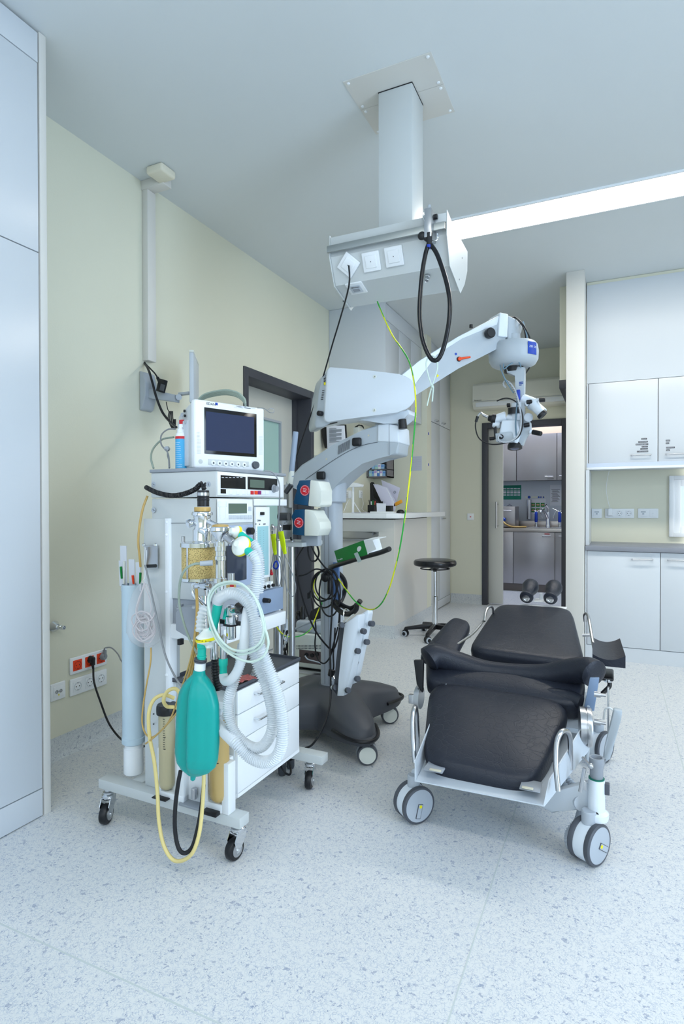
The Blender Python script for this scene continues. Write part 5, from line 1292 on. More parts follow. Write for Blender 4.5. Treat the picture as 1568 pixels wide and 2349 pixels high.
mb.tube([P(331, 1335, 1.54), P(322, 1370, 1.53), P(315, 1400, 1.53), P(322, 1420, 1.53), P(345, 1405, 1.53), P(343, 1375, 1.54), P(332, 1345, 1.54)], .0022, n=6)
mb.build('coiled_tubing', mat('pinkish clear tubing', (222, 214, 216), .2, alpha=.85), t)
MB().tube([P(x, y, 1.55) for x, y in ((333, 1256), (331, 1290), (330, 1330), (331, 1340), (334, 1300), (336, 1262))], .0012, n=6).build('string', K['white'], t)
# packets lying on the metal tray
frame(-1.13, 1.56, -1.16)
for i, (x, y, w, l, rot, m_, lab) in enumerate(((-1.36, 1.66, .07, .05, .3, K['film'], 'dark instrument in clear film at the left end of the metal tray'), (-1.19, 1.70, .06, .10, -.4, mat('red printed film', (206, 120, 116), .25, alpha=.8), 'red printed sterile pack on the metal tray behind the hoses'), (-1.18, 1.79, .045, .09, .5, mat('silver foil', (214, 218, 224), .18, metal=.8), 'silver foil pack at the tray edge above the top drawer'))):
    p = MB()
    R = Matrix.Rotation(rot, 3, 'Z'); nx, ny = 8, 10; rgx = random.Random(i)
    vs = [[p.bm.verts.new(V((x, y, .567))+R @ V(((u/nx-.5)*w, (v/ny-.5)*l, abs(math.sin(u*1.7+v*2.1))*.006+rgx.uniform(0, .003)))) for u in range(nx+1)] for v in range(ny+1)]
    for v in range(ny):
        for u in range(nx): p.bm.faces.new((vs[v][u], vs[v][u+1], vs[v+1][u+1], vs[v+1][u]))
    g_ = bmesh.ops.extrude_face_region(p.bm, geom=p.bm.faces[:])
    for v_ in [e for e in g_['geom'] if isinstance(e, bmesh.types.BMVert)]: v_.co.z -= .0015
    o = p.build('sterile_pack', m_); tag(o, lab, 'packet')
frame()
# ---- patient monitor on top
pv = PZ(447, 1073.5, 1.3155)
frame(pv.x, pv.y, -20.8)
t = pmon = thing('patient_monitor', 'white patient monitor with dark screen standing on the machine', 'monitor', (pv.x-.06, pv.y+.15, pv.z))
X0 = pv.x
tl, tr, br_ = PX(446, 914, X0), PX(605, 937, X0), PX(608.5, 1081, X0)
y0, y1 = pv.y, (tr.y+br_.y)/2; zb_, zt_ = pv.z, tl.z
dp = .14
mb = MB(); mb.prism([(X0-.022, y0+.003, zb_), (X0-.022, y0+.003, zt_-.002), (X0-dp, y0+.012, zt_-.045), (X0-dp, y0+.012, zb_)], (0, y1-y0-.012, 0), .008, 3); mb.build('rear_housing', E_, t)
mb = MB(); mb.box((X0-.03, y0, zb_), (X0, y1, zt_), .009, 4); mb.build('front_bezel', W, t)
def mq(xa, ya, xb, yb, m, nm, d=0, th=.0015, bev=.0004, par=t):
    a, b = PX(xa, ya, X0), PX(xb, yb, X0)
    return bx((X0+d, a.y, b.z), (X0+d+th, b.y, a.z), bev).build(nm, m, par)
sc_ = mq(468, 934, 588, 1049, K['bezel'], 'screen_surround', 0, .0015)
sa, sb = PX(468, 934, X0), PX(588, 1049, X0)
bx((X0+.0015, sa.y+.006, sb.z+.012), (X0+.0022, sb.y-.012, sa.z-.014)).build('screen', mat('dark blue display', (44, 54, 84), .18), sc_)
text('lettering', 'EDAN', PX(473, 928, X0), .0125, (0, 1, 0), (0, 0, 1), K['ink'], t, squash=1.12)
mq(493.5, 923.5, 499, 930, K['dblue'], 'logo_mark', 0, .0008)
lab_ = mq(532, 929, 585, 938, K['paper'], 'adhesive_label', 0, .0008)
mb = MB()
for x_, y_, w_ in ((541, 932, 12), (536, 934.5, 8), (546, 935, 10), (560, 936, 14)):
    a, b = PX(x_, y_, X0), PX(x_+w_, y_+1.0, X0); mb.box((X0+.0006, a.y, min(a.z, b.z)), (X0+.0012, b.y, max(a.z, b.z)))
mb.build('label_print', K['ink'], lab_)
kb = mq(477, 1053, 570, 1071, K['enam'], 'key_row', 0, .002, .001)
for i in range(6):
    c = PX(489+i*14.2, 1062+i*.9, X0+.002); MB().lathe(c, (1, 0, 0), [(.0095, 0), (.009, .0018), (.0001, .002)], 22).build('key', W, kb)
    bx(c+V((.002, -.003, -.003)), c+V((.0024, .003, .003))).build('key_symbol', K['dgrey'], kb)
c = PX(584, 1067, X0); MB().lathe(c, (1, 0, 0), [(.013, 0), (.0145, .002), (.0135, .012), (.008, .013), (.0001, .012)], 30).build('jog_knob', K['dgrey'], t)
c = PX(459.5, 1058.5, X0); MB().lathe(c, (1, 0, 0), [(.008, 0), (.008, .0015), (.0001, .002)], 22).build('power_key', K['enam'], t)
mb = MB()
for i in range(16):
    for j in range(4):
        if j < 3 or i > 4: c = PX(452+j*2.3, 992+i*3.2, X0+.0002); mb.box(c-V((0, .0011, .0007)), c+V((.0004, .0011, .0007)))
        c = PX(594+j*2.3, 1002+i*2.7, X0+.0002); mb.box(c-V((0, .0011, .0007)), c+V((.0004, .0011, .0007)))
mb.build('speaker_dots', K['grey'], t)
ys_ = y0+.002
mb = MB()
def msx(x, y): return P(x, y, ys_)
for x, y in ((424, 943), (425, 954)): c = msx(x, y); mb.cyl(c, c-V((0, .004, 0)), .005, n=14)
mb.build('signal_port', K['bezel'], t)
pp = bx(V((X0-.12, y0-.001, zb_+.01)), V((X0-.045, y0+.012, zt_-.07)), .002).build('connector_panel', K['enam2'], t)
for x, y in ((418, 952), (425, 968), (418, 985)): MB().lathe(P(x, y, y0-.001), (0, -1, 0), [(.008, 0), (.008, .003), (.004, .003), (.0001, .001)], 18).build('connector', K['lightgrey'], pp)
frame()
# things on and round the monitor
t = thing('coiled_lead', 'pale green grey leads coiled on top of the patient monitor', 'cable', P(520, 915, 1.9))
mb = MB()
for k in range(4):
    mb.tube([P(x, y+k*3.2, 1.78+k*.02) for x, y in ((455, 916), (468, 905), (492, 898), (520, 895), (545, 901), (560, 914), (563, 926))], .0036, n=8)
mb.build('leads', K['greencable'], t)
t = thing('wire_hook', 'bent steel wire hook at the right rear of the patient monitor', 'hook', P(600, 938, 1.85))
MB().tube([P(x, y, 1.85) for x, y in ((590, 936), (605, 937), (618, 946), (627, 946), (628, 939), (620, 937), (612, 942))], .0015, n=6).build('wire', K['steel'], t)
t = thing('spray_bottle', 'white and blue disinfectant spray bottle with red nozzle beside the monitor', 'bottle', P(417, 1074, 1.67))
c = P(417, 1075, 1.66); c.z = 1.315
H_ = P(417, 993, 1.66).z-c.z
MB().lathe(c, (0, 0, 1), [(.020, 0), (.0225, .004), (.0225, H_*.86), (.021, H_*.94), (.017, H_), (.014, H_+.002)], 36).build('bottle', W, t)
lb = MB().lathe(c+V((0, 0, .003)), (0, 0, 1), [(.0228, 0), (.0228, H_*.80)], 36, cap=False).build('label', K['skyblue'], t)
MB().lathe(c+V((0, 0, .003+H_*.80)), (0, 0, 1), [(.0229, 0), (.0229, H_*.07)], 36, cap=False).build('label_band', K['red'], t)
mb = MB(); rg = random.Random(2)
for i in range(13):
    a0_ = -2.1; a1_ = a0_+rg.uniform(.7, 1.3); z_ = c.z+H_*(.06+.055*i)
    mb.tube([V((c.x+math.cos(a)*.0229, c.y+math.sin(a)*.0229, z_)) for a in [a0_+(a1_-a0_)*k/6 for k in range(7)]], .0006, n=4, smooth=False)
mb.build('label_print', K['paper'], lb)
MB().lathe(c+V((0, 0, H_)), (0, 0, 1), [(.016, 0), (.0165, .012), (.012, .014), (.011, .028), (.008, .032), (.0001, .032)], 28).build('pump_neck', W, t)
mb = MB(); mb.lathe(c+V((0, 0, H_+.028)), (0, 0, 1), [(.0085, 0), (.0085, .018), (.0001, .02)], 22); mb.box(c+V((-.008, -.006, H_+.03)), c+V((.012, .006, H_+.047)), .003); mb.build('spray_nozzle', K['red'], t)
sigl = []
for pts, r, lab in (([(352, 1074, 1.66), (346, 1050, 1.68), (352, 1028, 1.72), (372, 1008, 1.74), (398, 1003, 1.72)], .0038, 'pale grey lead arching from the top plate to the monitor side'),
                    ([(388, 1074, 1.66), (385, 1040, 1.68), (370, 1020, 1.7), (370, 998, 1.72), (385, 985, 1.74), (402, 984, 1.73)], .003, 'dark grey lead behind the spray bottle')):
    h = thing('signal_lead', lab, 'cable', P(*pts[0])); sigl.append(h); MB().tube([P(*p) for p in pts], r, n=8).build('lead', K['greencable'] if r > .0035 else K['greycable'], h)
h = thing('hanging_plug', 'grey round plug hanging left of the spray bottle', 'plug', P(385, 1030, 1.7)); MB().lathe(P(385, 1030, 1.7), (.2, -1, 0), [(.0001, 0), (.009, 0), (.0105, .004), (.009, .012), (.0001, .012)], 20).build('plug_body', K['lightgrey'], h)
MB().tube([P(384, 1036, 1.7), P(384, 1046, 1.7), P(388, 1060, 1.68), P(389, 1073, 1.66)], .002, n=6).build('lead', K['greycable'], h)
# wall arm with thin screen seen from the edge
t = marm = thing('monitor_arm', 'pale wall bracket with swivel arm carrying a thin screen', 'monitor arm', (XL+.03, 2.48, 1.7))
a, b = PX(318, 850, XL+.001), PX(346, 945, XL+.001)
mb = MB(); mb.prism([(XL+.001, 2.435, 1.93), (XL+.03, 2.435, 1.92), (XL+.045, 2.435, 1.86), (XL+.045, 2.435, 1.79), (XL+.02, 2.435, 1.72), (XL+.001, 2.435, 1.71)], (0, .09, 0), .006, 3); mb.build('wall_bracket', K['lightgrey'], t)
mb = MB(); mb.box(P(338, 912, 2.47), P(348, 890, 2.5), .004); mb.prism([P(x, y, 2.46) for x, y in ((332, 893), (345, 893), (400, 905), (401, 922), (345, 914), (332, 910))], (0, .04, 0), .004, 2)
mb.cyl(P(410, 911, 2.46), P(410, 911, 2.52), .016, n=22); mb.box(P(408, 906, 2.47), P(441, 900, 2.50), .002); mb.build('swivel_arm', K['lightgrey'], t)
o_ = P(436, 915, 2.45); vd = V((_ray(441, 860)[1].x, _ray(441, 860)[1].y, 0)).normalized()
wv = V((vd.y, -vd.x, 0)); zt_ = P(443, 806, 2.45).z; zb_ = P(436, 922, 2.45).z
vd2 = (vd*math.cos(.10)+wv*math.sin(.10)).normalized(); w2 = V((vd2.y, -vd2.x, 0))
st = P(434, 860, 2.45); st.z = 0
mb = MB(); mb.prism([st+V((0, 0, zb_)), st+w2*.022+V((0, 0, zb_)), st+w2*.022+V((0, 0, zt_)), st+V((0, 0, zt_))], vd2*.30, .003, 2); mb.build('screen_housing', K['enam2'], t)
mb = MB(); mb.prism([st+V((0, 0, zt_)), st+w2*.023+V((0, 0, zt_)), st+w2*.023+V((0, 0, zt_+.012)), st+V((0, 0, zt_+.012))], vd2*.30, .002, 2); mb.build('top_cap', K['ivory'], t)
t = pwa = thing('power_adapter', 'black power adapter hanging by its cords from the monitor arm', 'power adapter', P(370, 905, 2.42))
mb = MB(); R = Matrix.Rotation(math.radians(18), 3, 'Y'); mb.obox(P(371, 885, 2.44), (.042, .03, .07), R, .004); ad = mb.build('adapter_body', K['black'], t)
mb = MB(); mb.obox(P(372, 889, 2.423), (.03, .002, .035), R); mb.build('type_label', K['dgrey'], ad)
mb = MB(); mb.tube([P(331, 832, 2.48), P(344, 845, 2.45), P(356, 858, 2.44), P(364, 872, 2.44)], .004, n=8); mb.cyl(P(361, 866, 2.44), P(367, 878, 2.44), .008, .010, n=12); mb.build('adapter_lead', K['cable'], t)
t = pc4 = thing('power_cord', 'thick black cord falling from the trunking past the monitor arm', 'cord', P(331, 832, 2.46))
MB().tube([P(331, 832, 2.48), P(341, 850, 2.42), P(350, 880, 2.40), (P(358, 910, 2.40)), P(372, 945, 2.40), P(390, 968, 2.38), P(404, 980, 2.3)], .0065, n=10).build('lead', K['cable'], t)
t = cc5 = thing('coiled_cord', 'bundled thin black cord dangling below the monitor arm', 'cord', P(390, 980, 2.4))
mb = MB(); mb.tube([P(381, 922, 2.44), P(385, 940, 2.43), P(392, 950, 2.42)], .0025, n=6)
for k in range(4): mb.tube([P(388+k*2.5, 943, 2.42), P(386+k*3.5, 962, 2.41+k*.005), P(395+k*2.2, 982, 2.41), P(398+k*1.5, 962, 2.42)], .003, n=6)
mb.build('cord_bundle', K['cable'], t)
# ---- infusion stand with two pumps behind the machine
t = thing('infusion_stand', 'steel stand with grey cap pole carrying two blue and white pumps', 'stand', P(640, 1500, 2.3))
def ip(x, y, Y=2.25): return P(x, y, Y)
mb = MB(); mb.cyl(ip(667, 1095), ip(678, 990), .0125, n=24, bev=.003); mb.build('pole_cap', mat('blue grey tube', (146, 160, 180), .3), t)
MB().cyl(ip(664, 1110), ip(669, 1080), .014, .0125, n=20).build('pole_tape', K['ivory'], t)
c = ip(637, 1250, 2.21); mb = MB(); mb.cyl((c.x, c.y, .13), (c.x, c.y, ip(637, 1240, 2.21).z), .022, n=28); mb.build('column', K['steel'], t)
c2 = ip(668, 1250, 2.27); mb = MB(); mb.cyl((c2.x, c2.y, .13), (c2.x, c2.y, ip(668, 1240, 2.27).z), .016, n=24); mb.build('column', K['steel'], t)
mb = MB(); mb.box((c.x-.10, c.y-.045, .10), (c2.x+.02, c2.y+.02, .13), .005); mb.build('stand_base', K['lightgrey'], t)
for x_, y_ in ((c.x-.075, c.y-.018), (c2.x-.005, c.y-.018), (c.x-.075, c2.y-.005), (c2.x-.005, c2.y-.005)): MB().lathe((x_, y_, 0), (0, 0, 1), [(.014, 0), (.018, .01), (.018, .05), (.01, .06), (.01, .1)], 20).build('castor', K['dgrey'], t)
mb = MB(); mb.box(ip(622, 1253, 2.22), ip(740, 1239, 2.42), .004); mb.build('tray', E_, t)
mb = MB(); mb.box(ip(636, 1236, 2.28), ip(672, 1150, 2.29), .002); mb.box(ip(650, 1165, 2.24), ip(672, 1112, 2.28), .003); mb.build('mounting_plate', K['steel'], t)
mb = MB(); mb.cyl(ip(640, 1185, 2.26), ip(662, 1185, 2.26), .018, n=20); mb.cyl(ip(655, 1130, 2.24), ip(668, 1112, 2.24), .012, n=16); mb.build('clamp', mat('dark cast metal', (96, 98, 104), .35, metal=.7), t)
mb = MB(); mb.box(ip(648, 1216, 2.262), ip(668, 1204, 2.27), .002); mb.build('black_lock', K['black'], t)
mb = MB()
for x, y in ((654, 1189), (660, 1190), (652, 1200), (656, 1197)): q = ip(x, y, 2.279); mb.cyl(q, q-V((0, .002, 0)), .0025, n=10)
mb.build('screw', W, t, loose=True)
MB().box(ip(690, 1252, 2.26), ip(738, 1228, 2.30), .004).build('rear_bracket', K['lightgrey'], t)
def pump(blue, white, badge, lab):
    p = thing('infusion_pump', lab, 'infusion pump', ip(*blue[0], 2.2), None)
    Yp = 2.16
    mb = MB(); mb.prism([P(x, y, Yp) for x, y in blue], (0, .10, 0), .003, 2); mb.build('blue_housing', K['blue'], p)
    mb = MB(); mb.prism([P(x, y, Yp-.003) for x, y in white], (0, .106, 0), .004, 2); mb.build('white_door', K['ivory'], p)
    c = P(*badge, Yp-.001); b_ = MB().lathe(c, (0, -1, 0), [(.0225, 0), (.0225, .0012), (.0001, .0012)], 36).build('round_sticker', K['red'], p)
    mb = MB()
    for i in range(26):
        a = 2*PI*i/26; q = c+V((math.cos(a)*.020, -.0016, math.sin(a)*.020)); mb.obox(q, (.0028, .0006, .0016), Matrix.Rotation(-a, 3, 'Y'))
    for i, w in enumerate((.018, .014, .018)): mb.obox(c+V((0, -.0016, .007-.006*i)), (w, .0006, .0018), Matrix.Rotation(.3, 3, 'Y'))
    mb.build('sticker_print', K['paper'], b_)
    return p
pump([(686, 1102), (713, 1101), (706, 1161), (680, 1155), (674, 1158), (672, 1150), (682, 1125), (679, 1118)], [(711, 1101), (730, 1104), (737, 1125), (734, 1150), (736, 1158), (731, 1163), (706, 1161)], (699, 1125), 'upper of the two blue and white infusion pumps')
pump([(675, 1169), (700, 1168), (697, 1229), (670, 1226), (671, 1204), (673, 1196), (667, 1186), (672, 1180)], [(698, 1168), (718, 1171), (724, 1190), (733, 1198), (735, 1214), (728, 1230), (697, 1229)], (685, 1199), 'lower of the two blue and white infusion pumps')
# electrode leads with neon tape
t = thing('electrode_leads', 'bundle of grey patient leads with neon yellow tape on two clips', 'cable', P(636, 1400, 2.1))
mb = MB()
def cl(pts, r=.0022, Y=2.08): mb.tube([P(x, y, Y+.004*i) for i, (x, y) in enumerate(pts)], r, n=6, sub=6)
cl([(627, 1270), (622, 1300), (618, 1330), (626, 1355), (632, 1330), (630, 1290)]); cl([(630, 1270), (633, 1310), (640, 1345), (648, 1300), (640, 1275)]); cl([(652, 1270), (655, 1320), (658, 1380), (655, 1440)])
cl([(652, 1270), (668, 1310), (678, 1345), (672, 1368), (660, 1355), (650, 1310), (652, 1275)], .0018); cl([(653, 1270), (650, 1330), (648, 1400), (655, 1430)]); cl([(628, 1265), (641, 1290), (646, 1330), (644, 1348)])
mb.tube([P(607, 1080, 1.78), P(625, 1084, 1.82), P(639, 1105, 1.84), P(641, 1140, 1.85), P(638, 1200, 1.95), P(634, 1240, 2.07)], .0026, n=6)
mb.build('leads', K['greycable'], t)
for pts in ([(620, 1226), (631, 1224), (632, 1250), (633, 1272), (628, 1274), (624, 1255)], [(637, 1220), (648, 1218), (652, 1240), (656, 1270), (650, 1272), (643, 1250)]):
    mb = MB(); mb.prism([P(x, y, 2.06) for x, y in pts], (0, .006, 0), .001); mb.build('neon_tape', K['neon'], t)
for x in (624, 641):
    MB().tube([P(x, 1226, 2.065), P(x-2, 1214, 2.065), P(x, 1204, 2.065), P(x+3, 1212, 2.065), P(x+3, 1224, 2.065)], .004, n=8).build('clip', K['chrome'], t)
MB().tube([P(630, 1290, 2.05), P(635, 1288, 2.05), P(638, 1298, 2.05), P(633, 1305, 2.05), P(627, 1300, 2.05)], .0035, n=8, closed=True).build('blue_clamp', K['bluegrip'], t)
mb = MB(); mb.cyl(P(622, 1306, 2.06), P(622, 1312, 2.06), .0025, .0055, n=12); mb.ball(P(622.5, 1316, 2.06), .0075, 14); mb.build('red_clamp', K['red'], t)
mb = MB(); mb.cyl(P(655, 1420, 2.11), P(655, 1445, 2.11), .008, .010, n=14); mb.tube([P(655, 1445, 2.11), P(650, 1460, 2.11), P(655, 1470, 2.11), P(660, 1455, 2.11)], .003, n=6); mb.build('finger_sensor', K['lightgrey'], t)
t = thing('earth_lead', 'short green and yellow lead sagging between machine and microscope column', 'cord', P(633, 1436, 2.1))
MB().tube2([P(633, 1436, 2.1), P(645, 1452, 2.15), P(662, 1461, 2.25), P(690, 1458, 2.4), P(712, 1443, 2.5), P(722, 1420, 2.55), P(732, 1395, 2.6), P(738, 1383, 2.62), P(728, 1370, 2.62), P(719, 1350, 2.62), P(722, 1330, 2.62), P(733, 1315, 2.62)], .003, n=8).build('lead', K['yg'], t)
# ================================================================ SURGICAL CHAIR
frame()
t = thing('operating_chair', 'reclined operating chair with black leatherette cushions on a white wheeled frame', 'operating chair', (-.37, 2.5, 0))
LE = K['leather']
# leg rest
c4 = [P(966, 1738, 1.95), P(1228, 1800, 1.95), P(1318, 1602, 2.42), P(984, 1552, 2.42)]
MB().pad(c4, .085, .014, 5.5, .034, n=96).build('leg_cushion', LE, t)
# seat part below the leg cushion / roll
c4 = [P(976, 1560, 2.40), P(1330, 1618, 2.40), P(1345, 1545, 2.58), P(975, 1500, 2.58)]
MB().pad(c4, .09, .006, 8, .025).build('seat_cushion', LE, t)
MB().tube([P(1005, 1580, 2.44), P(1090, 1575, 2.47), P(1200, 1590, 2.47), P(1290, 1598, 2.46), P(1332, 1612, 2.44)], .03, n=16, sub=8).build('seat_front_roll', LE, t)
mb = MB(); pr = [(978, 1515, 2.47), (1002, 1505, 2.5), (1050, 1520, 2.53), (1110, 1537, 2.545), (1180, 1545, 2.55), (1250, 1547, 2.545), (1300, 1540, 2.53), (1345, 1538, 2.5), (1366, 1548, 2.47)]
mb.tube([P(*p) for p in pr], .045, n=20, sub=10, rf=lambda s: .045*(1.08+.16*math.cos(2*PI*s*1.0))*min(1, (min(s, 1-s)*22+.25)**.5)); mb.build('arm_roll', LE, t)
# back rest
c4 = [P(1068, 1485, 2.72), P(1346, 1522, 2.72), P(1312, 1391, 3.34), P(1140, 1381, 3.34)]
MB().pad(c4, .075, .016, 8, .03).build('back_cushion', LE, t)
# arm rests
MB().pad([P(950, 1505, 2.60), P(1036, 1510, 2.60), P(1082, 1424, 3.0), P(1036, 1409, 3.0)], .05, .006, 4.5, .022).build('arm_rest', LE, t)
# curved right arm tray
mb = MB(); top = []; n = 14
def trayrow(y0, ya, yb_, za):
    r = []
    for i in range(n+1):
        s = i/n; p = ya.lerp(yb_, s); dz = .02*(2*s-1)**2
        r.append(p+V((0, 0, dz-.02)))
    return r
F0 = trayrow(0, P(1358, 1500, 2.62), P(1434, 1505, 2.62), 0); B0 = trayrow(0, P(1358, 1461, 2.92), P(1421, 1464, 2.92), 0)
vs = [[mb.bm.verts.new(f.lerp(b, k/6)) for f, b in zip(F0, B0)] for k in range(7)]
th = V((0, 0, -.04)); vb = [[mb.bm.verts.new(V((v.co.x, v.co.y, min(F0[n//2].z, 9)-.028+(v.co.y-2.62)*.07))) for v in row] for row in vs]
for k in range(6):
    for i in range(n):
        mb.bm.faces.new((vs[k][i], vs[k][i+1], vs[k+1][i+1], vs[k+1][i])); mb.bm.faces.new((vb[k][i], vb[k+1][i], vb[k+1][i+1], vb[k][i+1]))
for i in range(n): mb.bm.faces.new((vs[0][i], vb[0][i], vb[0][i+1], vs[0][i+1])); mb.bm.faces.new((vs[6][i], vs[6][i+1], vb[6][i+1], vb[6][i]))
for k in range(6): mb.bm.faces.new((vs[k][0], vs[k+1][0], vb[k+1][0], vb[k][0])); mb.bm.faces.new((vs[k][n], vb[k][n], vb[k+1][n], vs[k+1][n]))
es = [e for e in mb.bm.edges if e.calc_face_angle(0) > .9]
bmesh.ops.bevel(mb.bm, geom=es, offset=.006, segments=3, affect='EDGES', profile=.5)
mb.build('arm_tray', LE, t, angle=50)
mb = MB(); mb.box(P(1362, 1560, 2.66), P(1407, 1534, 2.82), .008); mb.build('arm_tray_bracket', K['black'], t)
mb = MB(); mb.lathe(P(1394, 1556, 2.68), (0, 0, -1), [(.022, 0), (.016, .014), (.008, .018)], 20); mb.build('arm_pivot', K['chrome'], t)
MB().tube([P(1397, 1562, 2.68), P(1397, 1574, 2.67), P(1388, 1584, 2.65), P(1377, 1594, 2.62)], .009, n=10).build('arm_lever', K['black'], t)
# head rollers
for (x, y) in ((1209, 1371), (1264, 1374)):
    a = P(x-3, y+1, 3.40); b = a+V((.012, .15, .062)); L = (b-a)
    MB().lathe(a, L, [(.012, -.002), (.024, .0), (.036, .006), (.038, .015), (.033, .026), (.030, .04), (.034, .07), (.043, .105), (.047, .125), (.043, .148), (.026, .162), (.0001, .166)], 36).build('head_roller', LE, t)
    MB().lathe(a-L.normalized()*.002, -L, [(.02, -.002), (.02, .003), (.012, .005), (.009, .002), (.0001, .004)], 28).build('roller_cap', K['steel'], t)
mb = MB(); mb.box(P(1222, 1380, 3.44), P(1258, 1374, 3.56), .004); mb.box(P(1236, 1376, 3.52), P(1244, 1360, 3.54), .003); mb.build('head_bar', K['white'], t)
mb = MB(); mb.box(P(1185, 1398, 3.30), P(1300, 1392, 3.46), .003); mb.build('head_mount', K['white'], t)
# frame: leg rest tray
W = K['enam2']
fl, fr_ = P(953, 1793, 1.92), P(1245, 1850, 1.92)
el, er = P(953, 1745, 1.92), P(1256, 1790, 1.95)
bl, br = P(968, 1640, 2.42), P(1352, 1680, 2.42)
mb = MB(); th = .004
bt_l, bt_r = V((fl.x, 2.40, .30)), V((fr_.x+.08, 2.40, .30))
mb.prism([fl, fr_, bt_r, bt_l], (0, 0, .004)); mb.build('leg_tray', W, t)
mb = MB(); mb.prism([fl, P(953, 1745, 1.93), V((fl.x-.02, 2.42, .43)), V((fl.x-.02, 2.42, .30))], (-.004, 0, 0)); mb.build('tray_side', W, t)
mb = MB(); R1 = [P(1245, 1850, 1.92), P(1258, 1788, 1.95), P(1350, 1640, 2.30), P(1356, 1690, 2.28), P(1345, 1725, 2.22)]
mb.prism(R1, (.004, .001, 0)); mb.build('tray_side', W, t)
mb = MB()
for a, b in (((970, 1763), (1014, 1776)), ((1190, 1808), (1238, 1820))):
    p, q = P(*a, 1.925), P(*b, 1.925); mb.box((p.x, 1.925, q.z), (q.x, 2.0, p.z), .002)
mb.build('cushion_bracket', K['grey'], t)
mb = MB()
for a, b in (((984, 1765), (1010, 1772)), ((1196, 1806), (1222, 1813))):
    p, q = P(*a, 1.92), P(*b, 1.92); mb.box((p.x, 1.92, (p.z+q.z)/2-.002), (q.x, 1.93, (p.z+q.z)/2+.003), .001)
mb.build('clip', mat('pale brass', (200, 196, 176), .4), t)
# bow rails at the leg rest and at the back
def hoop(pts, r, nm='side_rail'):
    MB().tube(pts, r, n=14, sub=8).build(nm, K['steel'], t)
hoop([P(1280, 1815, 1.93), P(1275, 1760, 1.95), P(1276, 1705, 1.98), P(1286, 1680, 2.0), P(1298, 1677, 2.03), P(1306, 1690, 2.06), P(1308, 1730, 2.10), P(1308, 1765, 2.10)], .0085)
hoop([P(951, 1750, 1.98), P(947, 1700, 2.0), P(946, 1650, 2.02), P(950, 1624, 2.05), P(954, 1630, 2.1), P(957, 1680, 2.13), P(957, 1730, 2.15)], .0085)
hoop([P(1110, 1425, 3.0), P(1113, 1405, 3.04), P(1120, 1393, 3.08), P(1128, 1393, 3.13), P(1130, 1405, 3.18)], .007)
hoop([P(1341, 1425, 3.12), P(1340, 1412, 3.08), P(1345, 1408, 3.05), P(1350, 1420, 2.98), P(1355, 1450, 2.9), P(1362, 1490, 2.8)], .007)
MB().cyl(P(1335, 1457, 2.9), P(1352, 1457, 2.9), .007, n=14).build('rail_stud', K['steel'], t)
mb = MB(); mb.tube([P(1048, 1478, 2.75), P(1085, 1452, 2.9), P(1112, 1420, 3.05)], .006, n=8); mb.build('back_frame_rod', K['steel'], t)
mb = MB(); mb.box(P(1056, 1462, 3.0), P(1080, 1452, 3.02), .004); mb.build('arm_mount', K['white'], t)
# right side frame plate and recliner discs
mb = MB(); mb.prism([P(x, y, 2.40) for x, y in ((1338, 1628), (1362, 1632), (1374, 1556), (1352, 1556))], (0, .02, 0), .003); mb.build('side_cover', mat('blue grey cover', (128, 150, 180), .3), t)
mb = MB(); mb.prism([V((-.085, 2.30, .24)), V((-.085, 2.30, .40)), V((-.085, 2.75, .48)), V((-.085, 2.85, .44)), V((-.085, 2.75, .30))], (.012, 0, 0), .004); mb.build('side_frame', W, t)
for x0, rr_, yy in ((1336, 46, 2.26),):
    c = P(1348, 1668, 2.26)
    MB().lathe(c+V((-.028, 0, 0)), (1, .12, 0), [(.001, 0), (.069, 0), (.069, .018), (.064, .019), (.064, .022), (.069, .023), (.069, .036), (.066, .04), (.0001, .04)], 48).build('recliner_disc', K['steel'], t)
c = P(966, 1600, 2.40); MB().lathe(c+V((0, 0, 0)), (-1, 0, 0), [(.001, 0), (.048, 0), (.048, .022), (.0001, .022)], 40).build('recliner_disc', K['steel'], t)
mb = MB(); mb.box(P(936, 1614, 2.4), P(952, 1592, 2.42), .003); mb.build('lever', K['steel'], t)
mb = MB()
for (x, y) in ((1362, 1592), (1362, 1656)):
    a = P(x, y, 2.35); mb.cyl(a, a+V((.022, 0, 0)), .011, n=18); mb.cyl(a+V((.022, 0, 0)), a+V((.04, 0, 0)), .006, n=12)
mb.build('rail_spacer', K['steel'], t)
a, b = P(1394, 1578, 2.34), P(1386, 1665, 2.34); mb = MB(); mb.box((a.x-.003, 2.335, b.z-.02), (a.x+.004, 2.36, a.z), .002); mb.build('accessory_rail', K['steel'], t)
# seat support, lifting column, undercarriage
mb = MB(); mb.box((-.62, 2.45, .30), (-.10, 2.85, .34), .01); mb.box((-.60, 2.75, .36), (-.16, 3.30, .385), .008, 2, ); mb.build('seat_support', W, t)
mb = MB(); mb.prism([(-.37-.06, 2.5, .08), (-.37+.06, 2.5, .08), (-.37+.05, 2.62, .30), (-.37-.05, 2.62, .30)], (0, .1, 0), .01); mb.box((-.44, 2.50, .10), (-.30, 2.75, .33), .012); mb.build('lift_column', W, t)
# cross tube at the foot end between the castors and side tubes
mb = MB(); mb.tube([V((-.665, 2.09, .17)), V((-.64, 2.2, .165)), V((-.56, 2.5, .14)), V((-.40, 2.62, .12))], .022, n=14); mb.tube([V((-.09, 2.12, .17)), V((-.16, 2.26, .15)), V((-.34, 2.6, .12))], .026, n=14); mb.box((-.42, 2.50, .09), (-.32, 2.95, .14), .01); mb.tube([V((-.66, 2.95, .13)), V((-.37, 2.97, .12)), V((-.08, 2.92, .13))], .024, n=12); mb.build('undercarriage', W, t)
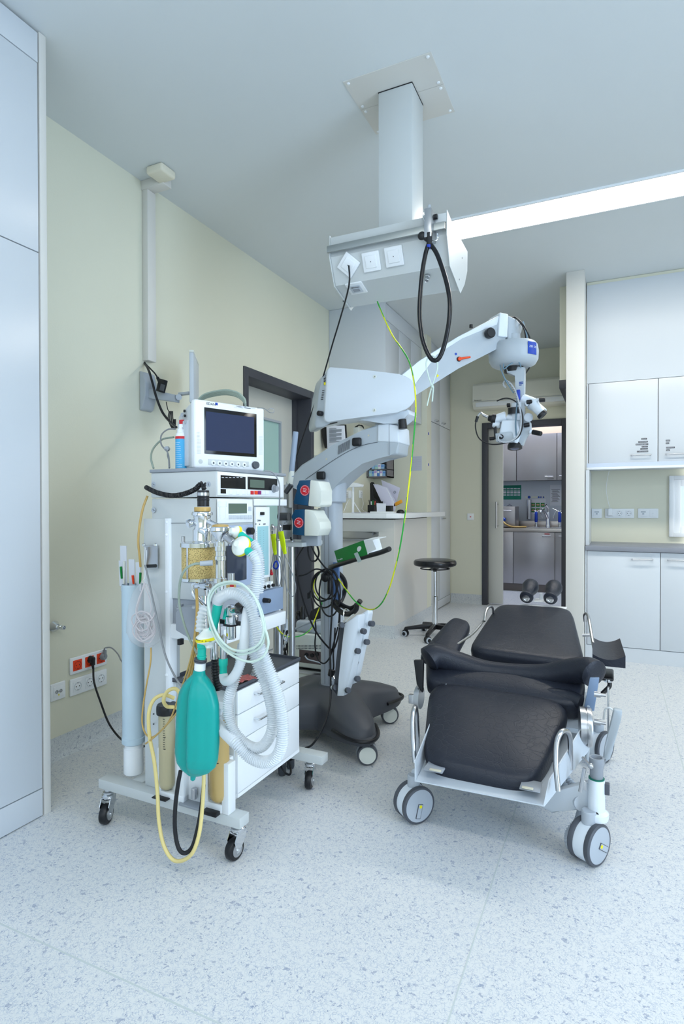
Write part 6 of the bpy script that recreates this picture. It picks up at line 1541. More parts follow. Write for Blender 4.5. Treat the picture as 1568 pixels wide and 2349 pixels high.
# big twin wheels
def bigcastor(c, ang, r=.072, w=.026, lever=True, mark=0):
    c = V(c); ce = c+V((0, 0, r)); f = V((math.cos(ang), math.sin(ang), 0))
    h = MB().lathe(ce-f*.022, f, [(.001, 0), (r*.93, 0), (r*.95, .006), (r*.95, .038), (r*.93, .044), (.001, .044)], 44).build('castor', K['scopew'], t)
    mb = MB(); mb.cyl(ce+V((-f.y*.0, 0, 0))+V((0, 0, r*.75)), ce+V((0, 0, r+.035)), .024, n=22, bev=.003); mb.build('castor_stem', K['lightgrey'], h)
    for s in (-1, 1):
        MB().lathe(ce+f*s*.020, f*s, [(r*.8, 0), (r*.97, 0), (r, .003), (r, .016), (r*.96, .019), (r*.88, .02), (r*.86, .018)], 48, cap=False).build('tyre', K['dgrey'], h)
        MB().lathe(ce+f*s*.022, f*s, [(r*.9, 0), (r*.88, .017), (r*.5, .020), (.0001, .0205)], 48).build('wheel_cover', K['lightgrey'], h)
    s = 1 if f.y < 0 or (f.x > 0 and f.y <= 0) else -1
    f2 = f*(1 if (f.dot(V((0, -1, 0))) > 0) else -1)
    side = V((-f2.y, f2.x, 0)); R = Matrix((side, f2, V((0, 0, 1)))).transposed() @ Matrix.Rotation(mark, 3, 'Y')
    q = ce+f2*.0435
    MB().obox(q+R @ V((0, 0, -.018)), (.021, .0034, .053), R, .0016, 2).build('panel_joint', K['dgrey'], h)
    MB().obox(q+R @ V((0, 0, -.018)), (.018, .0044, .05), R, .0018, 2).build('brake_panel', K['lightgrey'], h)
    MB().lathe(q+f2*.001, f2, [(.006, 0), (.006, .0024), (.0001, .0024)], 16).build('brake_mark', K['yellow'], h)
    return h
bigcastor(PZ(948, 1889, 0)+V((-.008, .028, 0)), math.radians(-38), r=.068, mark=.25)
bigcastor(PZ(1352, 1986, 0)+V((-.004, .03, 0)), math.radians(-30), r=.067, mark=-1.0)
bigcastor(PZ(1388, 1753, 0)+V((-.03, .03, 0)), math.radians(-28), mark=-.8)
bigcastor((-.67, 2.95, 0), math.radians(-40))
# rear leg column above the near right castor
pc = P(1330, 1870, 2.11); pc = V((-.044, 2.11, 0))
MB().lathe((pc.x, pc.y, .135), (0, 0, 1), [(.036, 0), (.038, .008), (.038, .022), (.032, .026), (.027, .03), (.026, .13), (.024, .135)], 36).build('leg_column', K['scopew'], t)
MB().lathe((pc.x, pc.y, .27), (0, 0, 1), [(.019, 0), (.021, .003), (.021, .04), (.024, .045), (.024, .07), (.018, .07), (.016, .05), (.0001, .05)], 28).build('column_socket', K['grey'], t)
MB().lathe((pc.x, pc.y, .268), (0, 0, 1), [(.025, 0), (.025, .004), (.02, .004)], 28).build('green_ring', mat('dark green ring', (0, 110, 90), .4), t)
mb = MB(); mb.cyl((pc.x, pc.y-.022, .16), (pc.x, pc.y-.03, .16), .008, n=16); mb.build('locking_screw', K['black'], t)
mb = MB(); mb.box((pc.x+.024, pc.y-.01, .222), (pc.x+.04, pc.y+.01, .26), .003); mb.build('clamp_screw', K['dgrey'], t)
mb = MB(); mb.prism([V((pc.x-.02, pc.y+.005, .25)), V((pc.x-.02, pc.y+.005, .16)), V((pc.x-.09, pc.y+.01, .14)), V((pc.x-.14, pc.y+.02, .11)), V((pc.x-.20, pc.y+.02, .13)), V((pc.x-.12, pc.y+.01, .20))], (0, .03, 0), .006); mb.build('leg_bracket', W, t)
mb = MB(); mb.tube([P(1330, 1816, 2.05), P(1340, 1762, 2.05)], .006, n=8); mb.ball(P(1354, 1757, 2.05), .0095, 14); mb.tube([P(1336, 1738, 2.1), P(1352, 1756, 2.06)], .005, n=8); mb.box(P(1331, 1812, 2.06), P(1345, 1790, 2.07), .003); mb.build('brake_lever', K['steel'], t)
def corrug(pts, r, nm, m): MB().corr(pts, r, .009, .0022, n=12).build(nm, m, t)
corrug([P(1297, 1780, 2.2), P(1312, 1800, 2.18), P(1328, 1808, 2.16)], .011, 'cable_conduit', K['lightgrey'])
corrug([P(1336, 1840, 2.16), P(1325, 1880, 2.18), P(1306, 1905, 2.16), P(1302, 1930, 2.12), P(1310, 1945, 2.1)], .011, 'cable_conduit', K['lightgrey'])
MB().prism([P(x, y, 2.38) for x, y in ((948, 1515), (970, 1515), (968, 1590), (955, 1570))], (0, .02, 0), .002).build('strap', K['black'], t)
# hand controller hanging on the rail
t = thing('hand_control', 'grey hand control hanging on the right side of the operating chair', 'remote control', P(1400, 1740, 2.3))
a, b = P(1416, 1632, 2.3), P(1392, 1735, 2.3)
mb = MB(); mb.prism([P(x, y, 2.29) for x, y in ((1407, 1627), (1427, 1632), (1424, 1650), (1398, 1745), (1382, 1742), (1386, 1715))], (0, .03, 0), .005, 2); mb.build('handset', K['scope'], t)
MB().tube([P(1412, 1636, 2.3), P(1398, 1624, 2.31), P(1387, 1628, 2.32), P(1384, 1650, 2.33)], .0035, n=8).build('hook', K['white'], t)
mb = MB(); mb.tube([P(1388, 1742, 2.3), P(1382, 1760, 2.28), P(1378, 1775, 2.26), P(1374, 1800, 2.22), P(1372, 1815, 2.2)], .003, n=8); mb.build('lead', K['greycable'], t)
# ================================================================ STOOL
t = thing('swivel_stool', 'round black swivel stool on chrome column and five-star castor base', 'stool', (-1.445, 5.1, 0))
sx, sy = -1.445, 5.1
MB().lathe((sx, sy, .640), (0, 0, 1), [(.0001, 0), (.165, .0), (.186, .008), (.192, .024), (.190, .042), (.18, .054), (.15, .060), (.0001, .062)], 64).build('seat', mat('glossy black leatherette', (22, 24, 30), .25), t)
mb = MB(); mb.tube([V((sx+math.cos(a)*.128, sy+math.sin(a)*.128, .618)) for a in [2*PI*i/28 for i in range(28)]], .0055, n=8, sub=2, closed=True)
for k in range(3):
    a = k*2*PI/3+.3; mb.cyl((sx, sy, .628), (sx+math.cos(a)*.128, sy+math.sin(a)*.128, .618), .004, n=8)
mb.build('release_ring', K['black'], t)
MB().lathe((sx, sy, .59), (0, 0, 1), [(.016, 0), (.018, .02), (.05, .035), (.05, .05)], 24).build('seat_mount', K['black'], t)
MB().cyl((sx, sy, .36), (sx, sy, .60), .0135, n=24).build('gas_lift', K['chrome'], t)
MB().lathe((sx, sy, .09), (0, 0, 1), [(.026, 0), (.026, .275), (.022, .28), (.022, .285)], 28).build('column_tube', K['chrome'], t)
for k in range(5):
    a = math.radians(200+72*k); d = V((math.cos(a), math.sin(a), 0)); n_ = V((-d.y, d.x, 0)); c = V((sx, sy, 0))
    mb = MB(); L = .27
    pts = [c+d*.0+V((0, 0, .07)), c+d*.02+V((0, 0, .118)), c+d*.10+V((0, 0, .112)), c+d*L+V((0, 0, .085)), c+d*(L+.012)+V((0, 0, .06)), c+d*L+V((0, 0, .058)), c+d*.1+V((0, 0, .075))]
    mb.prism([p-n_*.017 for p in pts], n_*.034, .006, 2); leg = mb.build('base_arm', K['black'], t)
    cc = c+d*(L-.005); ax = V((math.cos(a+.9), math.sin(a+.9), 0))
    if ax.y > 0: ax = -ax
    h = MB().lathe(cc-ax*.012+V((0, 0, .032)), ax, [(.001, 0), (.031, 0), (.031, .024), (.001, .024)], 24).build('castor', K['black'], t)
    for s in (-1, 1):
        MB().lathe(cc+ax*s*.012+V((0, 0, .026)), ax*s, [(.018, 0), (.0255, .001), (.0255, .011), (.022, .013), (.017, .013)], 28).build('tyre', K['lightgrey'], h)
        MB().lathe(cc+ax*s*.012+V((0, 0, .026)), ax*s, [(.0165, .008), (.0165, .014), (.0001, .014)], 24).build('hub', K['black'], h)
# ================================================================ ROOM BEYOND THE DOORWAY
frame()
BR = K['brushed']
YL, YW = 8.3, 8.95
def L_(x, y): return P(x, y, YL)
zt = P(1220, 1212, YL).z; ztb = P(1220, 1219, YL).z; zb = P(1220, 1341, YL).z
t = thing('steel_sink_unit', 'brushed steel sink unit beyond the doorway', 'sink unit', (-1.0, 8.5, 0))
bx((-2.1, YL+.02, zb), (.5, YW-.03, ztb-.01)).build('carcass', K['black'], t)
bx((-2.1, YL+.06, 0), (.5, YL+.08, zb)).build('plinth', mat('brown grey plinth', (120, 112, 110), .5), t)
xs = [-2.1, L_(1152, 1300).x-.25, L_(1176.5, 1300).x, L_(1272, 1300).x, L_(1272, 1300).x+.6]
for a, b in zip(xs, xs[1:]):
    d = bx((a+.003, YL, zb+.004), (b-.003, YL+.02, ztb-.012), .001).build('door', BR, t)
ha, hb = L_(1244.5, 1229.5), L_(1262, 1229.5); mb = MB(); bow(mb, ha, hb, (0, -1, 0), .005, .03); mb.build('handle', K['steel'], t)
ha, hb = L_(1281.5, 1230), L_(1295, 1230); mb = MB(); bow(mb, ha, hb, (0, -1, 0), .005, .03); mb.build('handle', K['steel'], t)
a, b = L_(1248, 1226), L_(1260, 1224); bx((a.x, YL-.001, a.z), (b.x, YL, b.z)).build('red_label', K['red'], t)
bx((-2.1, YL-.02, ztb-.006), (.5, YW-.012, zt), .003).build('steel_top', mat_steel('steel top', (196, 190, 186), .3), t)
bx((-2.1, YW-.03, zt), (.5, YW-.012, zt+.085), .002).build('upstand', mat_steel('steel top', (196, 190, 186), .3), t)
zs0 = zt; x0s = P(1206, 1210, 8.5).x
mb = MB(); ring(mb, x0s, .1, 0, 0.004, .01, 0, 0) if False else None
mb = MB()
for a_, b_ in (((x0s, 8.40), (.1, 8.415)), ((x0s, 8.78), (.1, 8.795)), ((x0s, 8.40), (x0s+.015, 8.795))): mb.box((a_[0], a_[1], zt), (b_[0], b_[1], zt+.006), .002)
mb.build('sink_rim', K['chrome'], t)
def tapsite(px_, y0, y1, lab, gun=True):
    c = P(px_, y0, 8.72); c.z = zt; h_ = P(px_, y1, 8.72).z-zt
    k = thing('spray_gun' if gun else 'mixer_tap', lab, 'tap', c)
    if gun:
        MB().lathe(c, (0, 0, 1), [(.022, 0), (.022, .05), (.016, .055), (.016, .08)], 20).build('holder', K['chrome'], k)
        MB().lathe(c+V((0, 0, .075)), (0, 0, 1), [(.019, 0), (.022, .02), (.02, .10), (.022, .14), (.016, .15)], 20).build('grip', K['bluegrip'], k)
        s = 1 if px_ < 1250 else -1
        mb = MB(); mb.cyl(c+V((-.03*s, 0, .20)), c+V((.10*s, 0, .275)), .014, .009, n=14); mb.cyl(c+V((0, 0, .215)), c+V((-.02*s, 0, .245)), .018, n=14); mb.tube([c+V((.05*s, 0, .23)), c+V((.07*s, 0, .19)), c+V((.085*s, 0, .13))], .005, n=8); mb.build('spray_head', K['chrome'], k)
    else:
        mb = MB(); mb.lathe(c, (0, 0, 1), [(.032, 0), (.03, .04), (.024, .05), (.026, .2), (.02, .22)], 24)
        mb.tube([c+V((0, -.0, .12)), c+V((-.03, -.1, .22)), c+V((-.07, -.17, .24)), c+V((-.08, -.2, .21))], .018, n=12)
        mb.tube([c+V((0, 0, .2)), c+V((.01, -.02, .27)), c+V((-.02, -.06, .32))], .014, n=10); mb.build('tap_body', K['chrome'], k)
tapsite(1229, 1209, 1180, 'spray gun with blue grip left of the mixer tap beyond the doorway'); tapsite(1256, 1210, 1173, 'chrome mixer tap over the sink beyond the doorway', False); tapsite(1283, 1209, 1180, 'spray gun with blue grip at the right edge of the doorway')
# wall units
YQ = 8.6
def Q_(x, y): return P(x, y, YQ)
zq0 = Q_(1220, 1102).z; zq1 = Q_(1220, 996).z
t = thing('steel_wall_cupboard', 'brushed steel wall cupboards with bar handles beyond the doorway', 'cupboard', (-1.0, 8.8, zq0))
bx((-2.1, YQ+.02, zq0+.005), (.5, YW-.003, zq1)).build('carcass', K['black'], t)
xs = [-2.1, Q_(1184, 1050).x, Q_(1276.5, 1050).x, Q_(1276.5, 1050).x+.6]
for a, b in zip(xs, xs[1:]): bx((a+.004, YQ, zq0), (b-.004, YQ+.02, zq1), .001).build('door', BR, t)
mb = MB(); ha, hb = Q_(1250, 1093), Q_(1268, 1093); bow(mb, ha, hb, (0, -1, 0), .005, .03); mb.build('handle', K['steel'], t)
mb = MB(); ha, hb = Q_(1283, 1092), Q_(1296, 1092); bow(mb, ha, hb, (0, -1, 0), .005, .03); mb.build('handle', K['steel'], t)
a, b = Q_(1254.5, 1099), Q_(1269.5, 1097.5); bx((a.x, YQ-.001, a.z), (b.x, YQ, b.z)).build('black_label', K['black'], t)
bx((-2.1, YQ+.05, zq1+.001), (.5, YW-.003, 2.7)).build('filler_panel', K['warmup'], t)
# things on the wall and the steel top
YN = YW-.002
def wq(x0, y0, x1, y1, m, nm, th=.002, lift=0):
    a, b = P(x0, y1, YN), P(x1, y0, YN); return MB().box((a.x, YN-th-lift, a.z), (b.x, YN-lift, b.z)).build(nm, m)
def wqp(x0, y0, x1, y1, m, nm, par, lift=.002, th=.0006):
    a, b = P(x0, y1, YN), P(x1, y0, YN); return MB().box((a.x, YN-th-lift, a.z), (b.x, YN-lift, b.z)).build(nm, m, par)
def sheet(name, x0, y0, x1, y1, m, label, cat='poster'):
    t = thing(name, label, cat, P((x0+x1)/2, y1, YN)); wqp(x0, y0, x1, y1, m, 'sheet', t, 0, .002); return t
t = sheet('skin_protection_poster', 1140, 1113, 1195, 1146, K['posterg'], 'green poster with a white table beyond the doorway')
for j, (ya, yb) in enumerate(((1119.5, 1122), (1123.5, 1125.5), (1127, 1132), (1134, 1137))):
    for i in range(5): wqp(1154+i*8, ya, 1160.5+i*8, yb, K['paper'], 'table_cell', t)
t = sheet('notice_sheet', 1261, 1112, 1295, 1160, K['paper'], 'white printed notice at the right edge of the doorway', 'notice')
for i in range(13): wqp(1264+(2 if i % 4 else 0), 1122+i*2.4, 1284-(i*5) % 7, 1122.9+i*2.4, K['ink'], 'text_line', t)
t = sheet('hand_washing_chart', 1217, 1145, 1251, 1191, K['paper'], 'hand washing chart with six green photo squares', 'chart')
for j in range(2):
    for i in range(3):
        sq_ = wqp(1217.5+i*11, 1153.5+j*12.5, 1226.5+i*11, 1162.5+j*12.5, K['boxgreen'], 'picture', t)
        a = P(1222+i*11, 1158+j*12.5, YN-.004); MB().ball(a, .018, 12, (1.2, .06, .7)).build('hand_picture', mat('skin print', (214, 170, 140), .6), sq_)
t = sheet('sticker_strip', 1204, 1138, 1250, 1143, K['ivory'], 'strip of round blue stickers above the hand washing chart', 'stickers')
for x, r in ((1213, .021), (1235, .013), (1240, .012), (1246, .012)): MB().lathe(P(x, 1140.5, YN-.003), (0, -1, 0), [(r, 0), (r, .001), (.0001, .001)], 18).build('round_sticker', K['dblue'], t)
t = thing('towel_dispenser', 'tall steel cylinder dispenser on the wall beyond the doorway', 'dispenser', P(1213, 1191, 8.9))
a, b = P(1213, 1191, 8.90), P(1213, 1146, 8.90); MB().cyl(a, b, .032, n=28, bev=.003).build('cylinder', K['steel'], t)
t = thing('steel_appliance', 'steel box appliance with bar handle on the steel top beyond the doorway', 'appliance', P(1160, 1207, 8.6))
a, b = P(1130, 1200, 8.45), P(1181, 1161.5, 8.45)
mb = MB(); mb.box((a.x, 8.45, zt+.01), (b.x, 8.8, b.z), .006); mb.build('case', BR, t)
mb = MB(); h0, h1 = P(1150, 1171, 8.44), P(1172, 1171, 8.44); bow(mb, h0, h1, (0, -1, 0), .006, .03); mb.build('handle', K['steel'], t)
mb = MB(); c = P(1168, 1157, 8.55); mb.lathe((c.x, c.y, b.z), (0, 0, 1), [(.04, 0), (.035, .015), (.012, .025), (.012, .035), (.0001, .036)], 18); mb.build('lid_knob', K['dgrey'], t)
c = P(1155, 1192, 8.43); MB().lathe(c, (0, -1, 0), [(.03, 0), (.03, .02), (.02, .03), (.0001, .03)], 14).build('blue_coupling', K['dblue'], t)
t = thing('drain_hose', 'yellowish hose lying on the steel top beyond the doorway', 'hose', P(1170, 1208, 8.42))
MB().tube([c+V((0, -.02, -.03)), V((P(1160, 1204, 8.40).x, 8.38, zt+.05)), V((P(1172, 1208, 8.40).x, 8.40, zt+.018)), V((P(1190, 1210, 8.40).x, 8.42, zt+.013)), V((P(1204, 1209, 8.4).x, 8.48, zt+.013))], .013, n=10).build('hose_wall', K['amber'], t)
# ================================================================ CORNER ABOVE THE DESK
YP = 5.898
def W_(x, y): return P(x, y, YP)
def onp(x0, y0, x1, y1, m, nm, par, th=.002, lift=0):
    a, b = W_(x0, y1), W_(x1, y0); return MB().box((a.x, YP-lift-th, a.z), (b.x, YP-lift, b.z)).build(nm, m, par)
t = thing('notice_sheet', 'grey printed table pinned on the beige partition above the desk', 'notice', W_(954, 1080)); onp(941, 1046, 967, 1080, mat('grey sheet', (196, 200, 212), .6), 'sheet', t)
for i in range(12): onp(943, 1049+i*2.4, 965, 1049.5+i*2.4, K['grey'], 'table_line', t, .0005, .002)
# medicine shelf
t = thing('medicine_shelf', 'dark open wall shelf below the microscope arm filled with small boxes', 'shelf', W_(850, 1094))
s0, s1 = P(800, 1096, 5.70), P(888, 1060, 5.70)
zf, zm, zu = P(850, 1093, 5.7).z, P(850, 1077, 5.7).z, P(850, 1050, 5.7).z
mb = MB(); xa, xb = XL+.004, P(888.5, 1090, 5.7).x
mb.box((xa, 5.70, zf-.012), (xb, 5.896, zf)); mb.box((xa, 5.70, zm-.006), (xb, 5.896, zm+.002)); mb.box((xa, 5.88, zf), (xb, 5.896, zu)); mb.box((xb-.012, 5.70, zf-.012), (xb, 5.896, zu)); mb.box((xa, 5.70, zf-.012), (xa+.012, 5.896, zu)); mb.box((xa, 5.70, zu-.01), (xb, 5.896, zu)); mb.build('shelf_board', mat('dark grey shelf', (112, 108, 112), .5), t)
rg = random.Random(5); names = ['white', 'pale blue', 'lilac', 'white and blue', 'mint']
cols = [K['white'], mat('pale blue card', (150, 190, 226), .5), mat('lilac card', (190, 160, 214), .5), mat('blue card', (90, 140, 210), .5), mat('mint card', (180, 220, 210), .5)]
for row, zr_ in enumerate((zf, zm+.002)):
    x = XL+.02 if row == 0 else XL+.05; i = 0
    while x < xb-.05:
        w = rg.uniform(.022, .036); h = rg.uniform(.05, .075); ci = rg.randrange(5)
        o = MB().box((x, 5.72, zr_), (x+w, 5.84, zr_+h), .001).build('medicine_box', cols[ci])
        tag(o, f'small {names[ci]} medicine box on the {"lower" if row == 0 else "upper"} board of the dark shelf', 'box', f'{names[ci]} medicine boxes on the {"lower" if row == 0 else "upper"} shelf board')
        MB().box((x+.003, 5.7185, zr_+h*.5), (x+w-.003, 5.7205, zr_+h*.8)).build('box_print', cols[(ci+2) % 5], o)
        x += w+.003; i += 1
# folder rack
t = thing('folder_holder', 'wall mounted black folder with white printed sheets beside the door', 'folder', P(760, 1025, 5.5))
mb = MB(); mb.prism([P(x, y, 4.62) for x, y in ((737, 978), (750, 978), (755, 1024), (744, 1028), (738, 1000))], (0, .10, 0), .003); mb.build('folder_spine', K['black'], t)
MB().prism([P(x, y, 4.60) for x, y in ((748, 976), (789, 976), (792, 1020), (750, 1028))], (0, .01, 0), .001).build('printed_sheet', K['paper'], t)
MB().prism([P(x, y, 4.615) for x, y in ((750, 974), (793, 974), (796, 1022), (752, 1032))], (0, .01, 0), .001).build('back_cover', K['black'], t)
for i in range(11):
    a, b = P(755, 983+i*3, 4.598), P(755+(16 if i % 3 == 0 else 28), 983.5+i*3, 4.598); MB().box((a.x, 4.597, b.z-.001), (b.x, 4.5995, a.z)).build('text_line', K['grey'], t)
t = thing('wall_box', 'cream box with a coil of black wire on top behind the microscope', 'box', P(825, 1000, 5.7))
MB().box(P(810, 1010, 5.0), P(836, 984, 5.15), .004).build('case', K['ivory'], t)
mb = MB()
for k in range(3): mb.tube([P(812+k*3, 983, 5.02), P(818+k*2, 977-k, 5.02), P(830, 976+k, 5.02), P(834, 983, 5.02)], .004, n=6)
mb.build('wire_coil', K['cable'], t)
# things on the desktop
ZD = 1.118
def dk(x, Y): p = P(x, 1178, Y); return V((p.x, Y, ZD))
t = thing('magazine_rack', 'black magazine rack stuffed with leaning papers on the desk', 'rack', dk(866, 5.5))
a = P(847, 1172, 5.45); b = P(880, 1108, 5.45)
mb = MB(); mb.prism([P(x, y, 5.40) for x, y in ((848, 1108), (851, 1108), (856, 1140), (884, 1172), (884, 1178), (849, 1178))], (0, .008, 0)); mb.prism([P(x, y, 5.55) for x, y in ((850, 1106), (856, 1106), (890, 1172), (890, 1178), (850, 1178))], (0, .008, 0)); mb.box(P(849, 1178, 5.40), P(888, 1175, 5.555)); mb.box(P(872, 1178, 5.395), P(878, 1150, 5.40)); mb.build('rack_body', K['black'], t)
for i, (dx, lab) in enumerate(((0, 'front'), (6, 'middle'), (12, 'rear'))):
    o = MB().prism([P(x+dx*.7, y, 5.42+.04*i) for x, y in ((855, 1110), (884-i*2, 1119), (898, 1150), (897, 1172), (884, 1172))], (0, .012, 0), .001).build('paper_stack', mat('lilac paper' if i != 1 else 'white paper', (206, 206, 226) if i != 1 else (226, 230, 240), .6))
    tag(o, f'leaning paper sheets, {lab} stack in the black magazine rack', 'papers')
o = MB().prism([P(x, y, 5.62) for x, y in ((874, 1101), (917, 1119), (905, 1166), (885, 1160))], (0, .006, 0), .001).build('leaflet', mat('lilac paper', (206, 206, 226), .6)); tag(o, 'pale lilac leaflet with a small round mark leaning behind the black rack', 'leaflet')
MB().lathe(P(905, 1129, 5.618), (0, -1, 0), [(.014, 0), (.014, .001), (.009, .001), (.009, 0)], 20, cap=False).build('round_mark', K['grey'], o)
o = MB().prism([P(x, y, 5.5) for x, y in ((900, 1156), (919, 1146), (921, 1153), (902, 1163))], (0, .03, 0), .002).build('orange_box', mat('orange card', (230, 160, 40), .5)); tag(o, 'small orange carton leaning on the papers at the back of the desk', 'box')
t = thing('pen_holder', 'black pen pot with green and white pens on the desk', 'pen pot', dk(853, 5.1))
a, b = P(846, 1176, 5.1), P(862, 1158, 5.1); mb = MB(); mb.box((a.x, 5.06, ZD), (b.x, 5.13, b.z), .004); mb.build('pot', K['black'], t)
for i, (x, m_) in enumerate(((848, K['black']), (851, K['white']), (854, K['boxgreen']), (857, K['boxgreen']), (859, K['red']))):
    o = MB().cyl(P(x, 1160, 5.09), P(x+(-2, 0, 1, 2, 1)[i], 1147+(i*3) % 5, 5.09), .0045, n=8).build('pen', m_); tag(o, ('black pen, leftmost', 'white pen', 'left green pen', 'right green pen', 'red pen, rightmost')[i]+' in the black pen pot on the desk', 'pen')
o = MB().box(P(884, 1175, 5.0)+V((0, 0, 0)), P(902, 1160, 5.06), .004).build('stapler_box', K['black']); tag(o, 'black box shaped punch beside the magazine rack', 'hole punch')
o = MB().prism([P(x, y, 5.0) for x, y in ((863, 1154), (885, 1155), (884, 1174), (864, 1174))], (0, .004, 0)).build('memo_card', K['paper']); tag(o, 'white printed memo card standing between pen pot and black punch', 'card')
t = thing('paper_tray', 'flat stack of white papers in front of the pen pot', 'papers', dk(880, 4.95)); a, b = P(850, 1178, 4.92), P(903, 1178, 4.92)
MB().box((a.x, 4.9, ZD), (b.x, 5.0, ZD+.014), .002).build('sheets', K['white'], t)
t = thing('computer_mouse', 'black computer mouse at the front edge of the desktop', 'mouse', dk(918, 4.9)); c = dk(918, 4.9)
MB().lathe(c, (0, 0, 1), [(.036, 0), (.038, .006), (.034, .018), (.022, .03), (.0001, .034)], 28).build('shell', K['black'], t)
t = thing('loose_sheets', 'lilac and white sheets lying on the left part of the desktop', 'papers', dk(820, 4.95))
for i, (xa_, xb_, m_) in enumerate(((788, 815, K['white']), (806, 842, mat('lilac paper', (206, 206, 226), .6)))):
    a, b = P(xa_, 1178, 4.9), P(xb_, 1178, 4.9); MB().box((a.x, 4.88, ZD+i*.003), (b.x, 5.0, ZD+i*.003+.003)).build('sheet', m_, t)
plate('desk_socket', PX(826, 1134, xw), nl, rl, ['sock'], 'single white socket on the wall right of the charger')
plate('desk_socket', PX(793, 1134, xw), nl, rl, ['sock', 'sock'], 'double white socket with chargers above the desk')
t = thing('desk_lamp', 'small white desk lamp with flat shade behind the microscope column', 'lamp', P(808, 1175, 5.5))
mb = MB(); mb.cyl(P(809, 1178, 5.0), P(809, 1114, 5.0), .012, n=14); mb.build('lamp_post', K['white'], t)
MB().prism([P(x, y, 4.96) for x, y in ((792, 1118), (806, 1107), (812, 1107), (827, 1111), (825, 1117))], (0, .08, 0), .003).build('lamp_shade', K['white'], t)
t = thing('charger', 'white plug-in charger with thin white leads above the desk', 'charger', P(802, 1135, 5.85))
MB().box(P(798, 1143, 5.10), P(807, 1127, 5.16), .004).build('charger_body', K['white'], t)
mb = MB(); mb.tube([P(802, 1142, 5.12), P(795, 1155, 5.0), P(788, 1174, 4.9)], .003, n=6); mb.tube([P(805, 1142, 5.12), P(815, 1158, 5.0), P(826, 1176, 4.95)], .005, n=6); mb.tube([P(828, 1138, 5.3), P(833, 1155, 5.2), P(830, 1168, 5.1), P(842, 1176, 5.0)], .002, n=6); mb.build('leads', K['white'], t)
t = thing('acrylic_tray', 'clear acrylic shelf tray at the height of the grey pole cap', 'tray', P(720, 1050, 4.5))
mb = MB(); zt0 = P(700, 1052, 4.6).z
mb.prism([P(682, 1053, 4.5), P(702, 1043, 4.5), P(745, 1046, 4.5), P(745, 1056, 4.5)], (0, .20, 0), .003); mb.build('tray_body', mat('acrylic', (214, 226, 228), .1, alpha=.5), t)
# ================================================================ THINGS ROUND THE MICROSCOPE COLUMN
t = thing('glove_box', 'green and white cardboard glove box resting on the black push handle', 'box', P(805, 1285, 2.5))
g0, g1 = P(775, 1294, 2.60), P(843, 1272, 2.46); gt = P(766, 1264, 2.60)
ux = (g1-g0); Lx = ux.length; ux.normalize(); upv = (gt-g0); upv = (upv-ux*upv.dot(ux)); Hz = upv.length; upv.normalize(); dv = ux.cross(upv).normalized()
if dv.y < 0: dv = -dv
def gb(u, v, w): return g0+ux*u*Lx+upv*v*Hz+dv*w
mb = MB(); mb.prism([gb(0, 0, 0), gb(1, 0, 0), gb(1, 1, 0), gb(0, 1, 0)], dv*.09, .001, 1); mb.build('carton', K['white'], t)
mb = MB(); mb.prism([gb(.0, 0, -.001), gb(1, 0, -.001), gb(1, 1, -.001), gb(.0, 1, -.001)], dv*.001); mb.build('green_front', K['boxgreen'], t)
c = gb(.80, .55, -.0016); mb = MB(); mb.prism([c+ux*math.cos(a)*.019*(1+.15*math.cos(a))+upv*math.sin(a)*.011+upv*math.cos(a)*.004 for a in [2*PI*i/28 for i in range(28)]], dv*-.0005); mb.build('oval_print', K['white'], t)
text('lettering', 'Pro-ophta', gb(.04, .24, -.0014), .011, ux, upv, K['paper'], t)
mb = MB(); mb.prism([gb(1, 1, .0), gb(1.0, 1, .07), gb(1.30, .78, .07), gb(1.30, .78, 0)], upv*.0015); mb.prism([gb(1.002, .1, .0), gb(1.28, .15, 0), gb(1.25, .85, 0), gb(1.002, .95, 0)], dv*.001); mb.build('open_flap', K['white'], t)
mb = MB(); mb.prism([gb(.62, .35, -.003), gb(.74, .38, -.003), gb(.80, -.30, -.006), gb(.68, -.34, -.006)], dv*-.0006); mb.build('tape', mat('clear tape', (206, 226, 226), .3, alpha=.8), t)
# looped black cables on the hook
colc = []
def cb(pts, r, label, nm='power_cord', m=K['cable'], closed=False, grp=None):
    h = thing(nm, label, 'cord', P(*pts[0]), grp); colc.append(h); MB().tube([P(*p) for p in pts], r, n=8, sub=7, closed=closed).build('lead', m, h); return h
for k, (cx_, cy_, rx, ry, d) in enumerate(((743, 1352, 28, 42, 2.60), (749, 1340, 26, 35, 2.59), (738, 1345, 24, 34, 2.58), (756, 1360, 24, 54, 2.57))):
    cb([(cx_+rx*math.cos(a), cy_+ry*math.sin(a), d) for a in [2*PI*i/12 for i in range(12)]], .0042, ('widest', 'upper', 'left', 'longest')[k]+' black cable loop hung on the hook of the microscope column', 'cable_loop', closed=True, grp=None)
cb([(706, 1232, 2.3), (698, 1250, 2.35), (680, 1280, 2.4), (672, 1305, 2.45), (680, 1320, 2.5), (700, 1318, 2.52), (722, 1306, 2.55), (740, 1308, 2.58)], .0042, 'black cord swinging left from under the pumps to the cable hook')
cb([(708, 1232, 2.3), (706, 1262, 2.32), (712, 1284, 2.34), (724, 1286, 2.35), (731, 1270, 2.34), (727, 1252, 2.32)], .0042, 'short black loop hanging under the pumps')
cb([(708, 1240, 2.3), (722, 1270, 2.4), (742, 1298, 2.5), (760, 1316, 2.56)], .004, 'black cord running straight down right from the pumps to the hook')
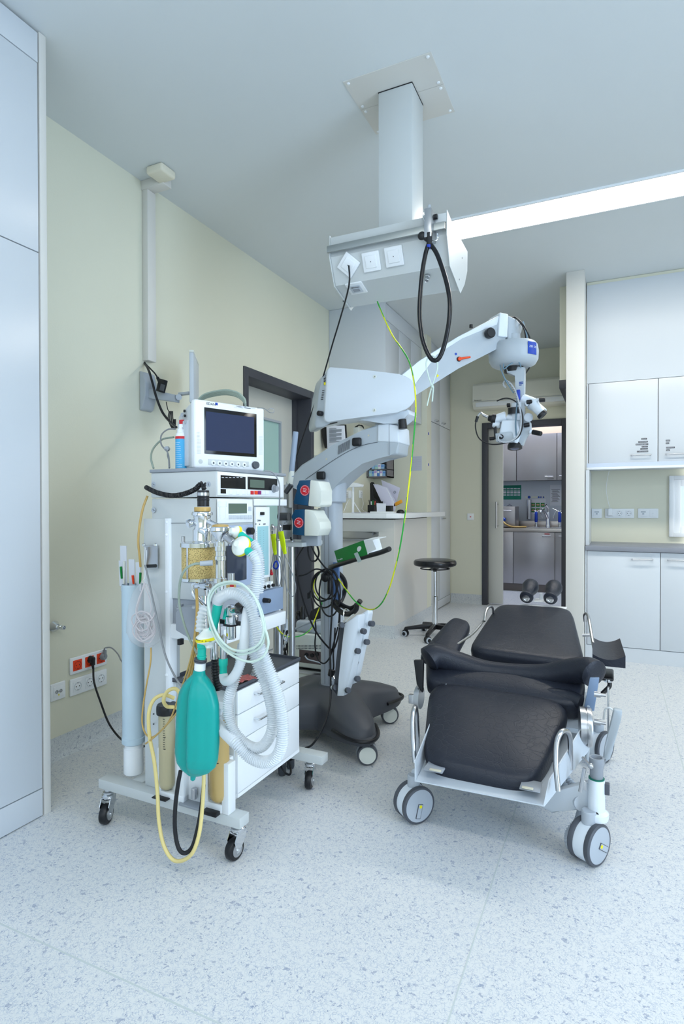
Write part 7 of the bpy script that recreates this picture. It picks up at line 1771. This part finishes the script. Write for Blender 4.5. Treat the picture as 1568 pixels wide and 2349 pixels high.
cb([(667, 1232, 2.28), (674, 1280, 2.32), (685, 1340, 2.36), (704, 1405, 2.42), (725, 1450, 2.5), (748, 1480, 2.56), (762, 1490, 2.6), (771, 1475, 2.62), (778, 1440, 2.62), (778, 1380, 2.6), (770, 1330, 2.58)], .0045, 'long black cord crossing in front of the column and turning back up')
cb([(714, 1372, 2.55), (718, 1400, 2.55), (724, 1440, 2.56), (722, 1480, 2.58), (728, 1510, 2.6), (742, 1522, 2.6), (756, 1508, 2.6), (764, 1480, 2.6), (776, 1430, 2.6), (778, 1400, 2.58)], .004, 'black cord drooping lower in front of the grey device')
cb([(762, 1350, 2.55), (761, 1400, 2.55), (757, 1480, 2.53), (758, 1560, 2.50), (757, 1610, 2.46), (748, 1650, 2.40), (735, 1680, 2.35), (716, 1708, 2.30), (700, 1716, 2.25)], .0048, 'black cord running down over the charcoal base to the floor')
h = cb([(768, 1440, 2.6), (766, 1480, 2.6), (764, 1500, 2.6), (765, 1530, 2.6), (762, 1540, 2.6)], .0042, 'black cord ending in a dangling mains plug at the column')
mb = MB(); mb.cyl(P(762, 1536, 2.58), P(758, 1552, 2.57), .018, .016, n=18, bev=.003); mb.build('plug', K['black'], h)
mb = MB(); mb.cyl(P(759, 1556, 2.565), P(761, 1563, 2.56), .0025, n=8); mb.cyl(P(764, 1551, 2.565), P(767, 1558, 2.56), .0025, n=8); mb.build('plug_pins', K['chrome'], h)
h = cb([(712, 1355, 2.55), (709, 1362, 2.55)], .004, 'small black appliance connector dangling left of the cable loops', 'connector'); MB().box(P(704, 1374, 2.54), P(712, 1358, 2.57), .003).build('connector_body', K['black'], h)
cb([(640, 1752, 2.2), (660, 1745, 2.2), (690, 1736, 2.22), (712, 1729, 2.25)], .0045, 'black cord on the floor behind the drawer unit')
cb([(657, 1736, 2.15), (666, 1760, 2.15), (665, 1776, 2.12), (655, 1774, 2.12), (646, 1762, 2.12), (636, 1745, 2.15)], .0045, 'small black cord loop on the floor behind the rear castor')
# foot pedal hung on black hooks
t = thing('foot_pedal', 'white foot control panel hung upright on the microscope column by black hooks', 'foot control', P(800, 1590, 2.5))
Yf = 2.46
def fp_(x, y, Y=Yf): return P(x, y, Y)
mb = MB(); mb.prism([fp_(x, y) for x, y in ((789, 1431), (818, 1410), (824, 1412), (820, 1440), (812, 1500), (800, 1560), (787, 1597), (772, 1597), (776, 1560), (782, 1500))], (.01, .05, 0), .004, 2); mb.build('pedal_plate', K['scopew'], t)
mb = MB(); mb.prism([fp_(x, y, Yf+.06) for x, y in ((820, 1413), (843, 1399), (845, 1408), (832, 1475), (818, 1545), (808, 1570), (800, 1570), (808, 1500))], (.01, .035, 0), .004, 2); mb.build('pedal_wing', K['scopew'], t)
mb = MB(); mb.prism([fp_(x, y, Yf+.03) for x, y in ((779, 1432), (790, 1430), (784, 1500), (774, 1597), (764, 1585), (770, 1520))], (0, .05, 0), .003, 2); mb.build('dark_rear_plate', K['dgrey'], t)
mb = MB(); mb.prism([fp_(x, y, Yf+.055) for x, y in ((822, 1462), (825, 1475), (818, 1500), (822, 1520), (812, 1545), (806, 1535), (815, 1490))], (0, .006, 0)); mb.build('rocker', K['grey'], t)
for x0, y0, x1, y1, d in ((840, 1430, 856, 1431, .07), (824, 1446, 837, 1449, .02), (833, 1472, 844, 1473, .07), (812, 1492, 823, 1494, .02), (812, 1557, 822, 1557, .06), (791, 1583, 800, 1584, .01), (776, 1434, 785, 1434, 0), (762, 1577, 770, 1577, .03)):
    a, b = fp_(x0, y0, Yf+d), fp_(x1, y1, Yf+d-.02); m_ = a.lerp(b, .45)
    k_ = MB().cyl(a, m_, .010, n=18).build('foot_stem', K['scopew'], t); MB().cyl(m_, b, .0135, n=20, bev=.002).build('rubber_foot', K['dgrey'], k_)
mb = MB()
mb.tube([P(763, 1383, 2.60), P(775, 1398, 2.56), P(790, 1408, 2.52), P(805, 1407, 2.49), (P(816, 1398, 2.47)), P(818, 1386, 2.46)], .0125, n=12)
mb.tube([P(770, 1380, 2.64), P(790, 1392, 2.6), P(805, 1396, 2.57), P(818, 1388, 2.55), P(826, 1378, 2.54)], .0125, n=12); mb.build('hanging_hook', K['black'], t)
mb = MB(); mb.tube([fp_(788, 1424), fp_(789, 1400, Yf+.02), fp_(797, 1399, Yf+.04), fp_(805, 1408, Yf+.03)], .004, n=8); mb.tube([fp_(791, 1426), fp_(806, 1412), fp_(812, 1409)], .003, n=6); mb.build('wire_bail', K['chrome'], t)
# ================================================================ TROLLEY BEHIND THE MACHINE
t = thing('steel_trolley', 'low steel trolley shelf carrying a grey appliance behind the drawer unit', 'trolley', P(710, 1560, 3.3))
def tr(x, y, Y): return P(x, y, Y)
s0 = P(700, 1548, 3.15); zsf = P(700, 1538, 3.1).z
xa, xb = P(655, 1540, 3.1).x, P(752, 1540, 3.1).x
mb = MB(); mb.box((xa, 3.1, zsf-.02), (xb, 3.5, zsf), .003); mb.build('shelf', K['steel'], t)
mb = MB(); mb.box((xa, 3.11, .07), (xb, 3.13, zsf-.02)); mb.build('lower_apron', K['ivory'], t)
for x_ in (xa+.02, xb-.02):
    for y_ in (3.13, 3.47): MB().lathe((x_, y_, 0), (0, 0, 1), [(.015, 0), (.02, .01), (.02, .04), (.01, .05), (.01, .08)], 16).build('castor', K['dgrey'], t)
t = gapp = thing('grey_appliance', 'beige grey motor appliance with vent grille standing on the trolley shelf', 'appliance', P(705, 1530, 3.15))
a, b = P(672, 1521, 3.12), P(748, 1459, 3.12)
mb = MB(); mb.box((a.x, 3.12, zsf+.008), (b.x, 3.36, b.z), .01, 3); mb.build('lower_case', K['ivory'], t)
a2, b2 = P(676, 1458, 3.14), P(748, 1430, 3.14); mb = MB(); mb.box((a2.x, 3.14, b.z), (b2.x, 3.34, b2.z), .02, 3); mb.build('upper_case', K['lightgrey'], t)
mb = MB()
for j in range(2):
    for i in range(18): q = P(681+i*3.2, 1482+j*5.5-i*.02, 3.1195); mb.box(q-V((.003, .0005, .005)), q+V((.001, 0, .005)))
mb.build('vent_slots', K['dgrey'], t)
pl_ = MB().box(P(686, 1519, 3.119), P(742, 1496, 3.12)).build('connector_plate', mat('brown plate', (92, 78, 78), .5), t)
for x, y in ((703, 1502), (716, 1503), (727, 1500)): MB().lathe(P(x, y, 3.118), (0, -1, 0), [(.012, 0), (.012, .008), (.006, .008), (.0001, .004)], 16).build('connector', K['black'], pl_)
for x, y, r, h_ in ((684, 1446, .017, .05), (694, 1425, .016, .08)): q = P(x, y, 3.2); q.z = b2.z; MB().lathe(q, (0, 0, 1), [(r*1.1, 0), (r*1.1, h_*.3), (r*.7, h_*.5), (r, h_*.8), (r*.6, h_), (.0001, h_)], 20).build('socket_knob', K['black'], t)
mb = MB(); mb.prism([P(x, y, 3.2) for x, y in ((701, 1432), (712, 1400), (728, 1393), (742, 1393), (742, 1428), (715, 1436))], (0, .1, 0), .01, 2); mb.build('black_handpiece_cradle', K['black'], t)
h = gl1 = thing('grey_lead', 'light grey lead plugged in the back of the trolley appliance', 'cord', P(700, 1505, 3.0)); MB().tube([P(x, y, 3.08) for x, y in ((699, 1504), (705, 1512), (718, 1516), (732, 1520), (745, 1524))], .004, n=8).build('lead', K['lightgrey'], h)
h = thing('hanging_cables', 'tangle of dark cables hanging left of the trolley appliance', 'cable', P(660, 1500, 3.0)); mb = MB(); rg = random.Random(9)
for k in range(8): x_ = 648+k*2.6; mb.tube([P(x_, 1445, 2.95), P(x_+rg.uniform(-4, 4), 1475, 2.95), P(x_+rg.uniform(-4, 6), 1500, 2.95), P(x_+8, 1520, 2.95)], .006, n=6)
mb.build('leads', K['cable'], h)
h = thing('grey_lead', 'light grey lead rising slantwise left of the trolley appliance', 'cord', P(645, 1500, 2.7)); MB().tube([P(640, 1500, 2.7), P(652, 1480, 2.7), P(664, 1462, 2.7), P(672, 1446, 2.7), P(700, 1432, 2.7), P(738, 1420, 2.7)], .005, n=8).build('lead', K['lightgrey'], h)

# cords and leads belong to the thing they are fixed to
for h in colc+[cc1]: adopt(h, scope)
for h in (wc1, wc2): adopt(h, mach)
for h in sigl: adopt(h, pmon)
for h in (pc4, cc5): adopt(h, marm)
adopt(gl1, gapp)
